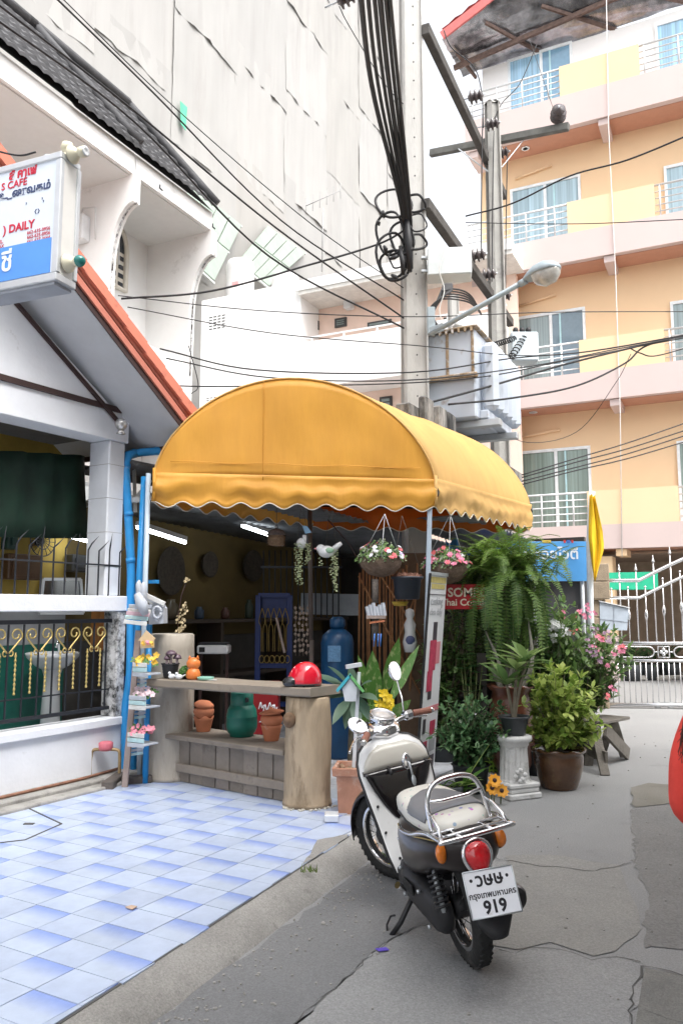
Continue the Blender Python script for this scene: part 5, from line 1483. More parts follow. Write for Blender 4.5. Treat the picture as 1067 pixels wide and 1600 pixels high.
mb = MB(); corr(mb, [PF(.05, .9, 3.0), PF(.05, -.12, 2.98), PF(1.6, -.12, 2.99), PF(1.6, .9, 3.02)], 9, .03); W(mb, 'roof', mat('dark_roof_sheet', (.10, .095, .09), .7, var=.2), shop, solid=.01)
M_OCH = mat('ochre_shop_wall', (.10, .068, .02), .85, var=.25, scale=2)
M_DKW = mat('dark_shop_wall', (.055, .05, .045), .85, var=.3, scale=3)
def SB(name, m, a0, a1, b0, b1, z0, z1, bev=0, par=shop):
    mb = MB(); mb.boxfr(PF, a0, a1, b0, b1, z0, z1, bev); return W(mb, name, m, par)
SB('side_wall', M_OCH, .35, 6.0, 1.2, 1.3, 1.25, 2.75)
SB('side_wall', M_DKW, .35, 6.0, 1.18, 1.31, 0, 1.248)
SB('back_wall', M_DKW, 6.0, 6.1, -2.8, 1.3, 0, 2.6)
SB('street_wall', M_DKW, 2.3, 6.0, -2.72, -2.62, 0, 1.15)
SB('front_beam', mat('shop_steel', (.42, .42, .40), .5), .05, .09, -.15, .9, 2.60, 2.65)
SB('front_post', mat('orange_shop_post', (.35, .14, .03), .6), .03, .09, .30, .42, 1.2, 2.9)
for q_ in ((212, 780, 7.75, 236, 750, 7.7), (210, 725, 7.8, 212, 800, 7.8), (208, 778, 7.8, 238, 778, 7.75)):
    mb = MB(); mb.bar(AT(*q_[:3]), AT(*q_[3:]), .03, .03); W(mb, 'bracket', mat('pale_shop_steel', (.5, .5, .47), .5), shop)
def son(x, y, b): return ON(x, y, PF(0, b), PF.ang)
for i, (x, y, r_, sx) in enumerate(((264, 892, .30, .8), (325, 882, .17, .9), (392, 884, .22, 1.0))):
    c = son(x, y, 1.14)
    M = Matrix.Translation(c) @ PF.mat().to_3x3().to_4x4() @ Matrix.Rotation(pi / 2, 4, 'X') @ Matrix.Diagonal((sx, 1, 1, 1))
    t = thing('woven_tray', 'dark woven tray on the ochre shop wall, %s' % ('leftmost of three', 'small one in the middle', 'rightmost of three')[i], 'tray', c, group='woven trays on the shop wall')
    mb = MB(); mb.lathe([(.001, -.01), (r_ * .8, -.01), (r_ * .95, .03), (r_, .05), (r_ * .97, .055), (r_ * .78, .01), (.001, .01)], (0, 0, 0), 24, M); W(mb, 'tray', mat('dark_wicker', (.045, .035, .025), .9, var=.4, scale=30), t)
fluor('fluorescent_lamp', son(215, 824, .55), son(290, 848, .55), 'long bright fluorescent tube under the shop ceiling at the left')
fluor('fluorescent_lamp', son(379, 822, .3), son(420, 836, .3), 'shorter fluorescent tube under the shop ceiling beside the nest basket')
sh = thing('wall_shelf', 'dark shelf along the ochre shop wall crowded with jars', 'shelf', PF(2, 1.0, Z0), PF.rz)
for z in (.75, 1.42): mb = MB(); mb.boxfr(PF, .9, 5.5, .75, 1.17, z, z + .04); W(mb, 'board', mat('dark_shelf_wood', (.05, .035, .025), .7), sh)
for a_ in (.95, 2.4, 3.9, 5.4): mb = MB(); mb.boxfr(PF, a_, a_ + .05, .76, 1.16, Z0, 1.42); W(mb, 'upright', mat('dark_shelf_wood', (.05, .035, .025)), sh)
rnd = random.Random(13)
jl = ['dark jar standing on the wall shelf, number']
cols = [(.06, .05, .04), (.10, .08, .05), (.03, .05, .08), (.09, .04, .03), (.05, .07, .05)]
for i in range(7):
    a_ = 1.2 + i * .5; h = rnd.uniform(.12, .3); r_ = rnd.uniform(.05, .09)
    mb = MB(); mb.lathe([(r_ * .8, 0), (r_, .02), (r_, h * .7), (r_ * .6, h * .85), (r_ * .6, h), (.01, h)], PF(a_, .95, 1.462), 12)
    tag(mb.build('jar', mat('jar_%s' % 'abcde'[i % 5], cols[i % 5], .3)), 'dark jar on the ochre wall shelf, %s from the left' % ('first', 'second', 'third', 'fourth', 'fifth', 'sixth', 'seventh')[i], 'jar', 'jars on the wall shelf')
# ==== COUNTER
LR, LL = G(481, 1256, Z0), G(264, 1214, Z0)
cd_ = (LL - LR); cl = cd_.length; cx_ = cd_.normalized(); cy_ = Vector((0, 0, 1)).cross(cx_)   # cx_ runs left, cy_ towards camera side
if cy_.y > 0: cy_ = -cy_
M_LOG = mat('weathered_log', (.36, .28, .19), .8, var=.22, scale=5, bump=.5, bscale=18, dirt=(.13, .085, .045), dirt_amt=.42, dirt_scale=3.5, stretch=(1.5, 1.5, .4))
M_LOGG = mat('grey_log', (.36, .325, .275), .8, var=.15, scale=5, bump=.4, bscale=18, dirt=(.20, .17, .14), dirt_amt=.35, dirt_scale=3, stretch=(1.5, 1.5, .4))
M_PLANK = mat('grey_plank', (.235, .20, .165), .75, var=.2, scale=4, bump=.35, bscale=25, rnd=.14, dirt=(.12, .10, .085), dirt_amt=.35, dirt_scale=4)
ctr = thing('counter', 'rustic shop counter of two upright logs with plank top and boarded front', 'counter', LR)
zc_t = 1.6 + 0
zr_ = AT(480, 1085, LR.y).z; zl_top = AT(275, 990, LL.y).z; ztop = AT(400, 1062, (LR.y + LL.y) / 2).z
def log(name, c, r0, r1, z1, m, seed, knot=None):
    mb = MB(); n = 28; prof = [(r0 * 1.06, -.0), (r0 * 1.04, .03)] + [(r0 + (r1 - r0) * k / 10, .04 + (z1 - Z0 - .05) * k / 10) for k in range(11)] + [(r1 * .93, z1 - Z0)]
    mb.lathe(prof, Vector((c.x, c.y, Z0)), n, wob=.10, seed=seed)
    return W(mb, name, m, ctr)
log('log', LR, .185, .175, zr_ - .01, M_LOG, 1.3)
mb = MB(); k_ = AT(452, 1125, LR.y - .16); mb.ball(k_, (.05, .03, .06), 12, 8); mb.ball(k_ + Vector((-.01, -.02, .0)), (.025, .02, .03), 10, 6); W(mb, 'knot', mat('log_knot', (.16, .10, .06), .85, var=.3, scale=20), ctr)
log('log', LL, .225, .205, zl_top, M_LOGG, 4.1)
mb = MB(); P0 = LR - cx_ * .16; P1_ = LL - cx_ * .14 + cy_ * .22; nseg = 14; R = []
for i in range(nseg + 1):
    s = i / nseg; p = P0.lerp(P1_, s); w1 = .17 + .015 * mnoise.noise(Vector((s * 4, 1, 0))); w2 = .20 + .02 * mnoise.noise(Vector((s * 3, 5, 0)))
    zt = ztop + .006 * mnoise.noise(Vector((s * 5, 0, 2)))
    th = .068
    R.append([Vector((*(p + cy_ * w1).xy, zt - .006)), Vector((*(p + cy_ * (w1 - .012)).xy, zt)), Vector((*(p - cy_ * w2).xy, zt)), Vector((*(p - cy_ * w2).xy, zt - th)), Vector((*(p + cy_ * (w1 - .01)).xy, zt - th)), Vector((*(p + cy_ * w1).xy, zt - th + .012))])
mb.loft(R, smooth=False); W(mb, 'top', mat('counter_top_wood', (.26, .22, .175), .6, var=.15, scale=3, bump=.2, bscale=20, dirt=(.16, .13, .10), dirt_amt=.4, dirt_scale=3), ctr)
mb = MB(); mb.box((0, 0, 0), (.16, .004, .03), Matrix.Translation(Vector((*(LR.lerp(LL, .72) + cy_ * .173).xy, ztop - .035))) @ Matrix.Rotation(atan2(cx_.y, cx_.x), 4, 'Z')); W(mb, 'paint_mark', mat('yellow_paint_mark', (.55, .36, .06), .7), ctr)
zsh = AT(365, 1158, (LR.y + LL.y) / 2 - .05).z; zrl = AT(366, 1213, (LR.y + LL.y) / 2 - .1).z
def cbar(name, s0, s1, off, wd, z0, z1, m=M_PLANK, bev=.006):
    mb = MB(); p, q = LR.lerp(LL, s0) + cy_ * off, LR.lerp(LL, s1) + cy_ * off
    mb.bar(Vector((p.x, p.y, (z0 + z1) / 2)), Vector((q.x, q.y, (z0 + z1) / 2)), wd, z1 - z0, bev=bev); return W(mb, name, m, ctr)
cbar('shelf', .07, .96, -.06, .46, zsh - .03, zsh + .012)
nbd = 8
for i in range(nbd):
    s0 = .09 + .80 * i / nbd; s1 = .09 + .80 * (i + 1) / nbd - .005
    cbar('board', s0, s1, .055 + .004 * (i % 3), .022, Z0 + .005, zsh - .035, bev=.003)
cbar('rail', .08, .90, .09, .03, zrl - .035, zrl + .035)
mb = MB(); rnd = random.Random(8)
for i in range(30):
    an = rnd.uniform(-2.6, -.3); p = LR + Vector((cos(an), sin(an), 0)) * rnd.uniform(.2, .24); mb.ball(Vector((p.x, p.y, Z0 + .006)), (rnd.uniform(.008, .016), rnd.uniform(.008, .014), .008), 6, 4)
tag(mb.build('pebbles', mat('pale_pebble', (.5, .47, .40), .8, var=.2, scale=30)), 'pale pebbles scattered round the foot of the right log', 'pebbles', kind='stuff')
# ==== SCOOTER
sR, sF = G(748, 1508), G(602, 1376)
hd_ = (sF - sR); rzS = atan2(hd_.y, hd_.x) - radians(4.5); sR = sR + Vector((-.025, .02, 0))
sc = bpy.data.objects.new('scooter', None); COL.objects.link(sc)
sc.location = sR; sc.rotation_euler = (radians(-10.5), 0, rzS)
tag(sc, 'white and black vintage style scooter parked on its side stand', 'scooter')
M_PAINT = mat('dark_brown_paint', (.014, .009, .009), .3, var=.15, scale=3, coat=.35, spec=.35)
M_SWHITE = mat('cream_white_paint', (.78, .78, .77), .28, var=.03, scale=3, coat=.7, dirt=(.5, .47, .42), dirt_amt=.1, dirt_scale=6)
M_SCREAM = mat('cream_paint', (.60, .575, .51), .35, var=.04, coat=.4)
M_BLK = mat('black_plastic', (.018, .018, .020), .5, var=.25, scale=12, dirt=(.07, .065, .06), dirt_amt=.25, dirt_scale=6)
M_RUB = mat('tyre_rubber', (.018, .018, .018), .8, var=.25, scale=12, bump=.3, bscale=60, dirt=(.07, .065, .06), dirt_amt=.3, dirt_scale=7)
M_CHR = mat('scooter_chrome', (.78, .78, .79), .10, metal=1.0, var=.05)
M_GRIP = mat('brown_grip', (.28, .12, .085), .6, var=.15, scale=20)
M_ORG = mat('orange_lens', (.75, .20, .02), .12, var=.15, scale=30, coat=.8)
M_RED = mat('red_lens', (.55, .012, .018), .10, var=.2, scale=18, coat=.9)
WBASE = hd_.length
def ringx(x, zc, hw, hh, e=2.6, n=28, up=1.0):
    out = []
    for k in range(n):
        a = 2 * pi * k / n
        c_, s_ = cos(a), sin(a)
        out.append(Vector((x, hw * math.copysign(abs(c_) ** (2 / e), c_), zc + hh * (up if s_ > 0 else 1) * math.copysign(abs(s_) ** (2 / e), s_))))
    return out
def wheel(name, parent, M, R=.262, wt=.042):
    root = MB()
    prof = []
    n = 40; m_ = 12; rings = []
    for i in range(n):
        a = 2 * pi * i / n; ring = []
        for j in range(m_):
            b = 2 * pi * j / m_
            rr = (R - .048) + .048 * cos(b); yy = wt * sin(b)
            ring.append(Vector((rr * cos(a), yy, rr * sin(a))))
        rings.append(ring)
    rings.append(rings[0])
    root.loft(rings, cap=False)
    ty = root.build('wheel', M_RUB, parent, mat4=M)
    mb = MB()
    for i in range(44):
        a = 2 * pi * i / 44
        for sgn in (-1, 1):
            Mb = Matrix.Rotation(-a, 4, 'Y') @ Matrix.Translation((R - .0068, sgn * .016, 0)) @ Matrix.Rotation(sgn * .5, 4, 'X')
            mb.box((0, 0, 0), (.008, .02, .024), Mb)
    tb = mb.build('tread', M_RUB, ty); tb['kind'] = 'stuff'
    rm = MB(); rm.lathe([(R - .092, -.030), (R - .078, -.034), (R - .074, -.030), (R - .080, 0), (R - .074, .030), (R - .078, .034), (R - .092, .030), (R - .088, 0), (R - .092, -.03)], (0, 0, 0), 40, Matrix.Rotation(pi / 2, 4, 'X'), cap=False)
    rm.build('rim', M_CHR, ty)
    sp_ = MB()
    for i in range(24):
        a = 2 * pi * i / 24; sg = 1 if i % 2 else -1; a2 = a + sg * .5
        sp_.tube([(.045 * cos(a2), sg * .03, .045 * sin(a2)), ((R - .086) * cos(a), 0, (R - .086) * sin(a))], .0022, 4)
    so = sp_.build('spoke', M_CHR, ty); so['kind'] = 'stuff'
    hb = MB(); hb.lathe([(.03, -.05), (.055, -.045), (.055, .045), (.03, .05)], (0, 0, 0), 18, Matrix.Rotation(pi / 2, 4, 'X')); hb.build('hub', M_BLK, ty)
    return ty
wheel('wheel', sc, Matrix.Translation((0, 0, .262)))
STEER = radians(28)
SM_ = Matrix.Translation((WBASE, 0, .262)) @ Matrix.Rotation(STEER, 4, 'Z')
wheel('wheel', sc, SM_)
def P(mb, name, m, par=sc, **k): return mb.build(name, m, par, **k)
mb = MB(); rings = []
for i in range(17):
    a = radians(-8 + 150 * i / 16); ring = []
    rr = .285 + (.02 if i > 12 else 0)
    for j in range(9):
        b = -1.25 + 2.5 * j / 8
        ring.append(SM_ @ Vector((rr * cos(a) - .03 * (1 - cos(b)) * cos(a) * 2, .062 * sin(b) * 1.15, rr * sin(a) - .05 * (1 - cos(b)) * max(.2, sin(a)))))
    rings.append(ring)
mb.loft(rings, close=False, cap=False); P(mb, 'front_fender', M_PAINT, solid=.006)
mb = MB()
for s_ in (-.055, .055): mb.tube([SM_ @ Vector((0, s_, 0)), SM_ @ Vector((-.06, s_, .2)), SM_ @ Vector((-.12, s_ * .6, .38))], .016, 8)
fk = P(mb, 'fork', M_BLK)
LS = [(.20, .60, .10, .035), (.26, .62, .135, .035), (.34, .655, .155, .032), (.42, .69, .165, .03), (.50, .718, .175, .03), (.58, .742, .187, .032), (.66, .763, .197, .04), (.74, .785, .203, .055), (.80, .803, .198, .07), (.85, .822, .175, .085), (.885, .838, .13, .085), (.905, .85, .06, .06)]
kx = WBASE - 1.19
def lsring(z, xc, hw, th, n=32, e=3.2):
    out = []
    for k in range(n):
        a = 2 * pi * k / n; c_, s_ = cos(a), sin(a)
        y = hw * math.copysign(abs(c_) ** (2 / e), c_); x = th * math.copysign(abs(s_) ** (2 / e), s_)
        x += -.05 * (y / .2) ** 2 * (1 if z < .7 else .5)       # wings sweep back
        out.append(Vector((xc + kx + x, y, z)))
    return out
mb = MB(); mb.loft([lsring(*r) for r in LS]); shield = P(mb, 'leg_shield', M_SWHITE)
edge = [lsring(*r) for r in LS]
for s_ in (0, 16):
    mb = MB(); mb.tube([e_[s_] + Vector((-.004, 0, 0)) for e_ in edge], .010, 6); P(mb, 'edge_trim', M_BLK, shield)
def gb(z, k): 
    zz = [r for r in LS]
    for a, b in zip(LS[:-1], LS[1:]):
        if a[0] <= z <= b[0]:
            t = (z - a[0]) / (b[0] - a[0]); return [a[i] + (b[i] - a[i]) * t for i in range(4)]
    return list(LS[-1])
mb = MB(); rings = []
for i in range(11):
    t = i / 10; z = .475 + .275 * t
    _, xc, hw, th = gb(z, 0); w_ = hw * (.12 + .86 * t ** .55)
    ring = []
    for k in range(15):
        y = -w_ + 2 * w_ * k / 14
        dep = .030 * (1 - (y / w_) ** 4) + .006
        ring.append(Vector((xc + kx - th * .98 - .05 * (y / .2) ** 2 * .9 - dep * (.25 + .75 * t), y, z - .03 * (1 - t) * 0 + .03 * (y / .2) ** 2 * (t < .99))))
    rings.append(ring)
_, xc, hw, th = gb(.755, 0)
rings.append([Vector((xc + kx - th * .6 - .03 * (p.y / .2) ** 2, p.y * .97, p.z + .012)) for p in rings[-1]])
mb.loft(rings, close=False, cap=False); P(mb, 'glove_box', mat('glossy_black', (.012, .010, .011), .15, var=.1, coat=.8), solid=.004)
mb = MB(); rings = []
for z, sc_, dp in ((.755, .93, .012), (.785, .92, .02), (.815, .88, .02), (.85, .78, .015), (.88, .55, .01)):
    _, xc, hw, th = gb(z, 0); ring = []
    for k in range(15):
        y = -hw * sc_ + 2 * hw * sc_ * k / 14
        ring.append(Vector((xc + kx - th - dp * (1 - (y / (hw * sc_)) ** 6) - .025 * (y / .2) ** 2, y, z)))
    rings.append(ring)
mb.loft(rings, close=False, cap=False); P(mb, 'inner_cover', M_SCREAM, solid=.006)
mb = MB(); mb.ball((.69 + kx, -.055, .775), (.014, .028, .045), 12, 8); kp = P(mb, 'key_plate', M_CHR)
mb = MB(); mb.tube([(.672 + kx, -.058, .775), (.655 + kx, -.06, .77), (.645 + kx, -.062, .70)], .006, 6); mb.ball((.643 + kx, -.063, .68), (.006, .013, .03), 8, 6); P(mb, 'key', M_GALV, kp)
mb = MB(); mb.tube([(.705 + kx, .05, .76), (.66 + kx, .05, .748), (.655 + kx, .05, .73)], .009, 6); P(mb, 'bag_hook', M_BLK)
for yy, zz in ((.15, .58), (.10, .32), (-.16, .76), (.14, .45)):
    _, xc, hw, th = gb(zz, 0); mb = MB(); mb.ball((xc + kx - th - .05 * (yy / .2) ** 2 - .002, yy, zz), (.005, .008, .008), 8, 6); P(mb, 'screw', M_BLK)
mb = MB(); mb.loft([lsring(z, x, hw, th) for z, x, hw, th in ((.45, .78, .12, .06), (.55, .82, .15, .08), (.68, .86, .165, .09), (.80, .875, .16, .09), (.87, .87, .12, .08), (.90, .865, .06, .04))]); P(mb, 'front_cover', M_PAINT)
mb = MB(); rings = []
for x, z, hw, hh in ((.27, .30, .12, .05), (.36, .255, .135, .05), (.47, .245, .135, .045), (.58, .25, .13, .045), (.64, .27, .12, .04)): rings.append(ringx(x + kx * .6, z, hw, hh, 5))
mb.loft(rings); fb = P(mb, 'footboard', M_BLK)
for k in range(4): mb = MB(); mb.box((.44 + kx * .6, -.075 + k * .05, .293), (.2, .014, .006), None, .002); P(mb, 'mat_rib', M_RUB, fb)
mb = MB(); mb.loft([ringx(x, z, hw, hh, 3) for x, z, hw, hh in ((.20, .32, .11, .08), (.32, .36, .12, .13), (.40, .36, .115, .14), (.43, .37, .10, .12))]); P(mb, 'seat_tower', M_BLK)
body = [(.45, .42, .07, .12), (.42, .45, .12, .17), (.34, .475, .155, .18), (.24, .495, .177, .172), (.12, .52, .188, .152), (0, .54, .190, .133), (-.12, .575, .178, .108), (-.20, .588, .160, .10), (-.27, .592, .128, .092), (-.315, .592, .088, .078), (-.335, .59, .04, .045)]
mb = MB(); mb.loft([ringx(x, z, hw, hh, 2.5) for x, z, hw, hh in body]); bd = P(mb, 'tail_body', M_PAINT)
for s_ in (-1, 1):
    pts = [(x, s_ * (hw * (1 - abs(.55) ** 2.5) ** (1 / 2.5) + .002), z + hh * .55) for x, z, hw, hh in body[1:-2]]
    mb = MB(); mb.tube(sm(pts, 4), .0028, 4); P(mb, 'gold_line', M_GOLD, bd)
    mb = MB(); mb.ball((.30, s_ * .157, .505), (.045, .004, .015), 12, 6); P(mb, 'badge', M_CHR, bd)
def seat_mat():
    m = mat('floral_seat_vinyl', (.68, .66, .60), .45, var=.03)
    nt = m.node_tree; L = nt.links; bs = nt.nodes['Principled BSDF']
    tc = nd(nt, 'ShaderNodeTexCoord'); v = nd(nt, 'ShaderNodeTexVoronoi'); v.inputs['Scale'].default_value = 34; L.new(tc.outputs['Object'], v.inputs['Vector'])
    r = nd(nt, 'ShaderNodeMapRange'); r.inputs['From Min'].default_value = .30; r.inputs['From Max'].default_value = .26; L.new(v.outputs['Distance'], r.inputs['Value'])
    hsv = nd(nt, 'ShaderNodeHueSaturation'); hsv.inputs['Saturation'].default_value = 1.2; hsv.inputs['Value'].default_value = .55; L.new(v.outputs['Color'], hsv.inputs['Color'])
    sx = nd(nt, 'ShaderNodeSeparateColor'); L.new(v.outputs['Color'], sx.inputs[0])
    g = nd(nt, 'ShaderNodeMath', operation='GREATER_THAN'); g.inputs[1].default_value = .55; L.new(sx.outputs[2], g.inputs[0])
    mu = nd(nt, 'ShaderNodeMath', operation='MULTIPLY'); L.new(r.outputs[0], mu.inputs[0]); L.new(g.outputs[0], mu.inputs[1])
    m2 = nd(nt, 'ShaderNodeMath', operation='MULTIPLY'); m2.inputs[1].default_value = .75; L.new(mu.outputs[0], m2.inputs[0])
    x = nd(nt, 'ShaderNodeMix', data_type='RGBA'); L.new(m2.outputs[0], x.inputs['Factor']); x.inputs['A'].default_value = (.68, .66, .60, 1); L.new(hsv.outputs[0], x.inputs['B'])
    L.new(x.outputs['Result'], bs.inputs['Base Color']); return m
M_SEAT = seat_mat()
seat_s = [(.47, .60, .05, .03), (.45, .625, .09, .05), (.38, .655, .118, .062), (.26, .665, .135, .062), (.14, .668, .150, .058), (.02, .677, .155, .058), (-.10, .683, .150, .055), (-.20, .684, .13, .048), (-.245, .68, .09, .035), (-.26, .678, .04, .015)]
mb = MB(); mb.loft([ringx(x, z, hw, hh, 3.2) for x, z, hw, hh in seat_s]); st_ = P(mb, 'seat', M_SEAT)
mb = MB(); rings = []
for x, z, hw, hh in ((.24, .667, .05, .064), (.20, .667, .118, .0625), (.12, .669, .147, .0605), (.02, .677, .157, .061), (-.10, .683, .152, .058), (-.145, .684, .147, .055)):
    rg = [p for p in ringx(x, z, hw, hh, 3.2, 40) if p.z > z + hh * .05]
    rg.sort(key=lambda p: p.y); rings.append(rg)
nmin = min(len(r) for r in rings); rings = [r[:nmin] for r in rings]
mb.loft(rings, close=False, cap=False); P(mb, 'seat_pad', mat('grey_seat_vinyl', (.17, .175, .19), .42, var=.08, scale=10), st_, solid=.004)
mb = MB(); mb.tube(sm([(x, hw * .96, z - hh * .55) for x, z, hw, hh in seat_s[1:-1]], 4), .008, 6); P(mb, 'seat_piping', M_BLK, st_)
mb = MB(); mb.loft([ringx(x, z - .06, hw * .93, .03, 3) for x, z, hw, hh in seat_s[1:-1]]); P(mb, 'seat_base', M_BLK, st_)
rack = [(.16, .178, .615), (.08, .192, .622), (-.05, .19, .64), (-.14, .175, .665), (-.23, .165, .68), (-.36, .155, .685), (-.385, .14, .685)]
full = [Vector(p) for p in rack] + [Vector((p[0], -p[1], p[2])) for p in rack[::-1]]
mb = MB(); mb.tube(sm(full, 5), .0105, 8); rk = P(mb, 'rack', M_CHR)
for x in (-.25, -.315): mb = MB(); mb.tube([(x, .163, .683), (x, -.163, .683)], .007, 6); P(mb, 'cross_bar', M_CHR, rk)
for y in (-.07, .07): mb = MB(); mb.tube([(-.2, y, .672), (-.385, y, .685)], .007, 6); P(mb, 'cross_bar', M_CHR, rk)
loop = [(-.21, .135, .655), (-.20, .135, .70), (-.185, .13, .78), (-.18, .105, .845), (-.178, .06, .872), (-.178, 0, .878)]
lp = [Vector(p) for p in loop] + [Vector((p[0], -p[1], p[2])) for p in loop[:-1][::-1]]
mb = MB(); mb.tube(sm(lp, 5), .012, 8); P(mb, 'grab_loop', M_CHR, rk)
mb = MB(); mb.tube([(-.185, .128, .80), (-.19, .06, .79), (-.19, -.06, .79), (-.185, -.128, .80)], .009, 6); P(mb, 'cross_bar', M_CHR, rk)
for s_ in (-1, 1): mb = MB(); mb.tube([(-.36, s_ * .15, .685), (-.33, s_ * .145, .72), (-.25, s_ * .14, .75), (-.19, s_ * .133, .76)], .008, 6); P(mb, 'stay', M_CHR, rk)
TLM = Matrix.Translation((-.332, 0, .575)) @ Matrix.Rotation(radians(-90 + 14), 4, 'Y')
def heart(sc_, z, n=28):
    out = []
    for k in range(n):
        a = 2 * pi * k / n; y = .054 * sc_ * cos(a); v = .064 * sc_ * sin(a)
        y *= 1.0 + .22 * (v / .072 / sc_)
        out.append(TLM @ Vector((v, y, z)))
    return out
mb = MB(); mb.loft([heart(1.0, -.06), heart(1.22, -.02), heart(1.25, .008), heart(1.12, .018), heart(1.02, .014)]); tl_ = P(mb, 'tail_lamp', M_CHR)
mb = MB(); mb.loft([heart(1.03, .010), heart(.95, .022), heart(.65, .036), heart(.15, .045)]); P(mb, 'lens', M_RED, tl_)
for s_ in (-1, 1):
    mb = MB(); Mi_ = Matrix.Translation((-.265, s_ * .132, .605)) @ Matrix.Rotation(s_ * .75, 4, 'Z'); mb.ball((0, 0, 0), (.022, .036, .044), 16, 10, Mi_); P(mb, 'indicator', M_ORG)
    mb = MB(); Mi_ = Matrix.Translation((-.255, s_ * .128, .605)) @ Matrix.Rotation(s_ * .75, 4, 'Z'); mb.ball((0, 0, 0), (.020, .042, .050), 16, 10, Mi_); P(mb, 'indicator_rim', M_PAINT)
mb = MB(); rings = []
for i in range(11):
    t = i / 10; x = -.22 - .20 * t - .02 * sin(t * pi); z = .56 - .28 * t; w_ = .05 + .035 * t - (.05 * max(0, t - .8) * 5)
    rings.append([Vector((x - .02 * (1 - (k / 4 - 1) ** 2), w_ * (k / 4 - 1), z)) for k in range(9)])
mb.loft(rings, close=False, cap=False); mg = P(mb, 'rear_mudguard', M_BLK, solid=.008)
PLM = Matrix.Translation((-.425, .0, .462)) @ Matrix.Rotation(radians(-90), 4, 'Z') @ Matrix.Rotation(radians(90 - 24), 4, 'X') @ Matrix.Rotation(radians(-5.5), 4, 'Z')
mb = MB(); mb.box((0, 0, 0), (.215, .175, .006), PLM, .002); plate = P(mb, 'number_plate', mat('plate_white', (.74, .76, .80), .35, var=.04, dirt=(.5, .48, .45), dirt_amt=.1, dirt_scale=8))
mb = MB()
for (x0, y0, x1, y1) in ((-.1065, -.0865, .1065, -.0865), (-.1065, .0865, .1065, .0865), (-.1065, -.0865, -.1065, .0865), (.1065, -.0865, .1065, .0865)): mb.tube([PLM @ Vector((x0, y0, .003)), PLM @ Vector((x1, y1, .003))], .0035, 5)
P(mb, 'plate_rim', M_GALV, plate)
M_INK = mat('black_plate_paint', (.02, .02, .025), .5)
text('plate_letters', 'วษษ', .068, M_INK, plate, PLM @ Matrix.Translation((0, .028, .0032)), .0008, 'CENTER', bold=.0017)
text('plate_letters', 'กรุงเทพมหานคร', .031, M_INK, plate, PLM @ Matrix.Translation((0, -.016, .0032)), .0008, 'CENTER', bold=.0007)
text('plate_letters', '919', .066, M_INK, plate, PLM @ Matrix.Translation((0, -.074, .0032)), .0008, 'CENTER', bold=.0022)
for s_ in (-1, 1): mb = MB(); mb.ball((0, 0, 0), (.007, .007, .002), 10, 6, PLM @ Matrix.Translation((s_ * .078, .052, .003))); P(mb, 'plate_bolt', M_INK, plate)
mb = MB(); mb.box((-.375, 0, .47), (.05, .10, .07), None, .01); P(mb, 'plate_bracket', M_BLK, mg)
mb = MB(); rings = []
for x, z, hz, y0, y1 in ((.46, .30, .03, .085, .12), (.43, .30, .075, .07, .15), (.34, .295, .10, .06, .165), (.22, .28, .092, .06, .165), (.10, .27, .088, .06, .16), (.0, .262, .09, .06, .155), (-.07, .262, .075, .065, .145), (-.10, .262, .035, .08, .125)):
    rings.append([Vector((x, (y0 + y1) / 2 + (y1 - y0) / 2 * math.copysign(abs(cos(a)) ** .7, cos(a)), z + hz * math.copysign(abs(sin(a)) ** .8, sin(a)))) for a in [2 * pi * k / 20 for k in range(20)]])
mb.loft(rings); eng = P(mb, 'belt_cover', M_BLK)
for x, z in ((.36, .36), (.36, .23), (.1, .33), (.02, .2)): mb = MB(); mb.lathe([(.010, 0), (.010, .012), (.004, .014)], (0, 0, 0), 8, Matrix.Translation((x, .158, z)) @ Matrix.Rotation(-pi / 2, 4, 'X')); P(mb, 'bolt', M_GALV, eng)
mb = MB(); mb.box((.24, .172, .31), (.14, .012, .05), None, .005); P(mb, 'vent', M_RUB, eng)
mb = MB(); mb.loft([ringx(x, z, hw, hh, 3) for x, z, hw, hh in ((.30, .30, .06, .06), (.22, .32, .09, .12), (.10, .31, .08, .10), (.05, .29, .05, .06))]); P(mb, 'engine', mat('grey_engine', (.10, .10, .105), .5, metal=.5, var=.2, scale=12))
mb = MB(); mb.loft([ringx(x, z, hw, hh, 3) for x, z, hw, hh in ((.30, .42, .05, .03), (.16, .42, .075, .05), (.05, .41, .06, .05))]); P(mb, 'air_box', M_BLK)
def shift(rg, dy): return [p + Vector((0, dy, 0)) for p in rg]
mb = MB(); mb.loft([shift(ringx(x, z, r_, r_, 2), -.155) for x, z, r_ in ((.26, .20, .018), (.16, .23, .03), (.12, .25, .05), (-.22, .325, .055), (-.28, .34, .048), (-.29, .342, .02))]); mf = P(mb, 'muffler', M_BLK)
mb = MB(); mb.loft([shift(ringx(x, z, r_, r_ * .9, 2.4), -.178) for x, z, r_ in ((.10, .27, .03), (.05, .285, .042), (-.2, .335, .045), (-.27, .35, .03))]); P(mb, 'heat_shield', mat('grey_shield', (.22, .21, .22), .35, metal=.6), mf)
mb = MB(); mb.tube([(-.09, .115, .29), (-.03, .115, .50)], .012, 8); shk = P(mb, 'shock', M_GALV)
mb = MB(); mb.tube(coil((-.085, .115, .31), (-.035, .115, .48), .030, 8, 12), .0065, 6); P(mb, 'spring', M_BLK, shk)
mb = MB(); mb.tube([(.34, .13, .22), (.37, .21, .10), (.385, .265, .045)], .013, 8); ss = P(mb, 'side_stand', M_BLK)
mb = MB(); mb.box((.385, .275, .042), (.07, .045, .012), None, .004); P(mb, 'foot', M_BLK, ss)
mb = MB(); mb.tube([(.36, .12, .235), (.33, .18, .275), (.315, .205, .30)], [.012, .016, .018], 8); P(mb, 'foot_peg', M_CHR)
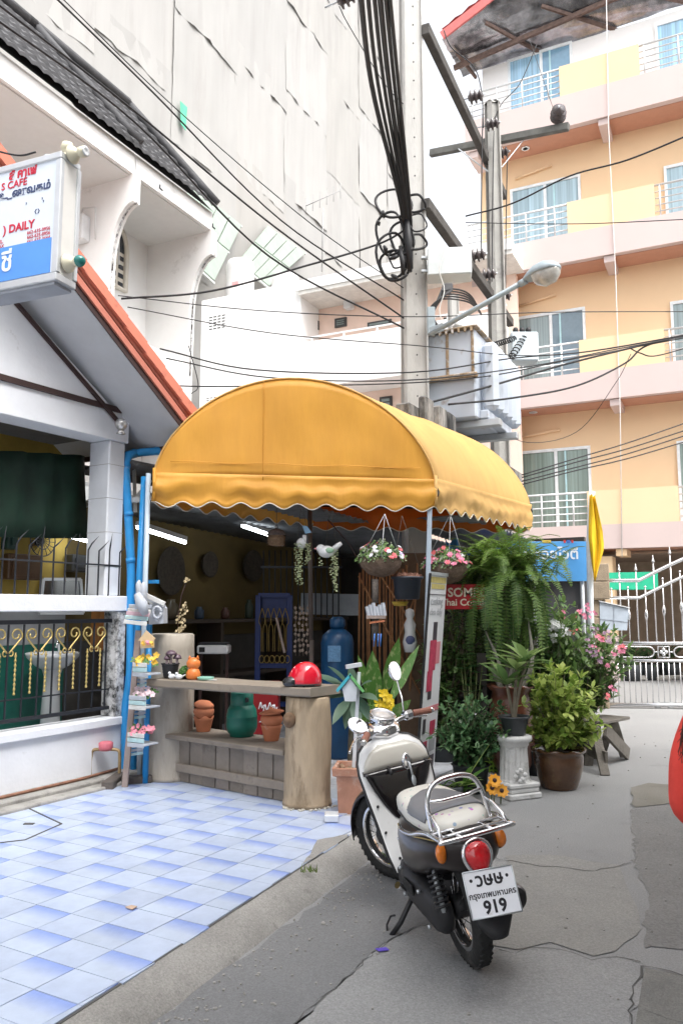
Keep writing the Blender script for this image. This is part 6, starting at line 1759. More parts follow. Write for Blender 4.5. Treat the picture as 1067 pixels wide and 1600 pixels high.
mb = MB(); mb.tube([(.42, .22, .12), (.45, .235, .11), (.46, .26, .07), (.43, .27, .05)], .005, 6); P(mb, 'stand_tang', M_BLK, ss)
HBM = Matrix.Translation((.86 + kx, 0, .0)) @ Matrix.Rotation(STEER + .2, 4, 'Z')
def hb(x, y, z): return HBM @ Vector((x, y, z))
mb = MB(); mb.loft([[HBM @ (p + Vector((0, 0, 0))) for p in ringx(x, z, hw, hh, 2.3)] for x, z, hw, hh in ((-.09, .925, .03, .02), (-.075, .93, .07, .04), (-.02, .935, .10, .05), (.04, .935, .105, .055), (.08, .93, .08, .05), (.10, .925, .04, .03))]); hc = P(mb, 'handlebar_cover', M_CHR)
mb = MB(); mb.lathe([(.045, 0), (.068, .02), (.074, .05), (.076, .072), (.070, .076), (.066, .070)], (0, 0, 0), 28, HBM @ Matrix.Translation((.01, 0, .955)) @ Matrix.Rotation(radians(-24), 4, 'Y')); ck = P(mb, 'clock', M_CHR)
mb = MB(); mb.lathe([(.067, .070), (.02, .0745), (.001, .075)], (0, 0, 0), 28, HBM @ Matrix.Translation((.01, 0, .955)) @ Matrix.Rotation(radians(-24), 4, 'Y')); P(mb, 'dial', mat('clock_dial', (.62, .58, .55), .15, var=.12, scale=40, coat=.6), ck)
for s_ in (-1, 1):
    mb = MB(); mb.tube([hb(0, s_ * .05, .935), hb(-.02, s_ * .14, .955), hb(-.06, s_ * .22, .965)], .014, 8); P(mb, 'bar', M_CHR, hc)
    mb = MB(); mb.box((0, 0, 0), (.06, .07, .055), HBM @ Matrix.Translation((-.045, s_ * .205, .965)) @ Matrix.Rotation(s_ * .35, 4, 'Z'), .016); P(mb, 'switch_housing', M_CHR)
    g0_, g1_ = hb(-.062, s_ * .235, .966), hb(-.115, s_ * .345, .955)
    mb = MB(); mb.tube([g0_.lerp(g1_, k / 14) for k in range(15)], [.0175 + .0018 * (k % 2) for k in range(15)], 12); gr_ = P(mb, 'grip', M_GRIP)
    mb = MB(); mb.tube([g1_, g1_ + (g1_ - g0_).normalized() * .02], [.019, .013], 10); P(mb, 'bar_end', M_CHR, gr_)
    mb = MB(); mb.tube(sm([hb(-.02, s_ * .20, .955), hb(.015, s_ * .24, .945), hb(-.02, s_ * .34, .925), hb(-.05, s_ * .395, .915)], 5), [.008] * 16, 6); P(mb, 'lever', M_CHR)
def mirror(stem, ctr_, nrm, r_):
    mb = MB(); mb.tube(sm([hb(*p) for p in stem], 5), .0055, 6); ms_ = P(mb, 'mirror', M_CHR)
    q = Vector(nrm).normalized().to_track_quat('Z', 'Y').to_matrix().to_4x4(); M = HBM @ Matrix.Translation(ctr_) @ q
    mb = MB(); mb.lathe([(.01, -.028), (r_ * .7, -.022), (r_, -.004), (r_ * 1.02, .004), (r_ * .95, .007)], (0, 0, 0), 28, M); P(mb, 'shell', M_CHR, ms_)
    mb = MB(); mb.lathe([(r_ * .95, .0055), (.001, .006)], (0, 0, 0), 28, M); P(mb, 'glass', mat('mirror_surface', (.8, .82, .83), .03, metal=1, var=0), ms_)
mirror([(-.03, -.19, .98), (-.03, -.20, 1.05), (.0, -.235, 1.10), (.015, -.25, 1.17)], (.02, -.25, 1.215), (-1, -.05, .12), .058)
mirror([(-.03, .19, .98), (-.02, .21, 1.03), (-.02, .23, 1.05), (-.02, .24, 1.04)], (-.02, .25, 1.02), (-.7, .1, .7), .056)
mb = MB(); mb.tube(sm([hb(.06, -.03, .93), hb(.02, -.10, .88), hb(-.01, -.12, .80), hb(-.02, -.16, .75)], 5), .006, 6); mb.tube(sm([hb(.03, .10, .96), hb(.06, .06, .99), hb(.08, .0, .96)], 5), .006, 6); P(mb, 'control_cable', M_CABLE)
# ==== CAFÉ SIGN
SGF = Fr(AT(98, 240, 4.3), 112)          # a runs to the right along the face, b away
cs = thing('cafe_sign', 'white and blue café sign box with cream knobs above the porch', 'sign', SGF(0, 0, 0), SGF.rz)
def sgon(x, y, b=0.0): return SGF.inv(ON(x, y, SGF(0, b), 112))
zT_, zB_ = sgon(98, 240)[2], sgon(84, 436)[2]
SW, SD = 1.2, .145
M_SIGNW = mat('sign_white', (.66, .72, .80), .35, var=.03, coat=.2)
M_ALU = mat('sign_aluminium', (.60, .62, .64), .4, metal=.5, var=.08)
M_CREAM = mat('cream_enamel', (.66, .62, .47), .4, var=.06)
def SGB(name, m, a0, a1, b0, b1, z0, z1, bev=0.0, par=cs):
    mb = MB(); mb.boxfr(SGF, a0, a1, b0, b1, z0, z1, bev); return W(mb, name, m, par)
SGB('panel', M_SIGNW, -SW, -.035, -.004, .0, zB_ + .04, zT_ - .03)
SGB('casing', mat('sign_side', (.76, .75, .72), .5, var=.04), -SW, 0, .002, SD, zB_ + .01, zT_, .006)
for z0, z1 in ((zT_ - .03, zT_ + .012), (zB_ - .012, zB_ + .035)): SGB('edge', M_ALU, -SW, .006, -.014, SD + .01, z0, z1, .006)
SGB('edge', M_ALU, -.034, .008, -.012, .02, zB_ + .036, zT_ - .031, .005)
SGB('edge', M_ALU, -.004, .012, SD - .02, SD + .01, zB_ + .036, zT_ - .031, .004)
SGB('underside', mat('sign_under', (.34, .36, .40), .6), -SW, -.02, .004, SD, zB_ - .03, zB_ - .013)
blue0 = sgon(80, 372)[2] - 0
SGB('blue_band', mat('sign_blue', (.10, .30, .75), .4, var=.05), -SW, sgon(80, 420)[0], -.008, -.0045, sgon(70, 428)[2], sgon(80, 372)[2])
M_LR = mat('sign_red', (.55, .02, .05), .5); M_LB = mat('sign_dark_blue', (.05, .07, .16), .5); M_LW = mat('sign_letter_white', (.8, .85, .9), .5)
SX, SZ = SGF.a, Vector((0, 0, 1))
def sgt(s, x, y, size, m, align='RIGHT', bold=.0, sx=1.0, name='lettering'):
    p = ON(x, y, SGF(0, -.0062 if m is not M_LW else -.0105), 112)
    o = text(name, s, size, m, None, face_mat(p, SX), .0008, align, bold=bold, sx=sx)
    return put(cs, o)
H_ = zT_ - zB_
sgt('ส์ คาเฟ่', 58, 270, .098 * H_, M_LR, bold=.003)
sgt('S CAFÉ', 43, 288, .085 * H_, M_LR, bold=.001)
sgt('உ_ணவகம்', 80, 293, .088 * H_, M_LB, bold=.002)
sgt(') DAILY', 54, 355, .092 * H_, M_LR, bold=.002)
for i, (a_, b_) in enumerate((('TEL.', '662-635-0956'), ('FAX', '662-635-0956'), ('MOBILE', '661-637-3664'))):
    y = 358.5 + i * 7.2
    sgt(b_, 79, y, .040 * H_, M_LR); sgt(a_, (6, 7, 22)[i], y + 21 - (5 if i == 2 else 0), .040 * H_, M_LR)
sgt('ชี', 20, 421, .22 * H_, M_LW, bold=.003)
for x, y in ((43, 318), (68, 310), (70, 314)): sgt('‚', x, y, .08 * H_, M_LB)
sgt('‹›', 63, 333, .09 * H_, M_LB)
for a_, z_ in ((-.25, zT_ - .05), (-.95, zT_ - .05), (-.95, zB_ + .08)):
    p_ = SGF(a_, SD, z_); i_ = PF.inv(p_)
    mb = MB(); mb.bar(p_, PF(i_[0] + .25, -.03, z_), .03, .03); W(mb, 'bracket_arm', M_GALV, cs)
for i, (x, y, side) in enumerate(((102, 245, 0), (95, 414, 1))):
    p = SGF(.012, SD * .45, sgon(x, y, SD * .45)[2])
    q = SGF.a.to_track_quat('Z', 'Y').to_matrix().to_4x4(); M = Matrix.Translation(p) @ q @ Matrix.Scale(.62, 4)
    mb = MB(); mb.lathe([(.085, 0), (.085, .015), (.06, .05), (.035, .075), (.03, .09), (.05, .10), (.052, .15), (.03, .155)], (0, 0, 0), 20, M); kn_ = W(mb, 'knob', M_CREAM, cs)
    if side:
        mb = MB(); mb.ball((0, 0, .14), (.055, .055, .06), 16, 10, M); W(mb, 'lamp', mat('teal_lamp', (.01, .16, .14), .25, coat=.4), kn_)
    else:
        mb = MB(); mb.lathe([(.045, .156), (.05, .165), (.03, .17), (.02, .16)], (0, 0, 0), 16, M); W(mb, 'socket', M_CER, kn_)
p = SGF(-.03, SD * .5, zT_ + .012); mb = MB(); mb.lathe([(.08, 0), (.07, .02), (.03, .05), (.03, .07), (.055, .085), (.06, .12), (.05, .155), (.01, .165)], (0, 0, 0), 18, Matrix.Translation(p) @ Matrix.Scale(.62, 4)); W(mb, 'knob', M_CREAM, cs)
p = SGF(-.17, SD * .5, zT_ + .012); mb = MB(); mb.lathe([(.03, 0), (.02, .03), (.025, .05)], p, 10); W(mb, 'stay_eye', M_GALV, cs)
# ==== LEFT: PASTEL BIRD BOX, FLOWER STAND, METER
PASTEL = [mat('pastel_%s' % n, c, .7, var=.12, scale=14, dirt=(.4, .37, .33), dirt_amt=.25, dirt_scale=12) for n, c in (('white', (.62, .62, .60)), ('aqua', (.42, .60, .62)), ('pink', (.62, .42, .48)), ('grey', (.42, .45, .50)), ('mint', (.50, .62, .56)))]
bb = thing('bird_shaped_box', 'wooden letter box of pastel boards with a rabbit-eared grey figure on its roof', 'letter box', AT(225, 975, 7.05))
def slat(x0, y0, x1, y1, Y, wd, th, m, name='board', par=bb):
    mb = MB(); mb.bar(AT(x0, y0, Y), AT(x1, y1, Y), th, wd, up=(0, 0, 1), bev=.004); return W(mb, name, m, par)
for i, (x0, y0, x1, y1, c) in enumerate(((202, 947, 238, 948, 3), (200, 953, 236, 956, 0), (198, 958, 234, 961, 2), (196, 964, 232, 967, 1), (194, 971, 230, 975, 0))):
    slat(x0, y0, x1, y1, 6.98 - i * .03, .035, .02, PASTEL[c], 'roof_board')
for i in range(4): slat(222 + i * 3, 927 + i * 3, 258, 944 + i * 5, 6.98 + i * .05, .04, .02, PASTEL[3 if i % 2 else 0], 'roof_board')
mb = MB(); q = [AT(x, y, 7.0) for x, y in ((233, 976), (233, 950), (245, 937), (256, 950), (256, 974))]; mb.add(q + [p + Vector((0, .16, 0)) for p in q], [(0, 1, 2, 3, 4), (9, 8, 7, 6, 5)] + [(k, (k + 1) % 5, (k + 1) % 5 + 5, k + 5) for k in range(5)]); W(mb, 'body', PASTEL[3], bb)
for x, y, lx, rr in ((218, 912, 4, .0), (225, 915, -2, 0)):
    mb = MB(); mb.tube([AT(x + 2, 945, 6.92), AT(x + lx * .2, 930, 6.9), AT(x - 1, y, 6.9), AT(x, y - 6, 6.9)], [.02, .032, .026, .006], 8); W(mb, 'ear', PASTEL[3], bb)
mb = MB(); mb.tube([AT(215, 928, 6.86), AT(222, 945, 6.84), AT(228, 960, 6.86)], [.03, .055, .03], 10); W(mb, 'figure', PASTEL[3], bb)
mb = MB(); rr = [AT(246 + 6 * cos(k * pi / 8), 957 + 9 * sin(k * pi / 8), 6.97) for k in range(17)]; mb.tube(rr, .014, 6); W(mb, 'entrance_ring', PASTEL[3], bb)
fs = thing('flower_stand', 'leaning plank stand with three pastel planters of artificial flowers', 'stand', Vector((AT(205, 1205, 7.0).x, 7.0, Z0)))
M_PLK = mat('pinkish_plank', (.34, .27, .24), .8, var=.2, scale=6, bump=.3)
mb = MB(); mb.bar(AT(217, 985, 6.98), Vector((AT(196, 1215, 6.95).x, 6.95, Z0)), .05, .03, up=(0, 1, 0), bev=.004); W(mb, 'plank', M_PLK, fs)
mb = MB(); mb.tube([AT(234, 975, 7.1), Vector((AT(228, 1200, 7.1).x, 7.1, Z0))], .026, 10); W(mb, 'pole', M_BLUE, fs)
flw = [mat('artificial_%s' % n, c, .6, var=.15, scale=20) for n, c in (('yellow', (.72, .45, .06)), ('pink', (.68, .25, .32)), ('white_pink', (.72, .55, .6)), ('green', (.10, .22, .06)))]
def flower(mb, c, r_, n=5, tilt=None):
    ax = Vector(tilt or (random.uniform(-.5, .5), -.7, random.uniform(.1, .8))).normalized(); x = ax.orthogonal().normalized(); y = ax.cross(x)
    for k in range(n):
        a = 2 * pi * k / n + random.random() * .3; d = x * cos(a) + y * sin(a); e = x * -sin(a) + y * cos(a)
        mb.add([c, c + d * r_ * .6 + e * r_ * .38 + ax * r_ * .2, c + d * r_ + ax * r_ * .25, c + d * r_ * .6 - e * r_ * .38 + ax * r_ * .2], [(0, 1, 2, 3)])
for i, (x0, y0, x1, y1, fl) in enumerate(((212, 1028, 243, 1048, 0), (205, 1078, 243, 1100, 2), (203, 1135, 240, 1158, 1))):
    p = AT((x0 + x1) / 2, (y0 + y1) / 2 + 6, 6.9); w_ = abs(AT(x1, y0, 6.9).x - AT(x0, y0, 6.9).x)
    mb = MB(); M = Matrix.Translation(p) @ Matrix.Rotation(-.5, 4, 'Z')
    mb.box((-w_ * .22, -.02, 0), (.012, .16, .10), M, .004); pl_ = W(mb, 'planter', PASTEL[(4, 0, 4)[i]], fs)
    for k in range(3):
        mb = MB(); mb.box((.03, -.10, -.045 + k * .04), (w_ * .9, .012, .034), M, .003); W(mb, 'slat', PASTEL[(3, 1, 0)[k] if i != 1 else (0, 1, 3)[k]], pl_)
    mb = MB(); mb.box((.03, .0, -.045), (w_ * .85, .17, .015), M, .003); W(mb, 'base', PASTEL[3], pl_)
    random.seed(i + 40)
    mb = MB()
    for k in range(16): flower(mb, p + Vector((random.uniform(-.07, .10), random.uniform(-.09, .05), .04 + random.uniform(0, .07))), random.uniform(.02, .036))
    W(mb, 'flowers', flw[fl], pl_, solid=.002)
    mb = MB()
    for k in range(10): flower(mb, p + Vector((random.uniform(-.09, .10), random.uniform(-.06, .06), .03 + random.uniform(0, .06))), random.uniform(.025, .04), 3)
    W(mb, 'greenery', flw[3], pl_, solid=.002)
    for k in range(4):
        pp_ = AT(211 - i * 4, y0 + 26 + k * 6, 7.02); mb = MB(); mb.bar(pp_, pp_ + Vector((.11, .02, .012)), .01, .022); W(mb, 'back_slat', PASTEL[(2, 0, 3, 1)[k]], fs)
hs_ = thing('wooden_house_ornament', 'small flat wooden house ornament with coloured flowers on the stand', 'ornament', AT(232, 1010, 6.88))
mb = MB(); q = [AT(x, y, 6.88) for x, y in ((220, 1013), (220, 1001), (216, 1001), (229, 985), (243, 998), (241, 1000), (241, 1012))]; mb.add(q + [p + Vector((0, .02, 0)) for p in q], [tuple(range(7)), tuple(range(13, 6, -1))] + [(k, (k + 1) % 7, (k + 1) % 7 + 7, k + 7) for k in range(7)]); W(mb, 'board', mat('pale_wood', (.62, .46, .27), .7, var=.1), hs_)
for x, y, c in ((224, 1004, 0), (231, 1003, 1), (237, 1004, 0)):
    mb = MB(); random.seed(x); flower(mb, AT(x, y, 6.865), .02); flower(mb, AT(x + 1, y + 3, 6.865), .016); W(mb, 'blossom', flw[c], hs_, solid=.002)
for i, (x0, y0, x1, y1, s_) in enumerate(((190, 1219, 238, 1216, .06), (168, 1228, 190, 1212, .07))):
    p, q = G(x0, y0, Z0 + .03), G(x1, y1, Z0 + .03); mb = MB(); mb.bar(p, q, .10, s_, bev=.008); tag(mb.build('timber_block', mat('dark_old_timber', (.10, .085, .075), .85, var=.3, scale=10, bump=.4)), ('dark timber block lying at the foot of the flower stand', 'dark timber block lying before the water meter')[i], 'timber')
wm = thing('water_meter', 'pink capped water meter on brass pipes at the wall end', 'water meter', G(166, 1205, Z0))
c = AT(166, 1165, 7.2)
mb = MB(); mb.lathe([(.05, -.04), (.062, -.02), (.062, .025), (.05, .035), (.02, .04)], c, 18); W(mb, 'meter', mat('pink_meter', (.60, .16, .20), .5, var=.15, scale=20), wm)
M_BRS = mat('dull_brass', (.36, .26, .14), .5, metal=.5, var=.2, scale=20)
for s_ in (-1, 1):
    mb = MB(); mb.tube(sm([c + Vector((s_ * .04, 0, -.03)), c + Vector((s_ * .11, .0, -.04)), c + Vector((s_ * .125, .0, -.1)), Vector((c.x + s_ * .125, c.y, Z0))], 5), .014, 8); W(mb, 'fitting', M_BRS, wm)
mb = MB(); mb.tube([G(152, 1209, Z0 + .03), G(178, 1216, Z0 + .03)], .012, 8); W(mb, 'tail_pipe', M_BLUE, wm)
tag(MB().ball(G(176, 1205, Z0 + .02), (.10, .08, .05), 10, 6).build('stone', M_OLDC), 'dark rounded stone lying under the water meter', 'stone')
# ==== ON AND BEHIND THE COUNTER
def ctp(x, y, off=0.0):
    """A point standing on the counter top under photo pixel x, y."""
    p = ON(x, y, P0, 90 - math.degrees(atan2((P1_ - P0).y, (P1_ - P0).x))); return Vector((p.x, p.y, ztop + .004)) + cy_ * .04
M_TER = mat('terracotta', (.48, .17, .085), .8, var=.12, scale=8, bump=.15, dirt=(.55, .36, .28), dirt_amt=.25, dirt_scale=6)
t = thing('black_pot', 'black ribbed pot with purple mushroom ornaments on the counter', 'plant pot', ctp(272, 1054))
p = ctp(272, 1054); mb = MB(); mb.lathe([(.05, 0), (.055, .01)] + [(.056 + .016 * k / 8 + (.003 if k % 2 else 0), .012 + .1 * k / 8) for k in range(9)] + [(.08, .115), (.08, .125), (.066, .122), (.06, .10), (.001, .10)], p, 20); W(mb, 'pot', M_BLK, t)
M_MUS = mat('purple_cap', (.10, .065, .085), .4, var=.2); M_STM = mat('mauve_stem', (.45, .36, .38), .6)
for dx, dy, h, r_ in ((.0, 0, .11, .05), (.05, .02, .075, .038), (-.03, -.02, .07, .028)):
    b = p + Vector((dx, dy, .10)); mb = MB(); mb.tube([b, b + Vector((.004, 0, h))], [.014, .01], 8); W(mb, 'stem', M_STM, t)
    mb = MB(); mb.lathe([(.001, .028), (r_ * .6, .02), (r_ * .95, .0), (r_, -.014), (r_ * .8, -.010), (.01, -.004)][::-1], b + Vector((.004, 0, h)), 16); W(mb, 'cap', M_MUS, t)
t = thing('small_plant', 'small bright green artificial plant beside the white bird figures', 'plant', ctp(294, 1050))
p = ctp(296, 1050) + Vector((0, .0, .03)); random.seed(5)
mb = MB()
for k in range(70):
    d = Vector((random.gauss(0, 1), random.gauss(0, 1), abs(random.gauss(0, 1)))).normalized(); flower(mb, p + Vector((d.x * .055, d.y * .05, d.z * .075)), .022, 3, d)
W(mb, 'foliage', leafmat('bright_leaf', (.06, .20, .025), (.16, .36, .05)), t, rcalc=False)
mb = MB(); mb.lathe([(.03, 0), (.04, .05), (.03, .05)], p - Vector((0, 0, .03)), 12); W(mb, 'pot', M_BLK, t)
t = thing('bird_figurine', 'pair of small white bird figurines on the counter', 'figurine', ctp(288, 1056))
for i, (x, s_) in enumerate(((286, -1), (297, 1))):
    b = ctp(x, 1054) + cy_ * .08 + Vector((0, 0, .022)); mb = MB(); mb.ball(b, (.032, .02, .022), 12, 8); mb.ball(b + Vector((-.02 * 1, 0, .026)), .014, 10, 8); mb.tube([b + Vector((.02, 0, .0)), b + Vector((.055, 0, .018))], [.012, .004], 6); W(mb, 'bird', M_CER, t)
t = thing('cat_figurine', 'orange cat figurine sitting on the counter', 'figurine', ctp(308, 1052))
M_CAT = mat('orange_glaze', (.66, .19, .045), .35, var=.12, scale=12)
b = ctp(308, 1052)
mb = MB(); mb.lathe([(.05, 0), (.062, .02), (.06, .055), (.045, .085), (.03, .095)], b, 18); W(mb, 'body', M_CAT, t)
mb = MB(); mb.ball(b + Vector((0, 0, .13)), (.06, .05, .052), 16, 10); hd2 = W(mb, 'head', M_CAT, t)
for s_ in (-1, 1): mb = MB(); mb.lathe([(.018, 0), (.001, .032)], b + Vector((s_ * .034, 0, .168)), 8); W(mb, 'ear', M_CAT, hd2)
t = thing('green_dish', 'shallow pale green dish on the counter', 'dish', ctp(325, 1056))
mb = MB(); mb.lathe([(.05, 0), (.065, .004), (.072, .024), (.066, .024), (.058, .008), (.001, .008)], ctp(327, 1056), 22); W(mb, 'dish', mat('celadon', (.22, .44, .36), .3), t)
mb = MB(); mb.box((0, 0, 0), (.08, .03, .004), Matrix.Translation(ctp(337, 1057) + Vector((0, 0, .003))) @ Matrix.Rotation(.2, 4, 'Z')); tag(mb.build('paper_slip', mat('white_paper', (.72, .72, .72), .7)), 'white slip of paper lying on the counter edge', 'paper')
t = thing('helmet', 'glossy red motorcycle helmet with black trim on the counter', 'helmet', ctp(480, 1064))
b = ctp(481, 1066); M_HEL = mat('red_gloss', (.62, .006, .025), .12, var=.05, coat=1.0)
mb = MB(); rings = []
for j in range(10):
    ph_ = pi * .5 * j / 9 ; rings.append([b + Vector((.135 * cos(ph_) * cos(a) * 1.0 + .012 * sin(ph_), .11 * cos(ph_) * sin(a), .035 + .15 * sin(ph_))) for a in [2 * pi * k / 28 for k in range(28)]])
rings.insert(0, [p * 1.0 - Vector((0, 0, .028)) for p in rings[0]]); mb.loft(rings); W(mb, 'shell', M_HEL, t)
mb = MB(); mb.lathe([(.118, 0), (.128, .004), (.13, .018), (.12, .02)], (0, 0, 0), 28, Matrix.Translation(b) @ Matrix.Diagonal((1.04, .86, 1, 1))); W(mb, 'trim', M_BLK, t)
mb = MB(); mb.ball(b + Vector((-.095, -.055, .03)), (.075, .045, .045), 14, 8); W(mb, 'visor', mat('helmet_visor', (.015, .015, .017), .2, coat=.5), t)
mb = MB(); mb.tube([b + Vector((-.03, -.09, .02)), b + Vector((0, -.10, .0)), b + Vector((.03, -.09, .03))], .008, 6); W(mb, 'strap', M_BLK, t)
t = thing('dried_stalk', 'dried pale leaf stalk standing on the taller log', 'plant', AT(280, 984, LL.y))
b = AT(278, 988, LL.y); tip = AT(293, 905, LL.y); mb = MB(); mb.tube([b, AT(279, 960, LL.y), AT(284, 930, LL.y), tip], .005, 5); W(mb, 'stem', M_BROWN, t)
random.seed(6); mb = MB()
for k in range(26):
    f = random.random() * .42; c = b.lerp(AT(287, 942, LL.y), f / .42) + Vector((random.uniform(-.03, .05), random.uniform(-.03, .03), 0)); flower(mb, c, random.uniform(.02, .038), 2)
for k in range(4): flower(mb, tip + Vector((random.uniform(-.01, .02), 0, random.uniform(-.03, .02))), .03, 3)
W(mb, 'dry_leaf', mat('dry_leaf', (.42, .34, .20), .8, var=.3, scale=20), t, solid=.002)
def shp(x, y):
    p = ON(x, y, LR - cy_ * .12, 90 - math.degrees(atan2(cx_.y, cx_.x))); return Vector((p.x, p.y, zsh + .014))
for i, (x, y) in enumerate(((318, 1153), (424, 1168))):
    p = shp(x, y)
    t = thing('terracotta_pots', ('stack of terracotta pots on the counter shelf left of the gas cylinder', 'stack of terracotta pots on the counter shelf by the right log')[i], 'pots', p, group='terracotta pot stacks')
    mb = MB(); n = 28; rings = []
    for j, (r_, z) in enumerate(((.058, 0), (.062, .01), (.082, .10), (.09, .125), (.086, .128), (.078, .11))):
        rings.append([p + Vector((r_ * cos(2 * pi * k / n), r_ * sin(2 * pi * k / n), z + (.013 * cos(5 * 2 * pi * k / n) if j in (3, 4) and i == 0 else 0))) for k in range(n)])
    mb.loft(rings, cap=False); W(mb, 'pot', M_TER, t)
    mb = MB(); mb.lathe([(.05, .10), (.078, .13), (.092, .165), (.09, .19), (.078, .205), (.06, .2)], p, 28); W(mb, 'pot', M_TER, t)
    mb = MB(); M = Matrix.Translation(p + Vector((0, 0, .21))) @ Matrix.Rotation(.12 if i == 0 else -.1, 4, 'Y')
    mb.lathe([(.06, -.01), (.088, .0), (.092, .02), (.085, .03), (.05, .035 + .02 * (1 - i)), (.001, .04 + .02 * (1 - i))] if i == 0 else [(.07, .0), (.10, .012), (.105, .02), (.08, .03), (.02, .045), (.012, .06), (.001, .062)], (0, 0, 0), 28, M, wob=.08 if i == 0 else 0); W(mb, 'lid', M_TER, t)
p = shp(375, 1152) - cy_ * .02
t = thing('gas_cylinder', 'dark green gas cylinder with collar under the counter', 'gas cylinder', p)
M_GAS = mat('gas_green', (.012, .13, .095), .45, var=.15, scale=8, dirt=(.05, .10, .08), dirt_amt=.4, dirt_scale=6)
mb = MB(); mb.lathe([(.10, 0), (.10, .02), (.115, .03), (.132, .07), (.135, .10), (.132, .16), (.135, .165), (.132, .17), (.125, .22), (.10, .262), (.06, .28)], p, 28); W(mb, 'body', M_GAS, t)
mb = MB(); mb.lathe([(.095, .255), (.098, .27), (.098, .36), (.094, .365), (.090, .36), (.088, .27)], p, 28, cap=False); W(mb, 'collar', M_GAS, t)
mb = MB(); mb.lathe([(.02, 0), (.022, .02), (.001, .022)], (0, 0, 0), 12, Matrix.Translation(p + Vector((.055, -.078, .31))) @ Matrix.Rotation(pi / 2, 4, 'X') @ Matrix.Rotation(-.6, 4, 'Y')); W(mb, 'collar_hole', M_BLK, t)
mb = MB(); mb.tube([p + Vector((0, 0, .27)), p + Vector((0, 0, .33))], .02, 10); W(mb, 'valve', M_BRS, t)
p = AT(335, 1020, 8.6); t = thing('kitchen_scale', 'white electronic scale on a slim stand behind the counter', 'scale', Vector((p.x, p.y, Z0)))
mb = MB(); mb.box(p + Vector((0, 0, .04)), (.33, .24, .09), None, .015); W(mb, 'body', M_BOXW, t)
mb = MB(); mb.box(p + Vector((0, 0, .10)), (.30, .22, .02), None, .006); W(mb, 'tray', M_BLACKM, t)
mb = MB(); mb.box(p + Vector((-.11, -.122, .04)), (.06, .006, .05)); W(mb, 'display', M_BLK, t)
for s_ in (-1, 1): mb = MB(); mb.boxfr(Fr(p, 90), s_ * .14 - .015, s_ * .14 + .015, -.015, .015, Z0, p.z - .006); W(mb, 'leg', M_BROWN, t)
M_DGOLD = mat('dull_gold', (.24, .17, .05), .5, metal=.4, var=.2, scale=30)
gt = thing('folding_gate', 'blue steel door frame with golden lattice standing inside the shop', 'gate', Vector((AT(430, 1100, 8.9).x, 8.9, Z0)))
M_DBL = mat('deep_blue_steel', (.006, .022, .12), .45, var=.12)
for x in (404, 453): q = AT(x, 930, 8.9); mb = MB(); mb.box((q.x, 8.9, (q.z + Z0) / 2), (.06, .05, q.z - Z0), None, .005); W(mb, 'upright', M_DBL, gt)
for y in (930, 1040, 1100): mb = MB(); mb.bar(AT(404, y, 8.91), AT(453, y, 8.91), .04, .05); W(mb, 'rail', M_DBL, gt)
mb = MB(); q = [AT(x, y, 8.95) for x, y in ((404, 930), (453, 930), (453, 965), (404, 965))]; mb.quad(*q); W(mb, 'panel', M_DBL, gt, solid=.01)
for i in range(5):
    for s_ in (-1, 1):
        xs = 410 + i * 9; mb = MB(); mb.tube(sm([AT(xs, 950, 8.86), AT(xs + s_ * 3, 960, 8.86), AT(xs + s_ * 5, 972, 8.86), AT(xs + s_ * 1.5, 982, 8.86), AT(xs + s_ * 1.5, 1018, 8.86)], 4), .005, 5); W(mb, 'lattice', M_DGOLD, gt)
for i in range(6): c = AT(409 + i * 8, 1030, 8.85); mb = MB(); mb.tube([c + Vector((.026 * cos(a), 0, .04 * sin(a))) for a in [2 * pi * k / 14 for k in range(15)]], .005, 5); W(mb, 'ring', M_DGOLD, gt)
mb = MB(); mb.bar(AT(432, 965, 8.8), AT(445, 1020, 8.78), .03, .02); W(mb, 'batten', M_PLK, gt)
cu = thing('shell_curtain', 'hanging strings of pale discs beside the blue door frame', 'curtain', AT(475, 945, 8.75))
random.seed(9)
for i in range(5):
    x = 462 + i * 6.0; mb = MB(); mb.tube([AT(x, 945, 8.75), AT(x, 1025, 8.75)], .002, 4)
    for k in range(9):
        y = 950 + k * 8.5 + random.uniform(-2, 2); c = AT(x + random.uniform(-1.5, 1.5), y, 8.74); mb.ball(c, (.016, .006, .018), 8, 6)
    W(mb, 'string', mat('shell', (.34, .27, .22), .5, var=.3, scale=40), cu)
br = thing('window_bars', 'row of dark vertical bars in the shop back window', 'window bars', AT(460, 930, 10.6))
for i in range(14): x = 412 + i * 9; mb = MB(); mb.tube([AT(x, 860, 10.6), AT(x, 965, 10.6)], .010, 5); W(mb, 'bar', M_BLACKM, br)
mb = MB(); mb.bar(AT(408, 886, 10.6), AT(535, 886, 10.6), .02, .03); W(mb, 'rail', M_BLACKM, br)
mb = MB(); mb.bar(AT(470, 943, 10.65), AT(560, 945, 10.65), .02, .28); W(mb, 'sill_panel', mat('pale_panel', (.3, .33, .36), .6), br)
t = thing('drinks_crate', 'red plastic drinks crate with white lettering under the counter', 'crate', AT(415, 1150, 8.2))
c = AT(413, 1105, 8.15); mb = MB(); mb.box(c, (.30, .3, .50), Matrix.Identity(4), .012); W(mb, 'body', mat('crate_red', (.20, .008, .011), .45, var=.1), t)
mb = MB(); zz = c.z
for k in range(4):
    y0 = c - Vector((.02 - k * .045, .153, -.03 + .02 * (k % 2))); mb.tube(sm([y0 + Vector((-.02, 0, -.03)), y0 + Vector((0, 0, .035)), y0 + Vector((.012, 0, -.02)), y0 + Vector((.03, 0, .012))], 4), .005, 5)
mb.tube([c + Vector((-.03, -.153, -.12)), c + Vector((.12, -.153, -.11))], .006, 5); W(mb, 'lettering', M_LW, t)
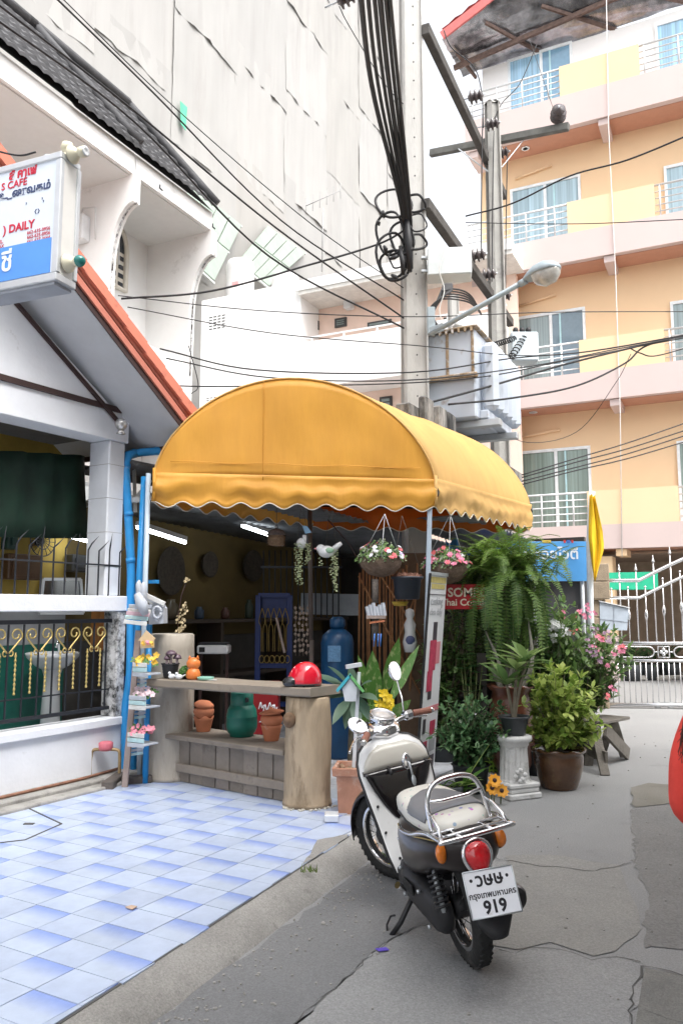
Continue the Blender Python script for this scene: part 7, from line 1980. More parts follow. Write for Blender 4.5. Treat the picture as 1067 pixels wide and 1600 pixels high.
c = Vector((AT(527, 1130, 8.35).x, 8.35, Z0)); t = thing('water_barrel', 'tall blue water filter tank behind the counter end', 'tank', c)
ztk = AT(527, 985, 8.35).z - Z0
M_BAR = mat('barrel_blue', (.006, .05, .13), .4, var=.15, scale=6)
mb = MB(); mb.lathe([(.16, 0), (.17, .02), (.17, ztk * .9), (.155, ztk * .96), (.10, ztk), (.06, ztk + .02)], c, 28); W(mb, 'tank', M_BAR, t)
mb = MB(); mb.lathe([(.07, ztk + .02), (.08, ztk + .05), (.08, ztk + .11), (.05, ztk + .14), (.001, ztk + .14)], c, 20); W(mb, 'head', M_BAR, t)
mb = MB(); mb.box(c + Vector((-.03, -.168, ztk * .82)), (.13, .012, .16)); W(mb, 'label', mat('barrel_label', (.10, .22, .38), .5, var=.3, scale=60), t)
tag(MB().box(AT(241, 909, 7.6), (.10, .03, .035), None, .003).build('blue_bracket', M_BLUE), 'small blue bracket on the post inside the shop', 'bracket')
# ==== HANGING THINGS UNDER THE AWNING
def hang(x0, y0, x1, y1, Y): return [AT(x0, y0, Y), AT(x1, y1, Y)]
M_STR = mat('thin_cord', (.10, .09, .08), .8)
nb2 = thing('nest_basket', 'round woven nest basket hanging from the awning', 'basket', AT(432, 838, 7.9))
c = AT(432, 839, 7.9)
M_NEST = mat('nest_twigs', (.20, .13, .08), .9, var=.4, scale=40)
mb = MB(); mb.lathe([(.04, -.09), (.075, -.08), (.085, -.03), (.084, .01)], c, 18); W(mb, 'bowl', M_NEST, nb2)
mb = MB(); mb.lathe([(.10, .015), (.098, .03), (.07, .065), (.03, .08), (.001, .085)], c, 18, cap=False); W(mb, 'roof', mat('nest_roof', (.12, .10, .095), .9, var=.4, scale=40), nb2)
random.seed(3); mb = MB()
for k in range(260):
    a = random.uniform(0, 2 * pi); z = random.uniform(-.09, .07); r_ = .088 if z < .01 else .10 * (1 - z / .09) + .005
    p = c + Vector((r_ * cos(a), r_ * sin(a), z)); d = Vector((-sin(a), cos(a), random.uniform(-.4, .4))) * .025; mb.add([p - d, p + d, p + d + Vector((0, 0, .003)) , p - d + Vector((.002 * cos(a), .002 * sin(a), .003))], [(0, 1, 2, 3)])
o = W(mb, 'twigs', M_NEST, nb2, rcalc=False); o['kind'] = 'stuff'
mb = MB(); mb.tube([c + Vector((0, 0, .08)), c + Vector((0, 0, .30))], .003, 5); mb.tube([c + Vector((.012 * cos(a), 0, .10 + .02 * sin(a))) for a in [2 * pi * k / 10 for k in range(11)]], .004, 5); W(mb, 'cord', M_STR, nb2)
M_STRP = leafmat('pale_succulent', (.30, .38, .20), (.52, .56, .36), tl=.25)
def string_plant(mb, p, ln, seed):
    random.seed(seed); n = int(ln / .016); q = Vector(p)
    for k in range(n):
        q = q + Vector((random.uniform(-.006, .006), random.uniform(-.005, .005), -.016))
        mb.t = random.random()
        for s_ in range(2):
            d = Vector((random.uniform(-1, 1), random.uniform(-1, .4), random.uniform(-.5, .5))).normalized(); e = d.orthogonal().normalized() * .008
            mb.add([q, q + d * .010 + e, q + d * .026, q + d * .010 - e], [(0, 1, 2, 3)])
for i, (x, y) in enumerate(((471, 852), (515, 862))):
    c = AT(x, y, 7.75)
    t = thing('bird_planter', ('small white ceramic planter seen from behind with trailing pale leaves', 'white ceramic bird planter with trailing pale leaves')[i], 'planter', c, group='hanging bird planters')
    mb = MB()
    if i == 1:
        mb.ball(c + Vector((-.03, 0, .0)), (.085, .055, .06), 18, 12); mb.ball(c + Vector((-.085, 0, .03)), (.045, .04, .042), 14, 10); mb.tube([c + Vector((.03, 0, .01)), c + Vector((.08, 0, .06)), c + Vector((.115, 0, .085))], [.035, .026, .02], 10)
        W(mb, 'bird', M_CER, t)
        mb = MB(); mb.lathe([(.012, 0), (.001, .03)], (0, 0, 0), 8, Matrix.Translation(c + Vector((-.125, 0, .03))) @ Matrix.Rotation(-pi / 2, 4, 'Y')); W(mb, 'beak', mat('pink_beak', (.7, .3, .3), .5), t)
        mb = MB(); mb.ball(c + Vector((-.0, -.05, .01)), (.04, .014, .028), 12, 8); W(mb, 'wing', mat('green_wing', (.25, .40, .28), .4), t)
        sts = ((.02, -.02, .30), (.045, -.03, .42), (.06, 0, .40), (-.09, 0, .16), (.035, .03, .36), (.065, -.02, .2))
    else:
        mb.tube([c + Vector((.03, 0, .03)), c + Vector((.03, 0, .10))], .022, 10); mb.ball(c + Vector((.0, .02, .02)), (.05, .06, .055), 14, 10); W(mb, 'bird', M_CER, t)
        sts = ((-.03, -.03, .42), (-.05, 0, .40), (-.01, -.05, .34), (.06, -.02, .2), (.075, 0, .16), (-.03, .02, .30), (.05, .03, .22))
    for s_ in (-.04, .07): mb = MB(); mb.tube([c + Vector((s_, 0, .05)), c + Vector((s_ * .2 - .0, 0, .36))], .002, 4); W(mb, 'cord', M_STR, t)
    mb = MB()
    for k, (dx, dy, ln) in enumerate(sts): string_plant(mb, c + Vector((dx, dy, .03)), ln, i * 20 + k)
    W(mb, 'foliage', M_STRP, t, rcalc=False)
tag(MB().add([AT(472, 821, 7.7), AT(480, 822, 7.7), AT(487, 832, 7.7), AT(477, 834, 7.7)], [(0, 1, 2, 3)]).build('blue_tag', mat('pale_blue_card', (.20, .36, .52), .6), solid=.003), 'small pale blue card hanging above the ceramic planter', 'card')
M_COIR = mat('coir_liner', (.19, .135, .10), .95, var=.3, scale=30, bump=.8, bscale=60)
FLC = [mat('petal_%s' % n, c, .6, var=.12, scale=30) for n, c in (('coral', (.72, .16, .18)), ('pink', (.70, .22, .34)), ('white', (.74, .74, .78)), ('lilac', (.46, .40, .62)))]
M_GL = leafmat('mixed_leaf', (.05, .14, .03), (.20, .32, .10)); M_GP = leafmat('pale_leaf', (.22, .30, .16), (.50, .55, .42))
for i, (x, y, Y, pxw) in enumerate(((595, 872, 7.6, 36), (697, 882, 7.95, 37))):
    c = AT(x, y, Y); r_ = pxw / FPX * Y
    t = thing('flower_basket', ('hanging coir basket of coral and white flowers left of the awning post', 'hanging coir basket of pink flowers right of the awning post')[i], 'flower basket', c, group='hanging coir flower baskets')
    mb = MB(); mb.lathe([(.03, -r_ * .82), (r_ * .55, -r_ * .70), (r_ * .85, -r_ * .4), (r_ * .98, 0), (r_ * .93, .0), (r_ * .5, -.03)], c, 26, wob=.06, seed=i); W(mb, 'liner', M_COIR, t)
    mb = MB(); mb.tube([c + Vector((r_ * cos(a), r_ * sin(a), .005)) for a in [2 * pi * k / 28 for k in range(29)]], .005, 6); W(mb, 'rim', M_BLACKM, t)
    tp = AT(x + 6, 803, Y)
    for k in range(3): a = 2 * pi * k / 3 + .5; mb = MB(); mb.tube([c + Vector((r_ * cos(a), r_ * sin(a), 0)), tp], .003, 5); W(mb, 'chain', M_GALV, t)
    random.seed(i + 70)
    for nm, m_, n_, sz, sm_ in (('leaves', M_GL, 260, .028, 2), ('leaves', M_GP, 150, .022, 2), ('flowers', FLC[0 if i == 0 else 1], 12 if i == 0 else 24, .034, 6), ('flowers', FLC[2] if i == 0 else FLC[0], 16, .028, 6), ('flowers', FLC[3] if i == 0 else FLC[2], 6, .03, 6)):
        mb = MB()
        for k in range(n_):
            a = random.uniform(0, 2 * pi); rr = r_ * 1.08 * sqrt(random.random()); h = random.uniform(0, 1) * .17 * (1.15 - rr / r_ * .75)
            p = c + Vector((rr * cos(a), rr * sin(a), h - (.04 if rr > r_ * .9 else 0))); mb.t = random.random()
            ax = Vector((cos(a) * .7, sin(a) * .7 - .4, .6)) + Vector((random.uniform(-.5, .5), random.uniform(-.5, .5), random.uniform(-.3, .5)))
            if nm == 'flowers': p = p + Vector((0, -.01, .02)); flower(mb, p, sz, sm_, ax); flower(mb, p + ax.normalized() * .006, sz * .6, sm_, ax)
            else: flower(mb, p, sz, sm_, ax)
        W(mb, nm, m_, t, rcalc=False)
c = AT(636, 920, 7.65); t = thing('black_hanging_pot', 'black plastic pot hanging on a wire below the flower basket', 'plant pot', c)
mb = MB(); mb.lathe([(.10, -.10), (.115, -.095), (.135, .09), (.155, .095), (.155, .115), (.14, .115), (.128, .09), (.001, .088)], c, 26); W(mb, 'pot', mat('blue_black_plastic', (.03, .038, .052), .45), t)
for s_ in (-1, 1): mb = MB(); mb.tube([c + Vector((s_ * .15, 0, .11)), AT(628, 806, 7.65)], .002, 4); W(mb, 'wire', M_STR, t)
random.seed(12); mb = MB()
for k in range(180):
    a = random.uniform(0, 2 * pi); rr = .13 * sqrt(random.random()); flower(mb, c + Vector((rr * cos(a), rr * sin(a), .09 + random.uniform(0, .05))), .022, 2)
W(mb, 'dried_moss', mat('dried_moss', (.20, .10, .07), .9, var=.3, scale=30), t, rcalc=False)
tag(MB().lathe([(.001, -.045), (.06, -.04), (.085, .0), (.08, .0)], AT(625, 940, 7.85), 18).build('yellow_bowl', mat('yellow_bowl', (.55, .38, .05), .5)), 'small yellow bowl hanging below the black pot', 'bowl')
wc_ = thing('wind_chime', 'wooden wind chime with little house top and blue tubes', 'wind chime', AT(586, 945, 7.5))
for y0, y1, r_ in ((905, 942, .03), (962, 1000, .034)): mb = MB(); mb.tube([AT(586, y0, 7.5), AT(586, y1, 7.5)], r_, 9); W(mb, 'bark', mat('bark', (.14, .12, .105), .9, var=.35, scale=25, bump=.6), wc_)
for k in range(6): mb = MB(); mb.bar(AT(573 + k * 5, 948 - (k % 3) * 3, 7.45), AT(576 + k * 5, 962, 7.43), .03, .02); W(mb, 'shingle', PASTEL[3], wc_)
mb = MB(); mb.bar(AT(572, 964, 7.45), AT(602, 964, 7.45), .08, .03); W(mb, 'base', M_PLK, wc_)
mb = MB(); mb.bar(AT(577, 973, 7.42), AT(601, 970, 7.42), .02, .016); W(mb, 'perch', M_TER, wc_)
for x in (585, 591, 595): mb = MB(); mb.tube([AT(x, 990, 7.4), AT(x - 1, 1010, 7.4)], .006, 6); W(mb, 'tube', mat('blue_chime', (.06, .2, .6), .4), wc_)
lt = thing('bamboo_lattice', 'brown bamboo lattice screen at the street side of the shop', 'screen', Vector((AT(610, 1100, 8.6).x, 8.6, Z0)))
M_BAM = mat('bamboo', (.26, .125, .055), .7, var=.25, scale=10, rnd=.2)
for k in range(15): x = 562 + k * 5.2; mb = MB(); mb.tube([AT(x, 895 - (k % 4) * 6, 8.6), AT(x + ((k * 7) % 5 - 2), 1060, 8.6)], .013, 6); W(mb, 'cane', M_BAM, lt)
for (x0, y0, x1, y1) in ((560, 900, 660, 1090), (575, 870, 680, 1030), (652, 880, 640, 1080), (600, 1060, 660, 900)): mb = MB(); mb.tube([AT(x0, y0, 8.5), AT(x1, y1, 8.5)], .011, 6); W(mb, 'cane', M_BAM, lt)
mb = MB(); mb.box((AT(655, 980, 8.75).x, 8.75, 1.1), (.5, .03, 2.2)); W(mb, 'backing', mat('brown_backing', (.13, .085, .055), .85, var=.3), lt)
t = thing('white_figure', 'white painted garden figure with blue patches before the lattice', 'figurine', AT(640, 1000, 8.3))
c = AT(640, 985, 8.3); mb = MB(); mb.lathe([(.05, -.22), (.07, -.12), (.05, -.02), (.06, .06), (.03, .12), (.045, .16), (.04, .21), (.001, .23)], c, 16, wob=.25, seed=2); W(mb, 'body', M_CER, t)
mb = MB(); mb.ball(c + Vector((0, -.05, -.10)), (.05, .03, .05), 10, 8); W(mb, 'patch', mat('figure_blue', (.08, .10, .22), .5), t)
tag(MB().tube(sm([AT(512, 812, 8.2), AT(545, 850, 8.2), AT(565, 890, 8.25)], 5), .006, 5).build('dry_branch', M_BROWN), 'thin dry branch hanging under the awning', 'branch')
# ==== BANNER, SIGNS, FLAG
bn0, bn1 = AT(672, 890, 7.3), AT(698, 904, 7.75); bb0 = Vector((AT(649, 1195, 7.3).x, 7.3, .06)); bb1 = bb0 + Vector((bn1.x - bn0.x, bn1.y - bn0.y, 0))
bt = thing('roll_up_banner', 'tall white roll-up banner with a red dressed figure beside the awning post', 'banner', bb0)
zt_ = (bn0.z + bn1.z) / 2; bn0.z = bn1.z = zt_
def bq(u, v, off=0.0):
    p = bb0.lerp(bb1, u).lerp(bn0.lerp(bn1, u), v); nrm = (bb1 - bb0).cross(bn0 - bb0).normalized(); return p + nrm * off
def bpatch(name, m, u0, v0, u1, v1, off, par=bt, n=1):
    mb = MB(); mb.add([bq(u0, v0, off), bq(u1, v0, off), bq(u1, v1, off), bq(u0, v1, off)], [(0, 1, 2, 3)]); return W(mb, name, m, par, solid=.0015)
bpatch('sheet', mat('banner_white', (.70, .71, .74), .4, var=.02), 0, .0, 1, 1, 0)
mb = MB(); mb.bar(bq(-.01, 0), bq(-.01, 1.0), .02, .05, up=(0, 1, 0)); W(mb, 'pole', M_BLK, bt)
mb = MB(); mb.bar(bq(0, 1.0), bq(1, 1.0), .03, .03); W(mb, 'top_rail', M_GALV, bt)
mb = MB(); mb.bar(bq(-.05, 0) - Vector((0, 0, .03)), bq(1.05, 0) - Vector((0, 0, .03)), .09, .06, bev=.01); W(mb, 'base', M_GALV, bt)
M_BGOLD = mat('banner_gold', (.50, .42, .16), .5, var=.2, scale=20); M_BRED = mat('banner_red', (.45, .05, .10), .5, var=.3, scale=20); M_BDK = mat('banner_dark', (.06, .05, .06), .5); M_BPNK = mat('banner_pink', (.62, .22, .26), .5); M_BGRY = mat('banner_grey', (.35, .36, .38), .5)
sgn_ = 1 if (bq(.5, .5, 1) - bq(.5, .5, 0)).dot(Vector((0, 0, 1.6)) - bq(.5, .5, 0)) > 0 else -1
e_ = .004 * sgn_
bpatch('print', M_BGOLD, .05, .955, .95, .985, e_); bpatch('print', M_BGOLD, .1, .925, .9, .95, e_); bpatch('print', M_BDK, 0, .895, 1, .899, e_)
def btext(s, u, v, size, m):
    bd_ = (bb1 - bb0).normalized(); p = bq(u, v, e_ * 1.2); W_ = text('print', s, size, m, None, face_mat(p, bd_, bn0 - bb0), .0006); put(bt, W_)
btext('cooking', .12, .845, .11, M_BGRY); btext('class daily', .10, .795, .09, M_BGRY)
for u0, v0, u1, v1, m_ in ((.25, .52, .62, .67, M_BRED), (.2, .42, .5, .52, M_BRED), (.38, .67, .6, .76, M_BDK), (.3, .38, .5, .42, M_BDK), (.62, .55, .85, .66, M_BPNK), (0, .315, 1, .345, M_BPNK), (.15, .22, .3, .29, M_BDK), (.55, .2, .85, .27, M_BRED), (.1, .05, .45, .18, M_BRED), (.55, .04, .9, .1, M_BDK), (.55, .12, .9, .18, M_BGRY)): bpatch('print', m_, u0, v0, u1, v1, e_)
rs = thing('red_sign', 'red board reading Thai cooking in pale letters beside the banner', 'sign', AT(715, 930, 7.95))
Q = [AT(x, y, 8.0) for x, y in ((692, 951), (740, 953), (740, 912), (694, 914))]
Q[0].z = Q[1].z = AT(715, 952, 8.0).z; Q[2].z = Q[3].z = AT(715, 913, 8.0).z
w_ = Q[1].x - Q[0].x; Q[1].x += w_ * .35; Q[2].x = Q[1].x; Q[0].x -= w_ * .35; Q[3].x = Q[0].x
mb = MB(); mb.box(((Q[0].x + Q[1].x) / 2, 8.0, (Q[0].z + Q[2].z) / 2), (Q[1].x - Q[0].x, .02, Q[2].z - Q[0].z), None, .003); W(mb, 'board', mat('sign_board_red', (.36, .015, .02), .45), rs)
o = text('lettering', 'SOMPONG', .122, mat('sign_cream_letter', (.7, .62, .5), .5), None, face_mat(Vector((AT(699, 930, 7.99).x, 7.988, AT(699, 932, 7.99).z)), (1, 0, 0)), .001, bold=.003); put(rs, o)
o = text('lettering', 'Thai Cooking', .095, mat('sign_cream_letter', (.7, .62, .5)), None, face_mat(Vector((AT(688, 946, 7.99).x, 7.988, AT(688, 946, 7.99).z)), (1, 0, 0)), .001, bold=.002); put(rs, o)
BQ = Fr(AT(918, 880, 11.0), 93)
bl = thing('blue_sign', 'bright blue signboard with white Thai lettering behind the fern', 'sign', BQ(-.5, 0, 1.5))
def bqn(x, y): return BQ.inv(ON(x, y, BQ(0, 0), 93))
x0_, x1_ = bqn(822, 870)[0], bqn(918, 870)[0]; z0_, z1_ = bqn(900, 908)[2], bqn(900, 846)[2]
mb = MB(); mb.boxfr(BQ, x0_ - .25, x1_, 0, .03, z0_, z1_, .003); W(mb, 'board', mat('sign_sky_blue', (.10, .36, .74), .4, var=.04), bl)
o = text('lettering', 'ชุมชนซอยไวตี', .20, mat('sign_letter_white', (.8, .85, .9)), None, face_mat(ON(904, 873, BQ(0, -.006), 93), BQ.a), .001, 'RIGHT', bold=.004); put(bl, o)
for (xa, xb, c) in ((847, 860, (.75, .5, .1)), (880, 883, (.6, .05, .05)), (885, 890, (.06, .15, .5)), (892, 895, (.6, .05, .05))):
    p0, p1 = bqn(xa, 846)[0], bqn(xb, 846)[0]; mb = MB(); mb.boxfr(BQ, p0, p1, -.004, .034, z1_ - .02, z1_ + .02); W(mb, 'top_trim', mat('trim_%d%d%d' % tuple(int(v * 100) for v in c), c, .5), bl)
for xx in (x0_ + .1, x1_ - .08): mb = MB(); mb.tube([BQ(xx, .06, 0), BQ(xx, .06, z1_)], .03, 8); W(mb, 'post', M_GALV, bl)
mb = MB(); mb.boxfr(BQ, x0_ + .1, x1_ - .02, .1, .16, .9, z0_ - .02); tag(mb.build('notice_board', mat('dark_grey_board', (.07, .07, .075), .6)), 'dark grey board below the blue signboard', 'board')
fp_ = thing('flag_pole', 'white flag pole carrying a furled yellow flag beside the blue sign', 'flag', Vector((AT(922, 1000, 10.8).x, 10.8, 0)))
mb = MB(); mb.tube([Vector((AT(922, 1000, 10.8).x, 10.8, 0)), AT(922, 960, 10.8), AT(920, 850, 10.8), AT(924, 768, 10.8)], .042, 10); W(mb, 'pole', mat('white_pole', (.68, .72, .74), .45), fp_)
mb = MB(); rows = []
for j in range(15):
    t_ = j / 14; y = 772 + 135 * t_; wd_ = (8 + 15 * min(1, t_ * 2.2)) * (1 - max(0, t_ - .62) * 2.4)
    rows.append([AT(921 + 14 * max(0, t_ - .5) + wd_ * (k / 10 - .1) * 1.0, y + 2 * sin(k) + .2 * k * (1 - t_), 10.72 + .035 * sin(k * 1.1 + t_ * 3) + .02 * sin(k * 2.3)) for k in range(11)])
mb.loft(rows, close=False, cap=False); W(mb, 'flag', mat('flag_yellow', (.86, .55, .02), .7, var=.05, sub=.0), fp_, solid=.003)
t = thing('blue_canvas', 'bright blue canvas edge hanging between the shop and the blue sign', 'canvas', AT(760, 870, 10.2))
mb = MB(); mb.bar(AT(733, 868, 10.0), AT(800, 862, 10.4), .3, .13); W(mb, 'canvas', mat('canvas_blue', (.02, .10, .62), .6, var=.1), t)
mb = MB(); mb.loft([[AT(694 + k * 4, 838 + k * 2 + 8 * sin(k), 9.2) for k in range(6)], [AT(700 + k * 4, 862 + k * 3, 9.25) for k in range(6)]], close=False, cap=False); tag(mb.build('blue_cloth', mat('cloth_blue', (.02, .16, .42), .7, var=.2), solid=.006), 'crumpled blue cloth tied behind the pink flower basket', 'cloth')
# ==== PLANTS
rnd = random.Random(31)
def leaf(mb, p, d, ln, wd, up=Vector((0, 0, 1)), droop=.3, fold=.15, seg=3, tone=None):
    """A pointed leaf: a strip of quads, folded along its midrib, drooping to the tip."""
    d = Vector(d).normalized(); s_ = d.cross(up)
    if s_.length < .05: s_ = d.orthogonal()
    s_.normalize(); n_ = s_.cross(d).normalized()
    mb.t = rnd.random() if tone is None else tone
    vs = [Vector(p)]; fs = []
    q = Vector(p)
    prof = {2: (0, 1, 0), 3: (0, .85, .9, 0), 4: (0, .75, 1, .7, 0), 5: (0, .6, 1, .95, .6, 0)}[seg]
    cur = d.copy()
    for k in range(1, seg + 1):
        cur = (cur - Vector((0, 0, droop / seg))).normalized()
        q = q + cur * (ln / seg)
        if k < seg:
            w_ = wd * prof[k] * .5
            vs += [q - s_ * w_ + n_ * fold * w_, q, q + s_ * w_ + n_ * fold * w_]
        else: vs.append(q)
    fs += [(0, 2, 1), (0, 3, 2)]
    for k in range(seg - 2):
        a = 1 + k * 3; fs += [(a, a + 1, a + 4, a + 3), (a + 1, a + 2, a + 5, a + 4)]
    a = 1 + (seg - 2) * 3; z = len(vs) - 1
    fs += [(a, a + 1, z), (a + 1, a + 2, z)]
    mb.add(vs, fs, True)
def shrub(mb, st, base, tips, nper, ln, wd, droop=.4, spread=.5, spray=5, stem_r=.006, seg=3):
    """Stems from base to tips, with sprays of leaves along their outer part."""
    for tp in tips:
        tp = Vector(tp); mid = base.lerp(tp, .5) + Vector((rnd.uniform(-.06, .06), rnd.uniform(-.06, .06), .05))
        pts = sm([base, mid, tp], 5); st.tube(pts, [stem_r * (1 - .7 * i / (len(pts) - 1)) for i in range(len(pts))], 5)
        for k in range(nper):
            f = .35 + .65 * k / max(1, nper - 1); i = min(len(pts) - 1, int(f * (len(pts) - 1))); q = pts[i] + Vector((rnd.gauss(0, 1), rnd.gauss(0, 1), rnd.gauss(0, 1))) * .02
            ax = (pts[min(i + 1, len(pts) - 1)] - pts[max(0, i - 1)]).normalized()
            for s_ in range(spray):
                dv = (ax * rnd.uniform(.1, .9) + Vector((rnd.gauss(0, 1), rnd.gauss(0, 1), rnd.gauss(.25, .8))) * spread * 1.3).normalized()
                leaf(mb, q, dv, ln * rnd.uniform(.65, 1.2), wd * rnd.uniform(.7, 1.15), droop=droop * rnd.uniform(.3, 1.5), seg=seg)
def ell_tips(c, r, n, zmin=-1, seed=0):
    rr = random.Random(seed); out = []
    while len(out) < n:
        v = Vector((rr.gauss(0, 1), rr.gauss(0, 1), rr.gauss(0, 1))).normalized() * rr.uniform(.55, 1.08)
        if v.z < zmin: continue
        out.append(Vector(c) + Vector((v.x * r[0], v.y * r[1], v.z * r[2])))
    return out
M_STEM = mat('grey_stem', (.16, .14, .10), .8, var=.25, scale=15); M_STEMG = mat('green_stem', (.12, .15, .05), .6)
M_SOIL = mat('potting_soil', (.06, .045, .035), .95, var=.4, scale=40)
def potted(label, base, cat='potted plant', name='potted_plant'): return thing(name, label, cat, base)
def pot(t, base, prof, m, soil_r=None, soil_z=None, n=28, sq=0, wavy=0):
    mb = MB()
    if wavy:
        rings = [[Vector(base) + Vector((r_ * cos(2 * pi * k / 40) , r_ * sin(2 * pi * k / 40), z + (.010 * sin(9 * 2 * pi * k / 40) if j >= len(prof) - wavy else 0))) for k in range(40)] for j, (r_, z) in enumerate(prof)]
        mb.loft(rings, cap=False)
    else: mb.lathe(prof, base, n, sq=sq, cap=False)
    o = W(mb, 'pot', m, t)
    if soil_r:
        mb = MB(); mb.lathe([(soil_r, soil_z), (soil_r * .5, soil_z + .015), (.001, soil_z + .02)], base, n, sq=sq, cap=False); W(mb, 'soil', M_SOIL, t)
    return o
M_GLAZE = mat('brown_glaze', (.075, .034, .014), .2, var=.4, scale=5, coat=.6, dirt=(.13, .085, .03), dirt_amt=.35, dirt_scale=4)
M_GLAZE2 = mat('red_brown_glaze', (.10, .035, .02), .3, var=.3, scale=5, coat=.5)
b = G(882, 1238); b = Vector((b.x, b.y + .18, 0))
t = potted('yellow-green leafy shrub in a big brown glazed pot on the road', b)
pot(t, b, [(.001, .0), (.15, 0), (.16, .02), (.19, .10), (.215, .2), (.222, .28), (.215, .31), (.24, .325), (.245, .345), (.225, .35), (.205, .33), (.2, .29)], M_GLAZE, .205, .29, wavy=4)
mb = MB(); st = MB(); c = Vector((b.x + .03, b.y, .68))
shrub(mb, st, b + Vector((0, 0, .3)), ell_tips(c, (.36, .32, .36), 80, -.75, 4), 6, .095, .05, .35, .6, 6)
W(mb, 'leaves', leafmat('variegated_leaf', (.17, .29, .045), (.52, .60, .17), .4), t, rcalc=False); W(st, 'stems', M_STEM, t)
b = G(812, 1252); b = Vector((b.x, b.y + .20, 0))
M_PED = mat('white_plaster', (.56, .56, .55), .8, var=.12, scale=10, bump=.3, dirt=(.22, .21, .19), dirt_amt=.45, dirt_scale=6)
pd = thing('plaster_pedestal', 'fluted white plaster column pedestal holding a black pot', 'pedestal', b)
for z0, z1, w_ in ((0, .05, .33), (.05, .09, .30), (.09, .13, .31)):
    mb = MB(); mb.box((0, 0, 0), (w_, w_, z1 - z0 - .001), Matrix.Translation((b.x, b.y, (z0 + z1) / 2)) @ Matrix.Rotation(.42, 4, 'Z'), .01); W(mb, 'plinth', M_PED, pd)
mb = MB(); rings = []
for z, r_ in ((.13, .14), (.15, .128), (.40, .115), (.42, .12)): rings.append([b + Vector(((r_ - .010 * (k % 2)) * cos(2 * pi * k / 36), (r_ - .010 * (k % 2)) * sin(2 * pi * k / 36), z)) for k in range(36)])
mb.loft(rings, smooth=False); W(mb, 'shaft', M_PED, pd)
mb = MB(); mb.lathe([(.118, .42), (.128, .43), (.128, .45), (.15, .465), (.158, .485), (.155, .505), (.13, .51)], b, 28); W(mb, 'capital', M_PED, pd)
for k in range(6):
    mb = MB(); p = b + Vector((.02 + (.05 - .02 * abs(k - 2.5)) * (1 if k % 2 else -1), -.145, .15 + k * .018)); mb.ball(p, (.022, .014, .02), 8, 6); W(mb, 'leaf_ornament', M_PED, pd)
bp_ = b + Vector((.01, 0, .512))
t = potted('frangipani with long leaves in a black pot on the white pedestal', bp_)
M_BPOT = mat('black_pot_plastic', (.035, .04, .045), .45, var=.1)
pot(t, bp_, [(.001, 0), (.085, 0), (.09, .01), (.122, .14), (.135, .145), (.135, .16), (.12, .16), (.112, .14)], M_BPOT, .114, .13)
st = MB(); tips = []
for dx, dy, z in ((.03, 0, .55), (-.05, .03, .42), (.12, .02, .62)):
    tp = bp_ + Vector((dx, dy, z)); st.tube(sm([bp_ + Vector((0, 0, .12)), bp_ + Vector((dx * .3, dy * .3, z * .5)), tp], 5), [.018, .018, .017, .017, .016, .016, .015, .015, .014, .014, .012], 8); tips.append(tp)
W(st, 'stems', M_STEM, t)
mb = MB()
for tp in tips:
    for k in range(11):
        a = 2 * pi * k * .382; leaf(mb, tp, (cos(a), sin(a), rnd.uniform(.25, 1.1)), rnd.uniform(.24, .36), .075, droop=.45, seg=5, fold=.3)
W(mb, 'leaves', leafmat('frangipani_leaf', (.10, .19, .06), (.26, .36, .13), .35), t, rcalc=False)
b = Vector((AT(800, 1150, 8.0).x, 8.0, 0)); zj = AT(800, 1070, 8.0).z
t = potted('curving grey stemmed plant in a tall red-brown jar behind the pedestal', b)
pot(t, b, [(.001, 0), (.14, 0), (.2, .12), (.225, zj * .6), (.2, zj * .85), (.19, zj * .92), (.235, zj - .02), (.24, zj), (.2, zj), (.185, zj * .92)], M_GLAZE2, .19, zj * .93, wavy=3)
st = MB(); mb = MB()
for k, (x, y, dy) in enumerate(((758, 985, -.05), (775, 1000, .02), (790, 960, 0), (808, 990, .05), (825, 970, -.1), (845, 985, 0))):
    p0 = Vector((b.x + (k - 2.5) * .05, b.y + dy, zj * .92)); tp = AT(x, y, 8.0 + dy); md = p0.lerp(tp, .45) + Vector((-.07 if k % 2 else .05, dy, 0))
    st.tube(sm([p0, md, tp], 6), [.03 - .0018 * i for i in range(13)], 8)
    for j in range(9): a = j * 2.4; leaf(mb, tp, (cos(a), sin(a), rnd.uniform(0, 1)), rnd.uniform(.08, .14), .045, droop=.4, seg=4)
W(st, 'stems', mat('pale_grey_bark', (.24, .23, .19), .75, var=.2, scale=14), t); W(mb, 'leaves', leafmat('dull_leaf', (0.091, 0.156, 0.065), (0.225, 0.300, 0.150)), t, rcalc=False)
fc = AT(788, 908, 8.15)
t = potted('big drooping fern above the jar with curving stems', Vector((fc.x, fc.y, fc.z - .3)), 'fern', 'fern')
def frond(mb, p, az, ln, rise, droopk, tone, pw=.06, n=26):
    d = Vector((cos(az), sin(az), rise)).normalized(); q = Vector(p); step = ln / n; pts = []
    for k in range(n):
        d = (d + Vector((0, 0, -droopk * step * (1.2 + 2.0 * k / n)))).normalized(); q = q + d * step; pts.append((q.copy(), d.copy()))
    for k, (q, d) in enumerate(pts):
        s_ = d.cross(Vector((0, 0, 1)))
        if s_.length < .1: s_ = Vector((-sin(az), cos(az), 0))
        s_.normalize(); w_ = pw * (sin(pi * min(1, (k + 1.5) / n * .93)) ** .7) * rnd.uniform(.75, 1.1); up_ = s_.cross(d)
        for sg in (-1, 1):
            mb.t = min(1, max(0, tone + rnd.uniform(-.2, .2)))
            t_ = q + s_ * sg * w_ + d * w_ * .35 - up_ * w_ * .2 * rnd.random(); e = d * step * .42
            mb.add([q - e * .6, q + e, t_ + e * .3, t_ - e * .5], [(0, 1, 2, 3)], True)
    return [p_[0] for p_ in pts]
mb = MB(); st = MB()
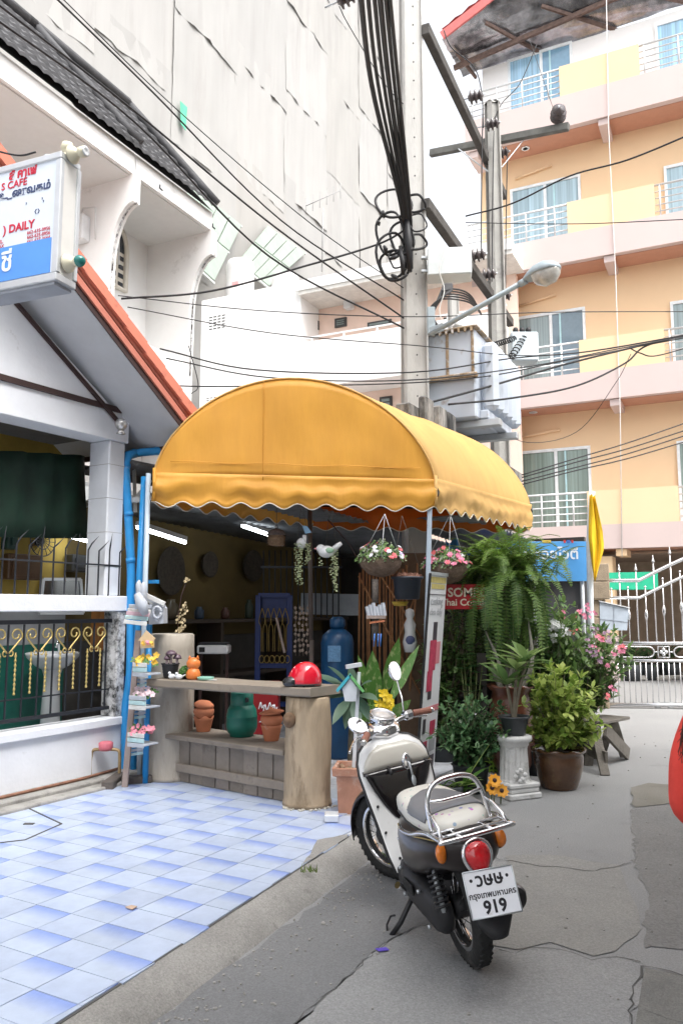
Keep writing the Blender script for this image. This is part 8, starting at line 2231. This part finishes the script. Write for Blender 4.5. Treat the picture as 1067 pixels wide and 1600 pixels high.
for k in range(360):
    az = rnd.uniform(0, 2 * pi); up_ = rnd.random() < .56
    o_ = Vector((rnd.gauss(0, .15), rnd.gauss(0, .12), rnd.uniform(-.08, .22)))
    if up_: ln, ri, dk, tn = rnd.uniform(.38, .66), rnd.uniform(.6, 2.2), rnd.uniform(1.0, 2.4), rnd.uniform(.45, 1)
    else: ln, ri, dk, tn = rnd.uniform(.55, .98), rnd.uniform(-.1, .5), rnd.uniform(3.2, 6.0), rnd.uniform(0, .55)
    pts = frond(mb, fc + o_, az, ln, ri, dk, tn); st.tube(pts[::5], .003, 4)
W(mb, 'fronds', leafmat('fern_leaf', (0.046, 0.111, 0.026), (0.213, 0.350, 0.062), .5, tl=.4), t, rcalc=False); o = W(st, 'ribs', M_STEMG, t)
mb = MB(); mb.lathe([(.001, -.28), (.12, -.26), (.18, -.1), (.19, -.02), (.17, -.02)], fc, 20, cap=False); W(mb, 'pot', M_COIR, t)
mb = MB(); mb.tube([Vector((fc.x + .03, fc.y + .05, 0)), fc - Vector((0, 0, .26))], .05, 10); W(mb, 'stand', M_STEM, t)
b = Vector((AT(905, 1110, 8.9).x, 8.9, 0))
t = potted('dense flowering bush with pink blossoms behind the wooden trestle', b, 'bush', 'flowering_bush')
pot(t, b, [(.001, 0), (.17, 0), (.22, .35), (.235, .36), (.22, .37), (.2, .34)], M_BPOT, .2, .32)
mb = MB(); st = MB(); c = AT(905, 1025, 8.9)
tips = ell_tips(c, (.50, .42, .60), 170, -.9, 9)
shrub(mb, st, b + Vector((0, 0, .3)), tips, 5, .10, .042, .5, .65, 5)
W(mb, 'leaves', leafmat('dark_bush_leaf', (.06, .14, .04), (.24, .36, .12), .4), t, rcalc=False); W(st, 'stems', M_STEM, t)
for nm, m_, pxs in (('flowers', FLC[1], ((968, 1014), (974, 1018), (962, 1020), (905, 955), (912, 962), (924, 958), (935, 995), (938, 1000), (948, 1040), (918, 950), (955, 1075), (880, 962), (930, 1012))), ('flowers', FLC[0], ((938, 997), (972, 1010), (902, 958), (948, 1090), (893, 985))), ('flowers', mat('petal_mauve', (.36, .22, .32), .6, var=.2), ((922, 1010), (930, 1020), (918, 1000), (945, 988), (938, 1030), (928, 985), (912, 1018), (950, 1000)))):
    mb = MB(); random.seed(len(pxs))
    for x, y in pxs:
        for k in range(4): c_ = AT(x + random.gauss(0, 3.0), y + random.gauss(0, 3), 8.45 + random.uniform(-.05, .05)); flower(mb, c_, random.uniform(.015, .026), 5)
    W(mb, nm, m_, t, rcalc=False)
mb = MB(); random.seed(77)
for k in range(34): flower(mb, AT(865 + random.gauss(0, 10), 985 + random.gauss(0, 8), 8.0 + random.uniform(-.06, .06)), random.uniform(.024, .038), 5, (random.uniform(-.5, .5), -1, random.uniform(-.2, .8)))
t2 = potted('shrub with a white blossom cluster beside the fern', Vector((AT(862, 1120, 8.2).x, 8.2, 0)), 'bush', 'flowering_bush')
W(mb, 'flowers', mat('white_petal', (.75, .76, .76), .6), t2, rcalc=False)
mb = MB(); st = MB(); b = Vector((AT(862, 1120, 8.2).x, 8.25, 0)); shrub(mb, st, b + Vector((0, 0, .25)), ell_tips(AT(868, 1015, 8.2), (.30, .22, .38), 60, -.85, 12), 5, .14, .05, .5, .6, 5)
W(mb, 'leaves', leafmat('mid_green_leaf', (0.058, 0.137, 0.039), (0.188, 0.288, 0.088), .4), t2, rcalc=False); W(st, 'stems', M_STEM, t2)
pot(t2, b, [(.001, 0), (.14, 0), (.18, .28), (.195, .29), (.18, .3), (.165, .27)], M_BPOT, .165, .26)
b = Vector((AT(735, 1205, 7.25).x, 7.25, 0))
t = potted('dark glossy leaved shrub between the banner and the white pedestal', b)
pot(t, b, [(.001, 0), (.13, 0), (.16, .22), (.175, .23), (.16, .24), (.145, .2)], M_BPOT, .145, .2)
mb = MB(); st = MB(); shrub(mb, st, b + Vector((0, 0, .18)), ell_tips(AT(738, 1145, 7.25), (.36, .30, .30), 80, -.75, 15) + [AT(787, 1105, 7.1), AT(783, 1120, 7.1), AT(735, 1100, 7.2), AT(705, 1108, 7.2)], 5, .075, .038, .3, .65, 6)
W(mb, 'leaves', leafmat('glossy_dark_leaf', (0.046, 0.124, 0.052), (0.175, 0.300, 0.138), .25, tl=.3), t, rcalc=False); W(st, 'stems', M_STEM, t)
b = Vector((AT(712, 1160, 8.4).x, 8.45, 0)); zb2 = AT(712, 1095, 8.4).z
t = potted('tall thin stemmed shrub in a black tub right of the banner', b)
pot(t, b, [(.001, 0), (.16, 0), (.21, zb2 - .02), (.235, zb2 - .01), (.235, zb2 + .02), (.215, zb2 + .02), (.2, zb2 - .04)], M_BPOT, .2, zb2 - .05)
mb = MB(); st = MB()
for k in range(6): st.tube(sm([b + Vector((rnd.uniform(-.08, .08), rnd.uniform(-.05, .05), zb2 - .05)), AT(705 + rnd.uniform(-8, 10), 1050, 8.4), AT(690 + k * 12, 985, 8.4)], 5), .009, 5)
shrub(mb, st, b + Vector((0, 0, zb2)), ell_tips(AT(715, 1010, 8.4), (.38, .28, .40), 130, -.9, 18), 6, .075, .034, .4, .6, 5)
W(mb, 'leaves', leafmat('ficus_leaf', (.09, .17, .05), (.30, .40, .16), .4), t, rcalc=False); W(st, 'stems', mat('pinkish_stem', (.26, .19, .15), .8), t)
b = Vector((AT(735, 1110, 8.1).x, 8.1, 0)); t = potted('low round leaved plant in front of the black tub', b)
mb = MB(); st = MB()
for k in range(16):
    tp = AT(735 + rnd.gauss(0, 12), 1050 + rnd.gauss(0, 16), 8.05 + rnd.uniform(-.1, .1)); st.tube([b + Vector((0, 0, .1)), tp], .006, 5)
    for j in range(4): a = rnd.uniform(0, 6.3); leaf(mb, tp, (cos(a), sin(a), .4), .10, .075, droop=.4, seg=4)
W(mb, 'leaves', leafmat('round_leaf', (0.039, 0.130, 0.039), (0.138, 0.275, 0.088), .35), t, rcalc=False); W(st, 'stems', M_STEMG, t)
pot(t, b, [(.001, 0), (.12, 0), (.15, .25), (.14, .26), (.13, .22)], M_BPOT, .13, .22)
for x, y, Y, r_, n_, lab in ((775, 1045, 8.45, (.30, .20, .36), 60, 'leafy shrub filling the gap under the fern'), (835, 1075, 8.0, (.24, .16, .30), 46, 'leafy shrub between the pedestal and the flowering bush'), (690, 1060, 8.2, (.20, .15, .40), 36, 'slim leafy shrub close behind the banner')):
    b = Vector((AT(x, 1130, Y).x, Y, 0)); t = potted(lab, b); mb = MB(); st = MB()
    shrub(mb, st, b + Vector((0, 0, .2)), ell_tips(AT(x, y, Y), r_, n_, -.9, int(x)), 5, .10, .05, .5, .65, 5)
    W(mb, 'leaves', leafmat('bank_leaf', (.06, .135, .04), (.20, .31, .10), .4), t, rcalc=False); W(st, 'stems', M_STEM, t)
    pot(t, b, [(.001, 0), (.13, 0), (.16, .22), (.175, .23), (.16, .24), (.145, .2)], M_BPOT, .145, .2)
b = Vector((AT(700, 1215, 6.9).x, 6.9, 0)); t = potted('clump of broad strap leaves low beside the scooter', b)
mb = MB()
for k in range(18):
    a = rnd.uniform(-2.9, 1.0); ln_ = rnd.uniform(.22, .40); leaf(mb, b + Vector((rnd.uniform(-.12, .14), rnd.uniform(-.05, .1), .06)), (cos(a) * .8, sin(a) * .5, rnd.uniform(.4, 1.3)), ln_, .055, droop=1.0, seg=5, fold=.3)
leaf(mb, b + Vector((.1, -.05, .1)), (.55, -.1, 1), .46, .05, droop=.2, seg=5, tone=.95)
W(mb, 'leaves', leafmat('strap_leaf', (0.078, 0.195, 0.039), (0.325, 0.450, 0.125), .4), t, rcalc=False)
pot(t, b, [(.001, 0), (.11, 0), (.13, .12), (.12, .13), (.11, .10)], M_BPOT, .11, .1)
b = Vector((AT(592, 1200, 7.4).x, 7.4, Z0)); t = potted('dumb cane with large pale veined leaves beside the counter', b)
def vein_mat():
    m = leafmat('dumb_cane_leaf', (0.072, 0.208, 0.039), (0.163, 0.325, 0.075), .35)
    nt = m.node_tree; L = nt.links; bs = nt.nodes['Principled BSDF']
    tc = nd(nt, 'ShaderNodeTexCoord'); n = nd(nt, 'ShaderNodeTexNoise'); n.inputs['Scale'].default_value = 26; n.inputs['Detail'].default_value = 6
    mp = nd(nt, 'ShaderNodeMapping'); mp.inputs['Scale'].default_value = (1.6, 1, .8); mp.inputs['Rotation'].default_value = (.2, .5, .3); L.new(tc.outputs['Object'], mp.inputs[0]); L.new(mp.outputs[0], n.inputs['Vector'])
    r = nd(nt, 'ShaderNodeMapRange'); r.inputs['From Min'].default_value = .54; r.inputs['From Max'].default_value = .64; L.new(n.outputs['Fac'], r.inputs['Value'])
    old = bs.inputs['Base Color'].links[0].from_socket
    x = nd(nt, 'ShaderNodeMix', data_type='RGBA'); L.new(r.outputs[0], x.inputs['Factor']); L.new(old, x.inputs['A']); x.inputs['B'].default_value = (.42, .50, .22, 1)
    L.new(x.outputs['Result'], bs.inputs['Base Color']); return m
M_DC = vein_mat()
for k, (x0, y0, x1, y1, wd_, Y0, Y1) in enumerate(((585, 1120, 582, 1015, .17, 7.3, 7.15), (600, 1090, 622, 995, .14, 7.4, 7.35), (605, 1105, 652, 1005, .10, 7.3, 7.4), (578, 1090, 560, 1022, .08, 7.3, 7.2), (590, 1140, 555, 1090, .12, 7.3, 7.1), (600, 1130, 640, 1090, .12, 7.3, 7.15))):
    mb = MB(); p, q = AT(x0, y0, Y0), AT(x1, y1, Y1); d = q - p
    leaf(mb, p, d, d.length, wd_, up=Vector((.25 * (1 if k % 2 else -1), -1, .15)), droop=.12, seg=5, fold=.18, tone=.3 + .12 * k); W(mb, 'leaf', M_DC, t, rcalc=False)
    mb = MB(); mb.tube(sm([b + Vector((0, 0, .1)), b.lerp(p, .6) + Vector((.02, 0, .05)), p], 4), .010, 6); W(mb, 'stem', M_STEMG, t)
pot(t, b, [(.001, 0), (.13, 0), (.17, .22), (.185, .23), (.17, .24), (.15, .2)], M_TER, .15, .2)
mb = MB(); random.seed(14)
for x, y in ((598, 1085), (605, 1092), (595, 1098), (603, 1105), (608, 1100), (600, 1112)):
    for k in range(3): flower(mb, AT(x + random.gauss(0, 3), y + random.gauss(0, 3), 7.0), .045, 4, (random.uniform(-.5, .5), -1, .3))
t3 = potted('bright yellow leaved croton below the dumb cane', Vector((AT(600, 1200, 7.05).x, 7.05, Z0)))
W(mb, 'leaves', mat('yellow_leaf', (.72, .52, .02), .5, var=.1), t3, rcalc=False)
mb = MB()
for k in range(16): a = rnd.uniform(0, 6.3); leaf(mb, AT(590 + rnd.gauss(0, 9), 1115 + rnd.gauss(0, 8), 7.05), (cos(a), sin(a), .3), .13, .06, droop=.5, seg=4)
W(mb, 'leaves', leafmat('croton_green', (0.091, 0.234, 0.039), (0.250, 0.438, 0.075)), t3, rcalc=False)
mb = MB(); mb.tube([Vector((AT(600, 1200, 7.05).x, 7.05, Z0)), AT(597, 1115, 7.05)], .012, 6); W(mb, 'stem', M_STEMG, t3)
b = Vector((AT(545, 1180, 7.0).x, 7.0, Z0)); t = potted('grey-green broad leaved plant reaching over the counter end', b)
mb = MB(); st = MB()
for (x0, y0, x1, y1) in ((545, 1085, 475, 1072), (548, 1080, 490, 1050), (550, 1078, 515, 1040), (552, 1085, 500, 1092), (548, 1090, 520, 1130), (550, 1090, 540, 1138), (556, 1085, 575, 1125), (552, 1078, 548, 1040), (556, 1078, 580, 1065), (558, 1086, 590, 1095), (552, 1092, 560, 1140)):
    p, q = AT(x0, y0, 7.0), AT(x1, y1, 6.85 + rnd.uniform(-.1, .1)); d = q - p; leaf(mb, p, d + Vector((0, 0, .06)), d.length * 1.05, .095, up=Vector((0, -.6, 1)), droop=.35, seg=5, fold=.2)
W(mb, 'leaves', leafmat('grey_green_leaf', (0.072, 0.143, 0.098), (0.163, 0.250, 0.175), .4), t, rcalc=False)
mb = MB(); mb.tube([b, AT(550, 1083, 7.0)], .02, 8); W(mb, 'stem', M_STEM, t)
b = G(555, 1285, Z0 * .5); b = Vector((b.x, b.y + .16, .07))
t = thing('square_planter', 'square pink terracotta planter at the tiled corner', 'planter', b)
M_TERP = mat('pinkish_terracotta', (.44, .22, .145), .85, var=.15, scale=7, bump=.2, dirt=(.55, .42, .34), dirt_amt=.4, dirt_scale=6)
mb = MB(); R = []
for hw, z in ((.105, 0), (.11, .01), (.125, .29), (.15, .30), (.155, .355), (.15, .36), (.128, .355), (.122, .31)):
    an = -.12; R.append([b + Vector((hw * (sx * cos(an) - sy * sin(an)), hw * (sx * sin(an) + sy * cos(an)), z)) for sx, sy in ((-1, -1), (1, -1), (1, 1), (-1, 1))])
mb.loft(R, smooth=False); W(mb, 'body', M_TERP, t, bevel=.006)
mb = MB(); random.seed(3)
for k in range(50): mb.ball(b + Vector((random.uniform(-.1, .1), random.uniform(-.1, .1), .325 + random.uniform(-.004, .008))), random.uniform(.010, .02), 6, 4)
o = W(mb, 'gravel', mat('brown_gravel', (.30, .20, .13), .9, var=.3, scale=40), t); o['kind'] = 'stuff'
bh = thing('birdhouse', 'white birdhouse with green and blue roof on a white pole', 'birdhouse', b + Vector((0, .03, .32)))
pb = b + Vector((-.01, .04, .30)); Yb = pb.y; ptop = AT(562, 1045, Yb)
mb = MB(); mb.bar(pb, AT(561, 1050, Yb), .026, .026, up=(0, 1, 0), bev=.003); W(mb, 'pole', mat('white_wood', (.66, .69, .73), .5), bh)
cxh = AT(547, 1080, Yb - .06); s_ = 1 / FPX * Yb
q = [cxh + Vector((dx * s_, 0, dz * s_)) for dx, dz in ((-8, -15), (9, -15), (11, 4), (0, 20), (-12, 4))]
mb = MB(); mb.add(q + [p + Vector((0, .07, 0)) for p in q], [(0, 1, 2, 3, 4), (9, 8, 7, 6, 5)] + [(k, (k + 1) % 5, (k + 1) % 5 + 5, k + 5) for k in range(5)]); W(mb, 'body', mat('white_wood', (.66, .69, .73)), bh)
for (dx, dz), (ex, ez), m_ in (((1, 25), (-20, 0), mat('roof_aqua', (.06, .42, .52), .5)), ((-1, 25), (20, -1), mat('roof_green', (.16, .45, .16), .5))):
    mb = MB(); mb.bar(cxh + Vector((dx * s_, .03, dz * s_)), cxh + Vector((ex * s_, .03, ez * s_)), .11, .016, up=(0, 0, 1)); W(mb, 'roof', m_, bh)
mb = MB(); mb.bar(AT(541, 1042, Yb - .05), AT(564, 1038, Yb), .03, .03); W(mb, 'arm', mat('white_wood', (.66, .69, .73)), bh)
tag(MB().box(G(518, 1276, Z0 + .03), (.10, .12, .05), None, .006).build('white_block', M_CER), 'small white block on the tiles beside the planter', 'block')
b = G(757, 1205); b = Vector((b.x, b.y + .05, 0)); t = thing('green_crate', 'small bright green plastic crate under the glossy shrub', 'crate', b)
M_GCR = mat('lime_plastic', (.22, .38, .05), .5)
for k in range(4): mb = MB(); mb.box((b.x, b.y - .10, .02 + k * .04), (.24, .012, .016)); W(mb, 'bar', M_GCR, t)
for k in range(7): mb = MB(); mb.box((b.x - .115 + k * .038, b.y - .10, .08), (.012, .014, .16)); W(mb, 'bar', M_GCR, t)
mb = MB(); mb.box((b.x, b.y + .02, .08), (.24, .20, .15), None, .01); W(mb, 'tub', mat('dark_green_tub', (.05, .10, .02), .6), t)
sf = thing('sunflower_ornament', 'two orange-yellow artificial sunflowers beside the scooter seat', 'flowers', G(775, 1262))
for i, (x, y) in enumerate(((772, 1220), (783, 1236), (768, 1232))):
    c = AT(x, y, 6.75); random.seed(i); mb = MB()
    ax = (.1, -.85, .4); flower(mb, c, .06, 9, ax); flower(mb, c + Vector((0, -.006, 0)), .045, 8, ax); W(mb, 'petals', mat('sunflower', (.72, .33, .03), .6, var=.12), sf, rcalc=False)
    mb = MB(); mb.ball(c + Vector((0, -.012, .008)), (.018, .012, .018), 10, 6); W(mb, 'centre', M_BROWN, sf)
    mb = MB(); mb.tube([c, Vector((c.x, c.y + .05, .0))], .006, 5); W(mb, 'stalk', M_STEMG, sf)
tb_ = thing('wooden_trestle', 'weathered grey wooden trestle standing behind the glazed pot', 'trestle', G(940, 1200))
M_OLDW = mat('grey_old_wood', (.16, .145, .125), .85, var=.3, scale=8, bump=.4, dirt=(.08, .07, .06), dirt_amt=.4, dirt_scale=8)
tp0, tp1 = AT(920, 1128, 8.3), AT(962, 1120, 8.9)
mb = MB(); mb.bar(tp0, tp1, .30, .03, bev=.004); W(mb, 'top', M_OLDW, tb_)
for (x0, y0, Y0, x1, y1) in ((928, 1135, 8.2, 945, 1212), (958, 1128, 8.6, 975, 1183), (925, 1133, 8.35, 918, 1196), (955, 1128, 8.85, 936, 1186)):
    f = G(x1, y1); mb = MB(); mb.bar(AT(x0, y0, Y0), f, .09, .03, up=(0, 1, 0), bev=.003); W(mb, 'leg', M_OLDW, tb_)
p, q = G(915, 1194), G(948, 1210); p.z = q.z = .16; mb = MB(); mb.bar(p, q, .03, .11, bev=.003); W(mb, 'stretcher', M_OLDW, tb_)
mb = MB(); mb.bar(AT(945, 1140, 8.25), AT(980, 1178, 8.75), .04, .13, bev=.003); W(mb, 'brace', M_OLDW, tb_)
for i, (x, y, r_) in enumerate(((985, 1015, .5), (1012, 1010, .55), (1045, 1005, .5))):
    Y = 18.0 + i * .2; b = Vector((AT(x, 1040, Y).x, Y, 0)); t = potted('dark potted palm beyond the gate, %s of three' % ('left', 'middle', 'right')[i], b)
    mb = MB()
    for k in range(44): a = rnd.uniform(0, 6.3); leaf(mb, b + Vector((rnd.gauss(0, .1), rnd.gauss(0, .1), rnd.uniform(.3, .6))), (cos(a), sin(a), rnd.uniform(.2, 1.6)), rnd.uniform(.3, .6), .07, droop=.8, seg=4)
    W(mb, 'leaves', leafmat('far_palm_leaf', (0.026, 0.065, 0.026), (0.088, 0.150, 0.062)), t, rcalc=False)
    pot(t, b, [(.001, 0), (.2, 0), (.26, .35), (.24, .36), (.22, .3)], M_BPOT, .22, .3)
hz_ = thing('rope_coil', 'pale coil of rope lying on the ground beyond the gate', 'rope', G(1000, 1058))
mb = MB(); c = G(1000, 1058, .03)
for j in range(3): mb.tube([c + Vector((1.0 * cos(a) + .08 * j, .5 * sin(a), .03 * j)) for a in [2 * pi * k / 30 for k in range(31)]], .022, 5)
W(mb, 'rope', mat('pale_rope', (.45, .43, .40), .9), hz_)
# ==== PERSON IN RED AT THE RIGHT EDGE
pr = thing('person', 'person in a red long sleeved top with long brown hair at the right edge', 'person', Vector((1.245, 2.36, 0)))
def skinbody(name, joints, edges, m, root=0, sub=2, par=pr):
    me = bpy.data.meshes.new(name); me.from_pydata([j[0] for j in joints], edges, []); o = bpy.data.objects.new(name, me); COL.objects.link(o)
    md = o.modifiers.new('skin', 'SKIN'); me.skin_vertices if hasattr(me, 'skin_vertices') else None
    bpy.context.view_layer.objects.active = o
    if not me.skin_vertices:
        bm = bmesh.new(); bm.from_mesh(me); bm.verts.layers.skin.verify(); bm.to_mesh(me); bm.free()
    for i, j in enumerate(joints):
        sv = me.skin_vertices[0].data[i]; sv.radius = (j[1], j[2] if len(j) > 2 else j[1]); sv.use_root = (i == root)
    md.use_smooth_shade = True
    s2 = o.modifiers.new('subsurf', 'SUBSURF'); s2.levels = sub; s2.render_levels = sub
    me.materials.append(m); o.parent = par
    return o
M_SKIN = mat('skin', (.52, .30, .21), .5, var=.05, sub=.1); M_REDT = mat('red_jersey', (.62, .05, .035), .85, var=.14, scale=5, bump=.9, bscale=7)
M_JEAN = mat('dark_jeans', (.035, .045, .075), .85, var=.2, scale=20); M_HAIR = mat('brown_hair', (.07, .028, .02), .45, var=.4, scale=30, stretch=(1, 1, .1))
B = [((0, 0, .93), .13, .10), ((0, 0, 1.05), .125, .09), ((0, 0, 1.20), .14, .10), ((0, 0, 1.34), .13, .09), ((0, .0, 1.42), .06, .06), ((0, .01, 1.50), .05, .05),
     ((-.15, 0, 1.345), .068), ((-.225, .0, 1.17), .056), ((-.235, -.02, 1.04), .050), ((-.15, .14, 1.0), .042), ((-.09, .24, 1.04), .034),
     ((.15, 0, 1.345), .068), ((.21, .0, 1.17), .056), ((.22, .01, 1.04), .048), ((.17, .16, 1.0), .042), ((.12, .26, 1.04), .034),
     ((-.085, 0, .86), .10), ((-.09, .02, .50), .068), ((-.095, -.02, .12), .045), ((-.095, .06, .06), .04),
     ((.085, 0, .86), .10), ((.09, .05, .50), .068), ((.095, .14, .12), .045), ((.095, .22, .06), .04)]
E_ = [(0, 1), (1, 2), (2, 3), (3, 4), (4, 5), (3, 6), (6, 7), (7, 8), (8, 9), (9, 10), (3, 11), (11, 12), (12, 13), (13, 14), (14, 15), (0, 16), (16, 17), (17, 18), (18, 19), (0, 20), (20, 21), (21, 22), (22, 23)]
body_ = skinbody('body', B, E_, M_SKIN)
top_ = skinbody('top', [((0, 0, .86), .175, .145), ((0, 0, 1.05), .155, .125), ((0, 0, 1.20), .165, .125), ((0, 0, 1.345), .145, .10), ((0, 0, 1.405), .085, .08), ((-.15, 0, 1.35), .078), ((-.24, 0, 1.17), .066), ((-.255, -.02, 1.035), .066), ((-.17, .12, 1.0), .055), ((-.11, .21, 1.03), .042), ((.15, 0, 1.35), .078), ((.225, 0, 1.17), .066), ((.235, .01, 1.035), .060), ((.18, .14, 1.0), .05), ((.13, .23, 1.03), .042)], [(0, 1), (1, 2), (2, 3), (3, 4), (3, 5), (5, 6), (6, 7), (7, 8), (8, 9), (3, 10), (10, 11), (11, 12), (12, 13), (13, 14)], M_REDT)
skinbody('trousers', [((0, 0, .96), .15, .125), ((-.088, 0, .84), .11), ((-.092, .02, .50), .08), ((-.096, -.02, .13), .06), ((.088, 0, .84), .11), ((.092, .05, .50), .08), ((.096, .14, .13), .06)], [(0, 1), (1, 2), (2, 3), (0, 4), (4, 5), (5, 6)], M_JEAN)
for s_, y_ in ((-1, .03), (1, .18)):
    mb = MB(); mb.loft([[Vector((s_ * .096 + w_ * cos(a), y_ + yy, .045 + h_ * sin(a) * (1 if sin(a) > 0 else .95))) for a in [2 * pi * k / 12 for k in range(12)]] for yy, w_, h_ in ((-.10, .03, .035), (-.07, .042, .045), (.02, .048, .042), (.11, .045, .032), (.15, .025, .02))]); mb.build('shoe', mat('white_shoe', (.6, .6, .6), .6), pr)
mb = MB(); hc_ = Vector((0, .03, 1.60)); mb.ball(hc_, (.075, .09, .11), 20, 14); mb.ball(hc_ + Vector((0, .06, -.05)), (.055, .05, .06), 14, 10); mb.ball(hc_ + Vector((0, .098, -.01)), (.012, .02, .022), 8, 6); head_ = mb.build('head', M_SKIN, pr)
for s_ in (-1, 1):
    mb = MB(); mb.ball(hc_ + Vector((s_ * .03, .085, .012)), (.012, .006, .007), 8, 6); mb.build('eye', M_CER, head_)
    mb = MB(); mb.ball(hc_ + Vector((s_ * .078, .01, -.01)), (.01, .022, .03), 8, 6); mb.build('ear', M_SKIN, head_)
    hx = Vector((s_ * .09 + (0 if s_ < 0 else .02), .26, 1.045))
    mb = MB(); mb.ball(hx, (.022, .045, .04), 12, 8)
    for k in range(4):
        p0 = hx + Vector((s_ * -.004, .035, .026 - k * .018)); mb.tube(sm([p0, p0 + Vector((-s_ * .012, .04 + .006 * (1.5 - abs(k - 1.5)), -.004)), p0 + Vector((-s_ * .045, .05, -.008))], 4), [.0095, .009, .009, .009, .0085, .0085, .008, .007, .005], 7)
    mb.tube(sm([hx + Vector((-s_ * .005, .0, .035)), hx + Vector((-s_ * .025, .03, .055)), hx + Vector((-s_ * .035, .055, .05))], 4), [.011, .011, .010, .010, .009, .009, .008, .007, .005], 7); mb.build('hand', M_SKIN, pr)
mb = MB(); mb.ball(hc_ + Vector((0, .105, -.052)), (.022, .006, .007), 10, 6); mb.build('mouth', mat('lips', (.45, .12, .11), .5), head_)
mb = MB(); mb.ball(hc_ + Vector((0, -.012, .018)), (.086, .095, .112), 20, 14); random.seed(5)
for k in range(150):
    a = random.uniform(pi * .95, 2.05 * pi); p0 = hc_ + Vector((.08 * cos(a), .09 * sin(a) - .01, random.uniform(-.02, .08))); ln_ = random.uniform(.32, .48)
    sw = Vector((-.10 - .10 * random.random(), -.05, 0)) if random.random() < .45 else Vector((random.uniform(-.05, .05), -.05, 0))
    mb.tube(sm([p0, p0 + Vector((.02 * cos(a), .02 * sin(a) - .01, -ln_ * .4)) + sw * .35, p0 + Vector((.025 * cos(a), -.03, -ln_)) + sw], 3), [.010, .010, .009, .008, .007, .005, .001], 4)
mb.build('hair', M_HAIR, pr)
mb = MB(); random.seed(8)
for k in range(60):      # the strands that blow out to the left over the shoulder
    p0 = hc_ + Vector((-.06, -.06, -.06 + random.uniform(-.02, .02))); mb.tube(sm([p0, Vector((-.18 + random.uniform(-.02, .02), -.10, 1.37)), Vector((-.262 + random.uniform(-.03, .03), -.10, 1.31 + random.uniform(-.03, .02))), Vector((-.285 + random.uniform(-.035, .05), -.10, 1.22 + random.uniform(-.05, .05)))], 4), [.004] * 8 + [.0035, .003, .0025, .002, .0008], 4)
mb.build('hair', M_HAIR, pr)
# ==== LITTER
tag(MB().add([G(x, y, .012) for x, y in ((586, 1482), (603, 1480), (608, 1484), (592, 1486))], [(0, 1, 2, 3)]).build('plastic_scrap', mat('violet_plastic', (.12, .08, .5), .5), solid=.003), 'scrap of violet plastic lying on the road behind the scooter', 'litter')
tag(MB().add([G(x, y, Z0 + .008) for x, y in ((196, 1417), (206, 1414), (215, 1416), (207, 1421))], [(0, 1, 2, 3)]).build('dead_leaf', mat('dead_leaf', (.50, .36, .27), .7), solid=.003), 'pale dead leaf lying on the blue tiles', 'leaf')
for o in bpy.data.objects:
    if o.parent is not None and o.name.split('.')[0] in ('leaves', 'flowers', 'petals', 'foliage', 'twigs', 'dry_leaf', 'greenery', 'dried_moss', 'fronds', 'ribs', 'stems', 'hair', 'blossom', 'string', 'control_cable'):
        o['kind'] = 'stuff'
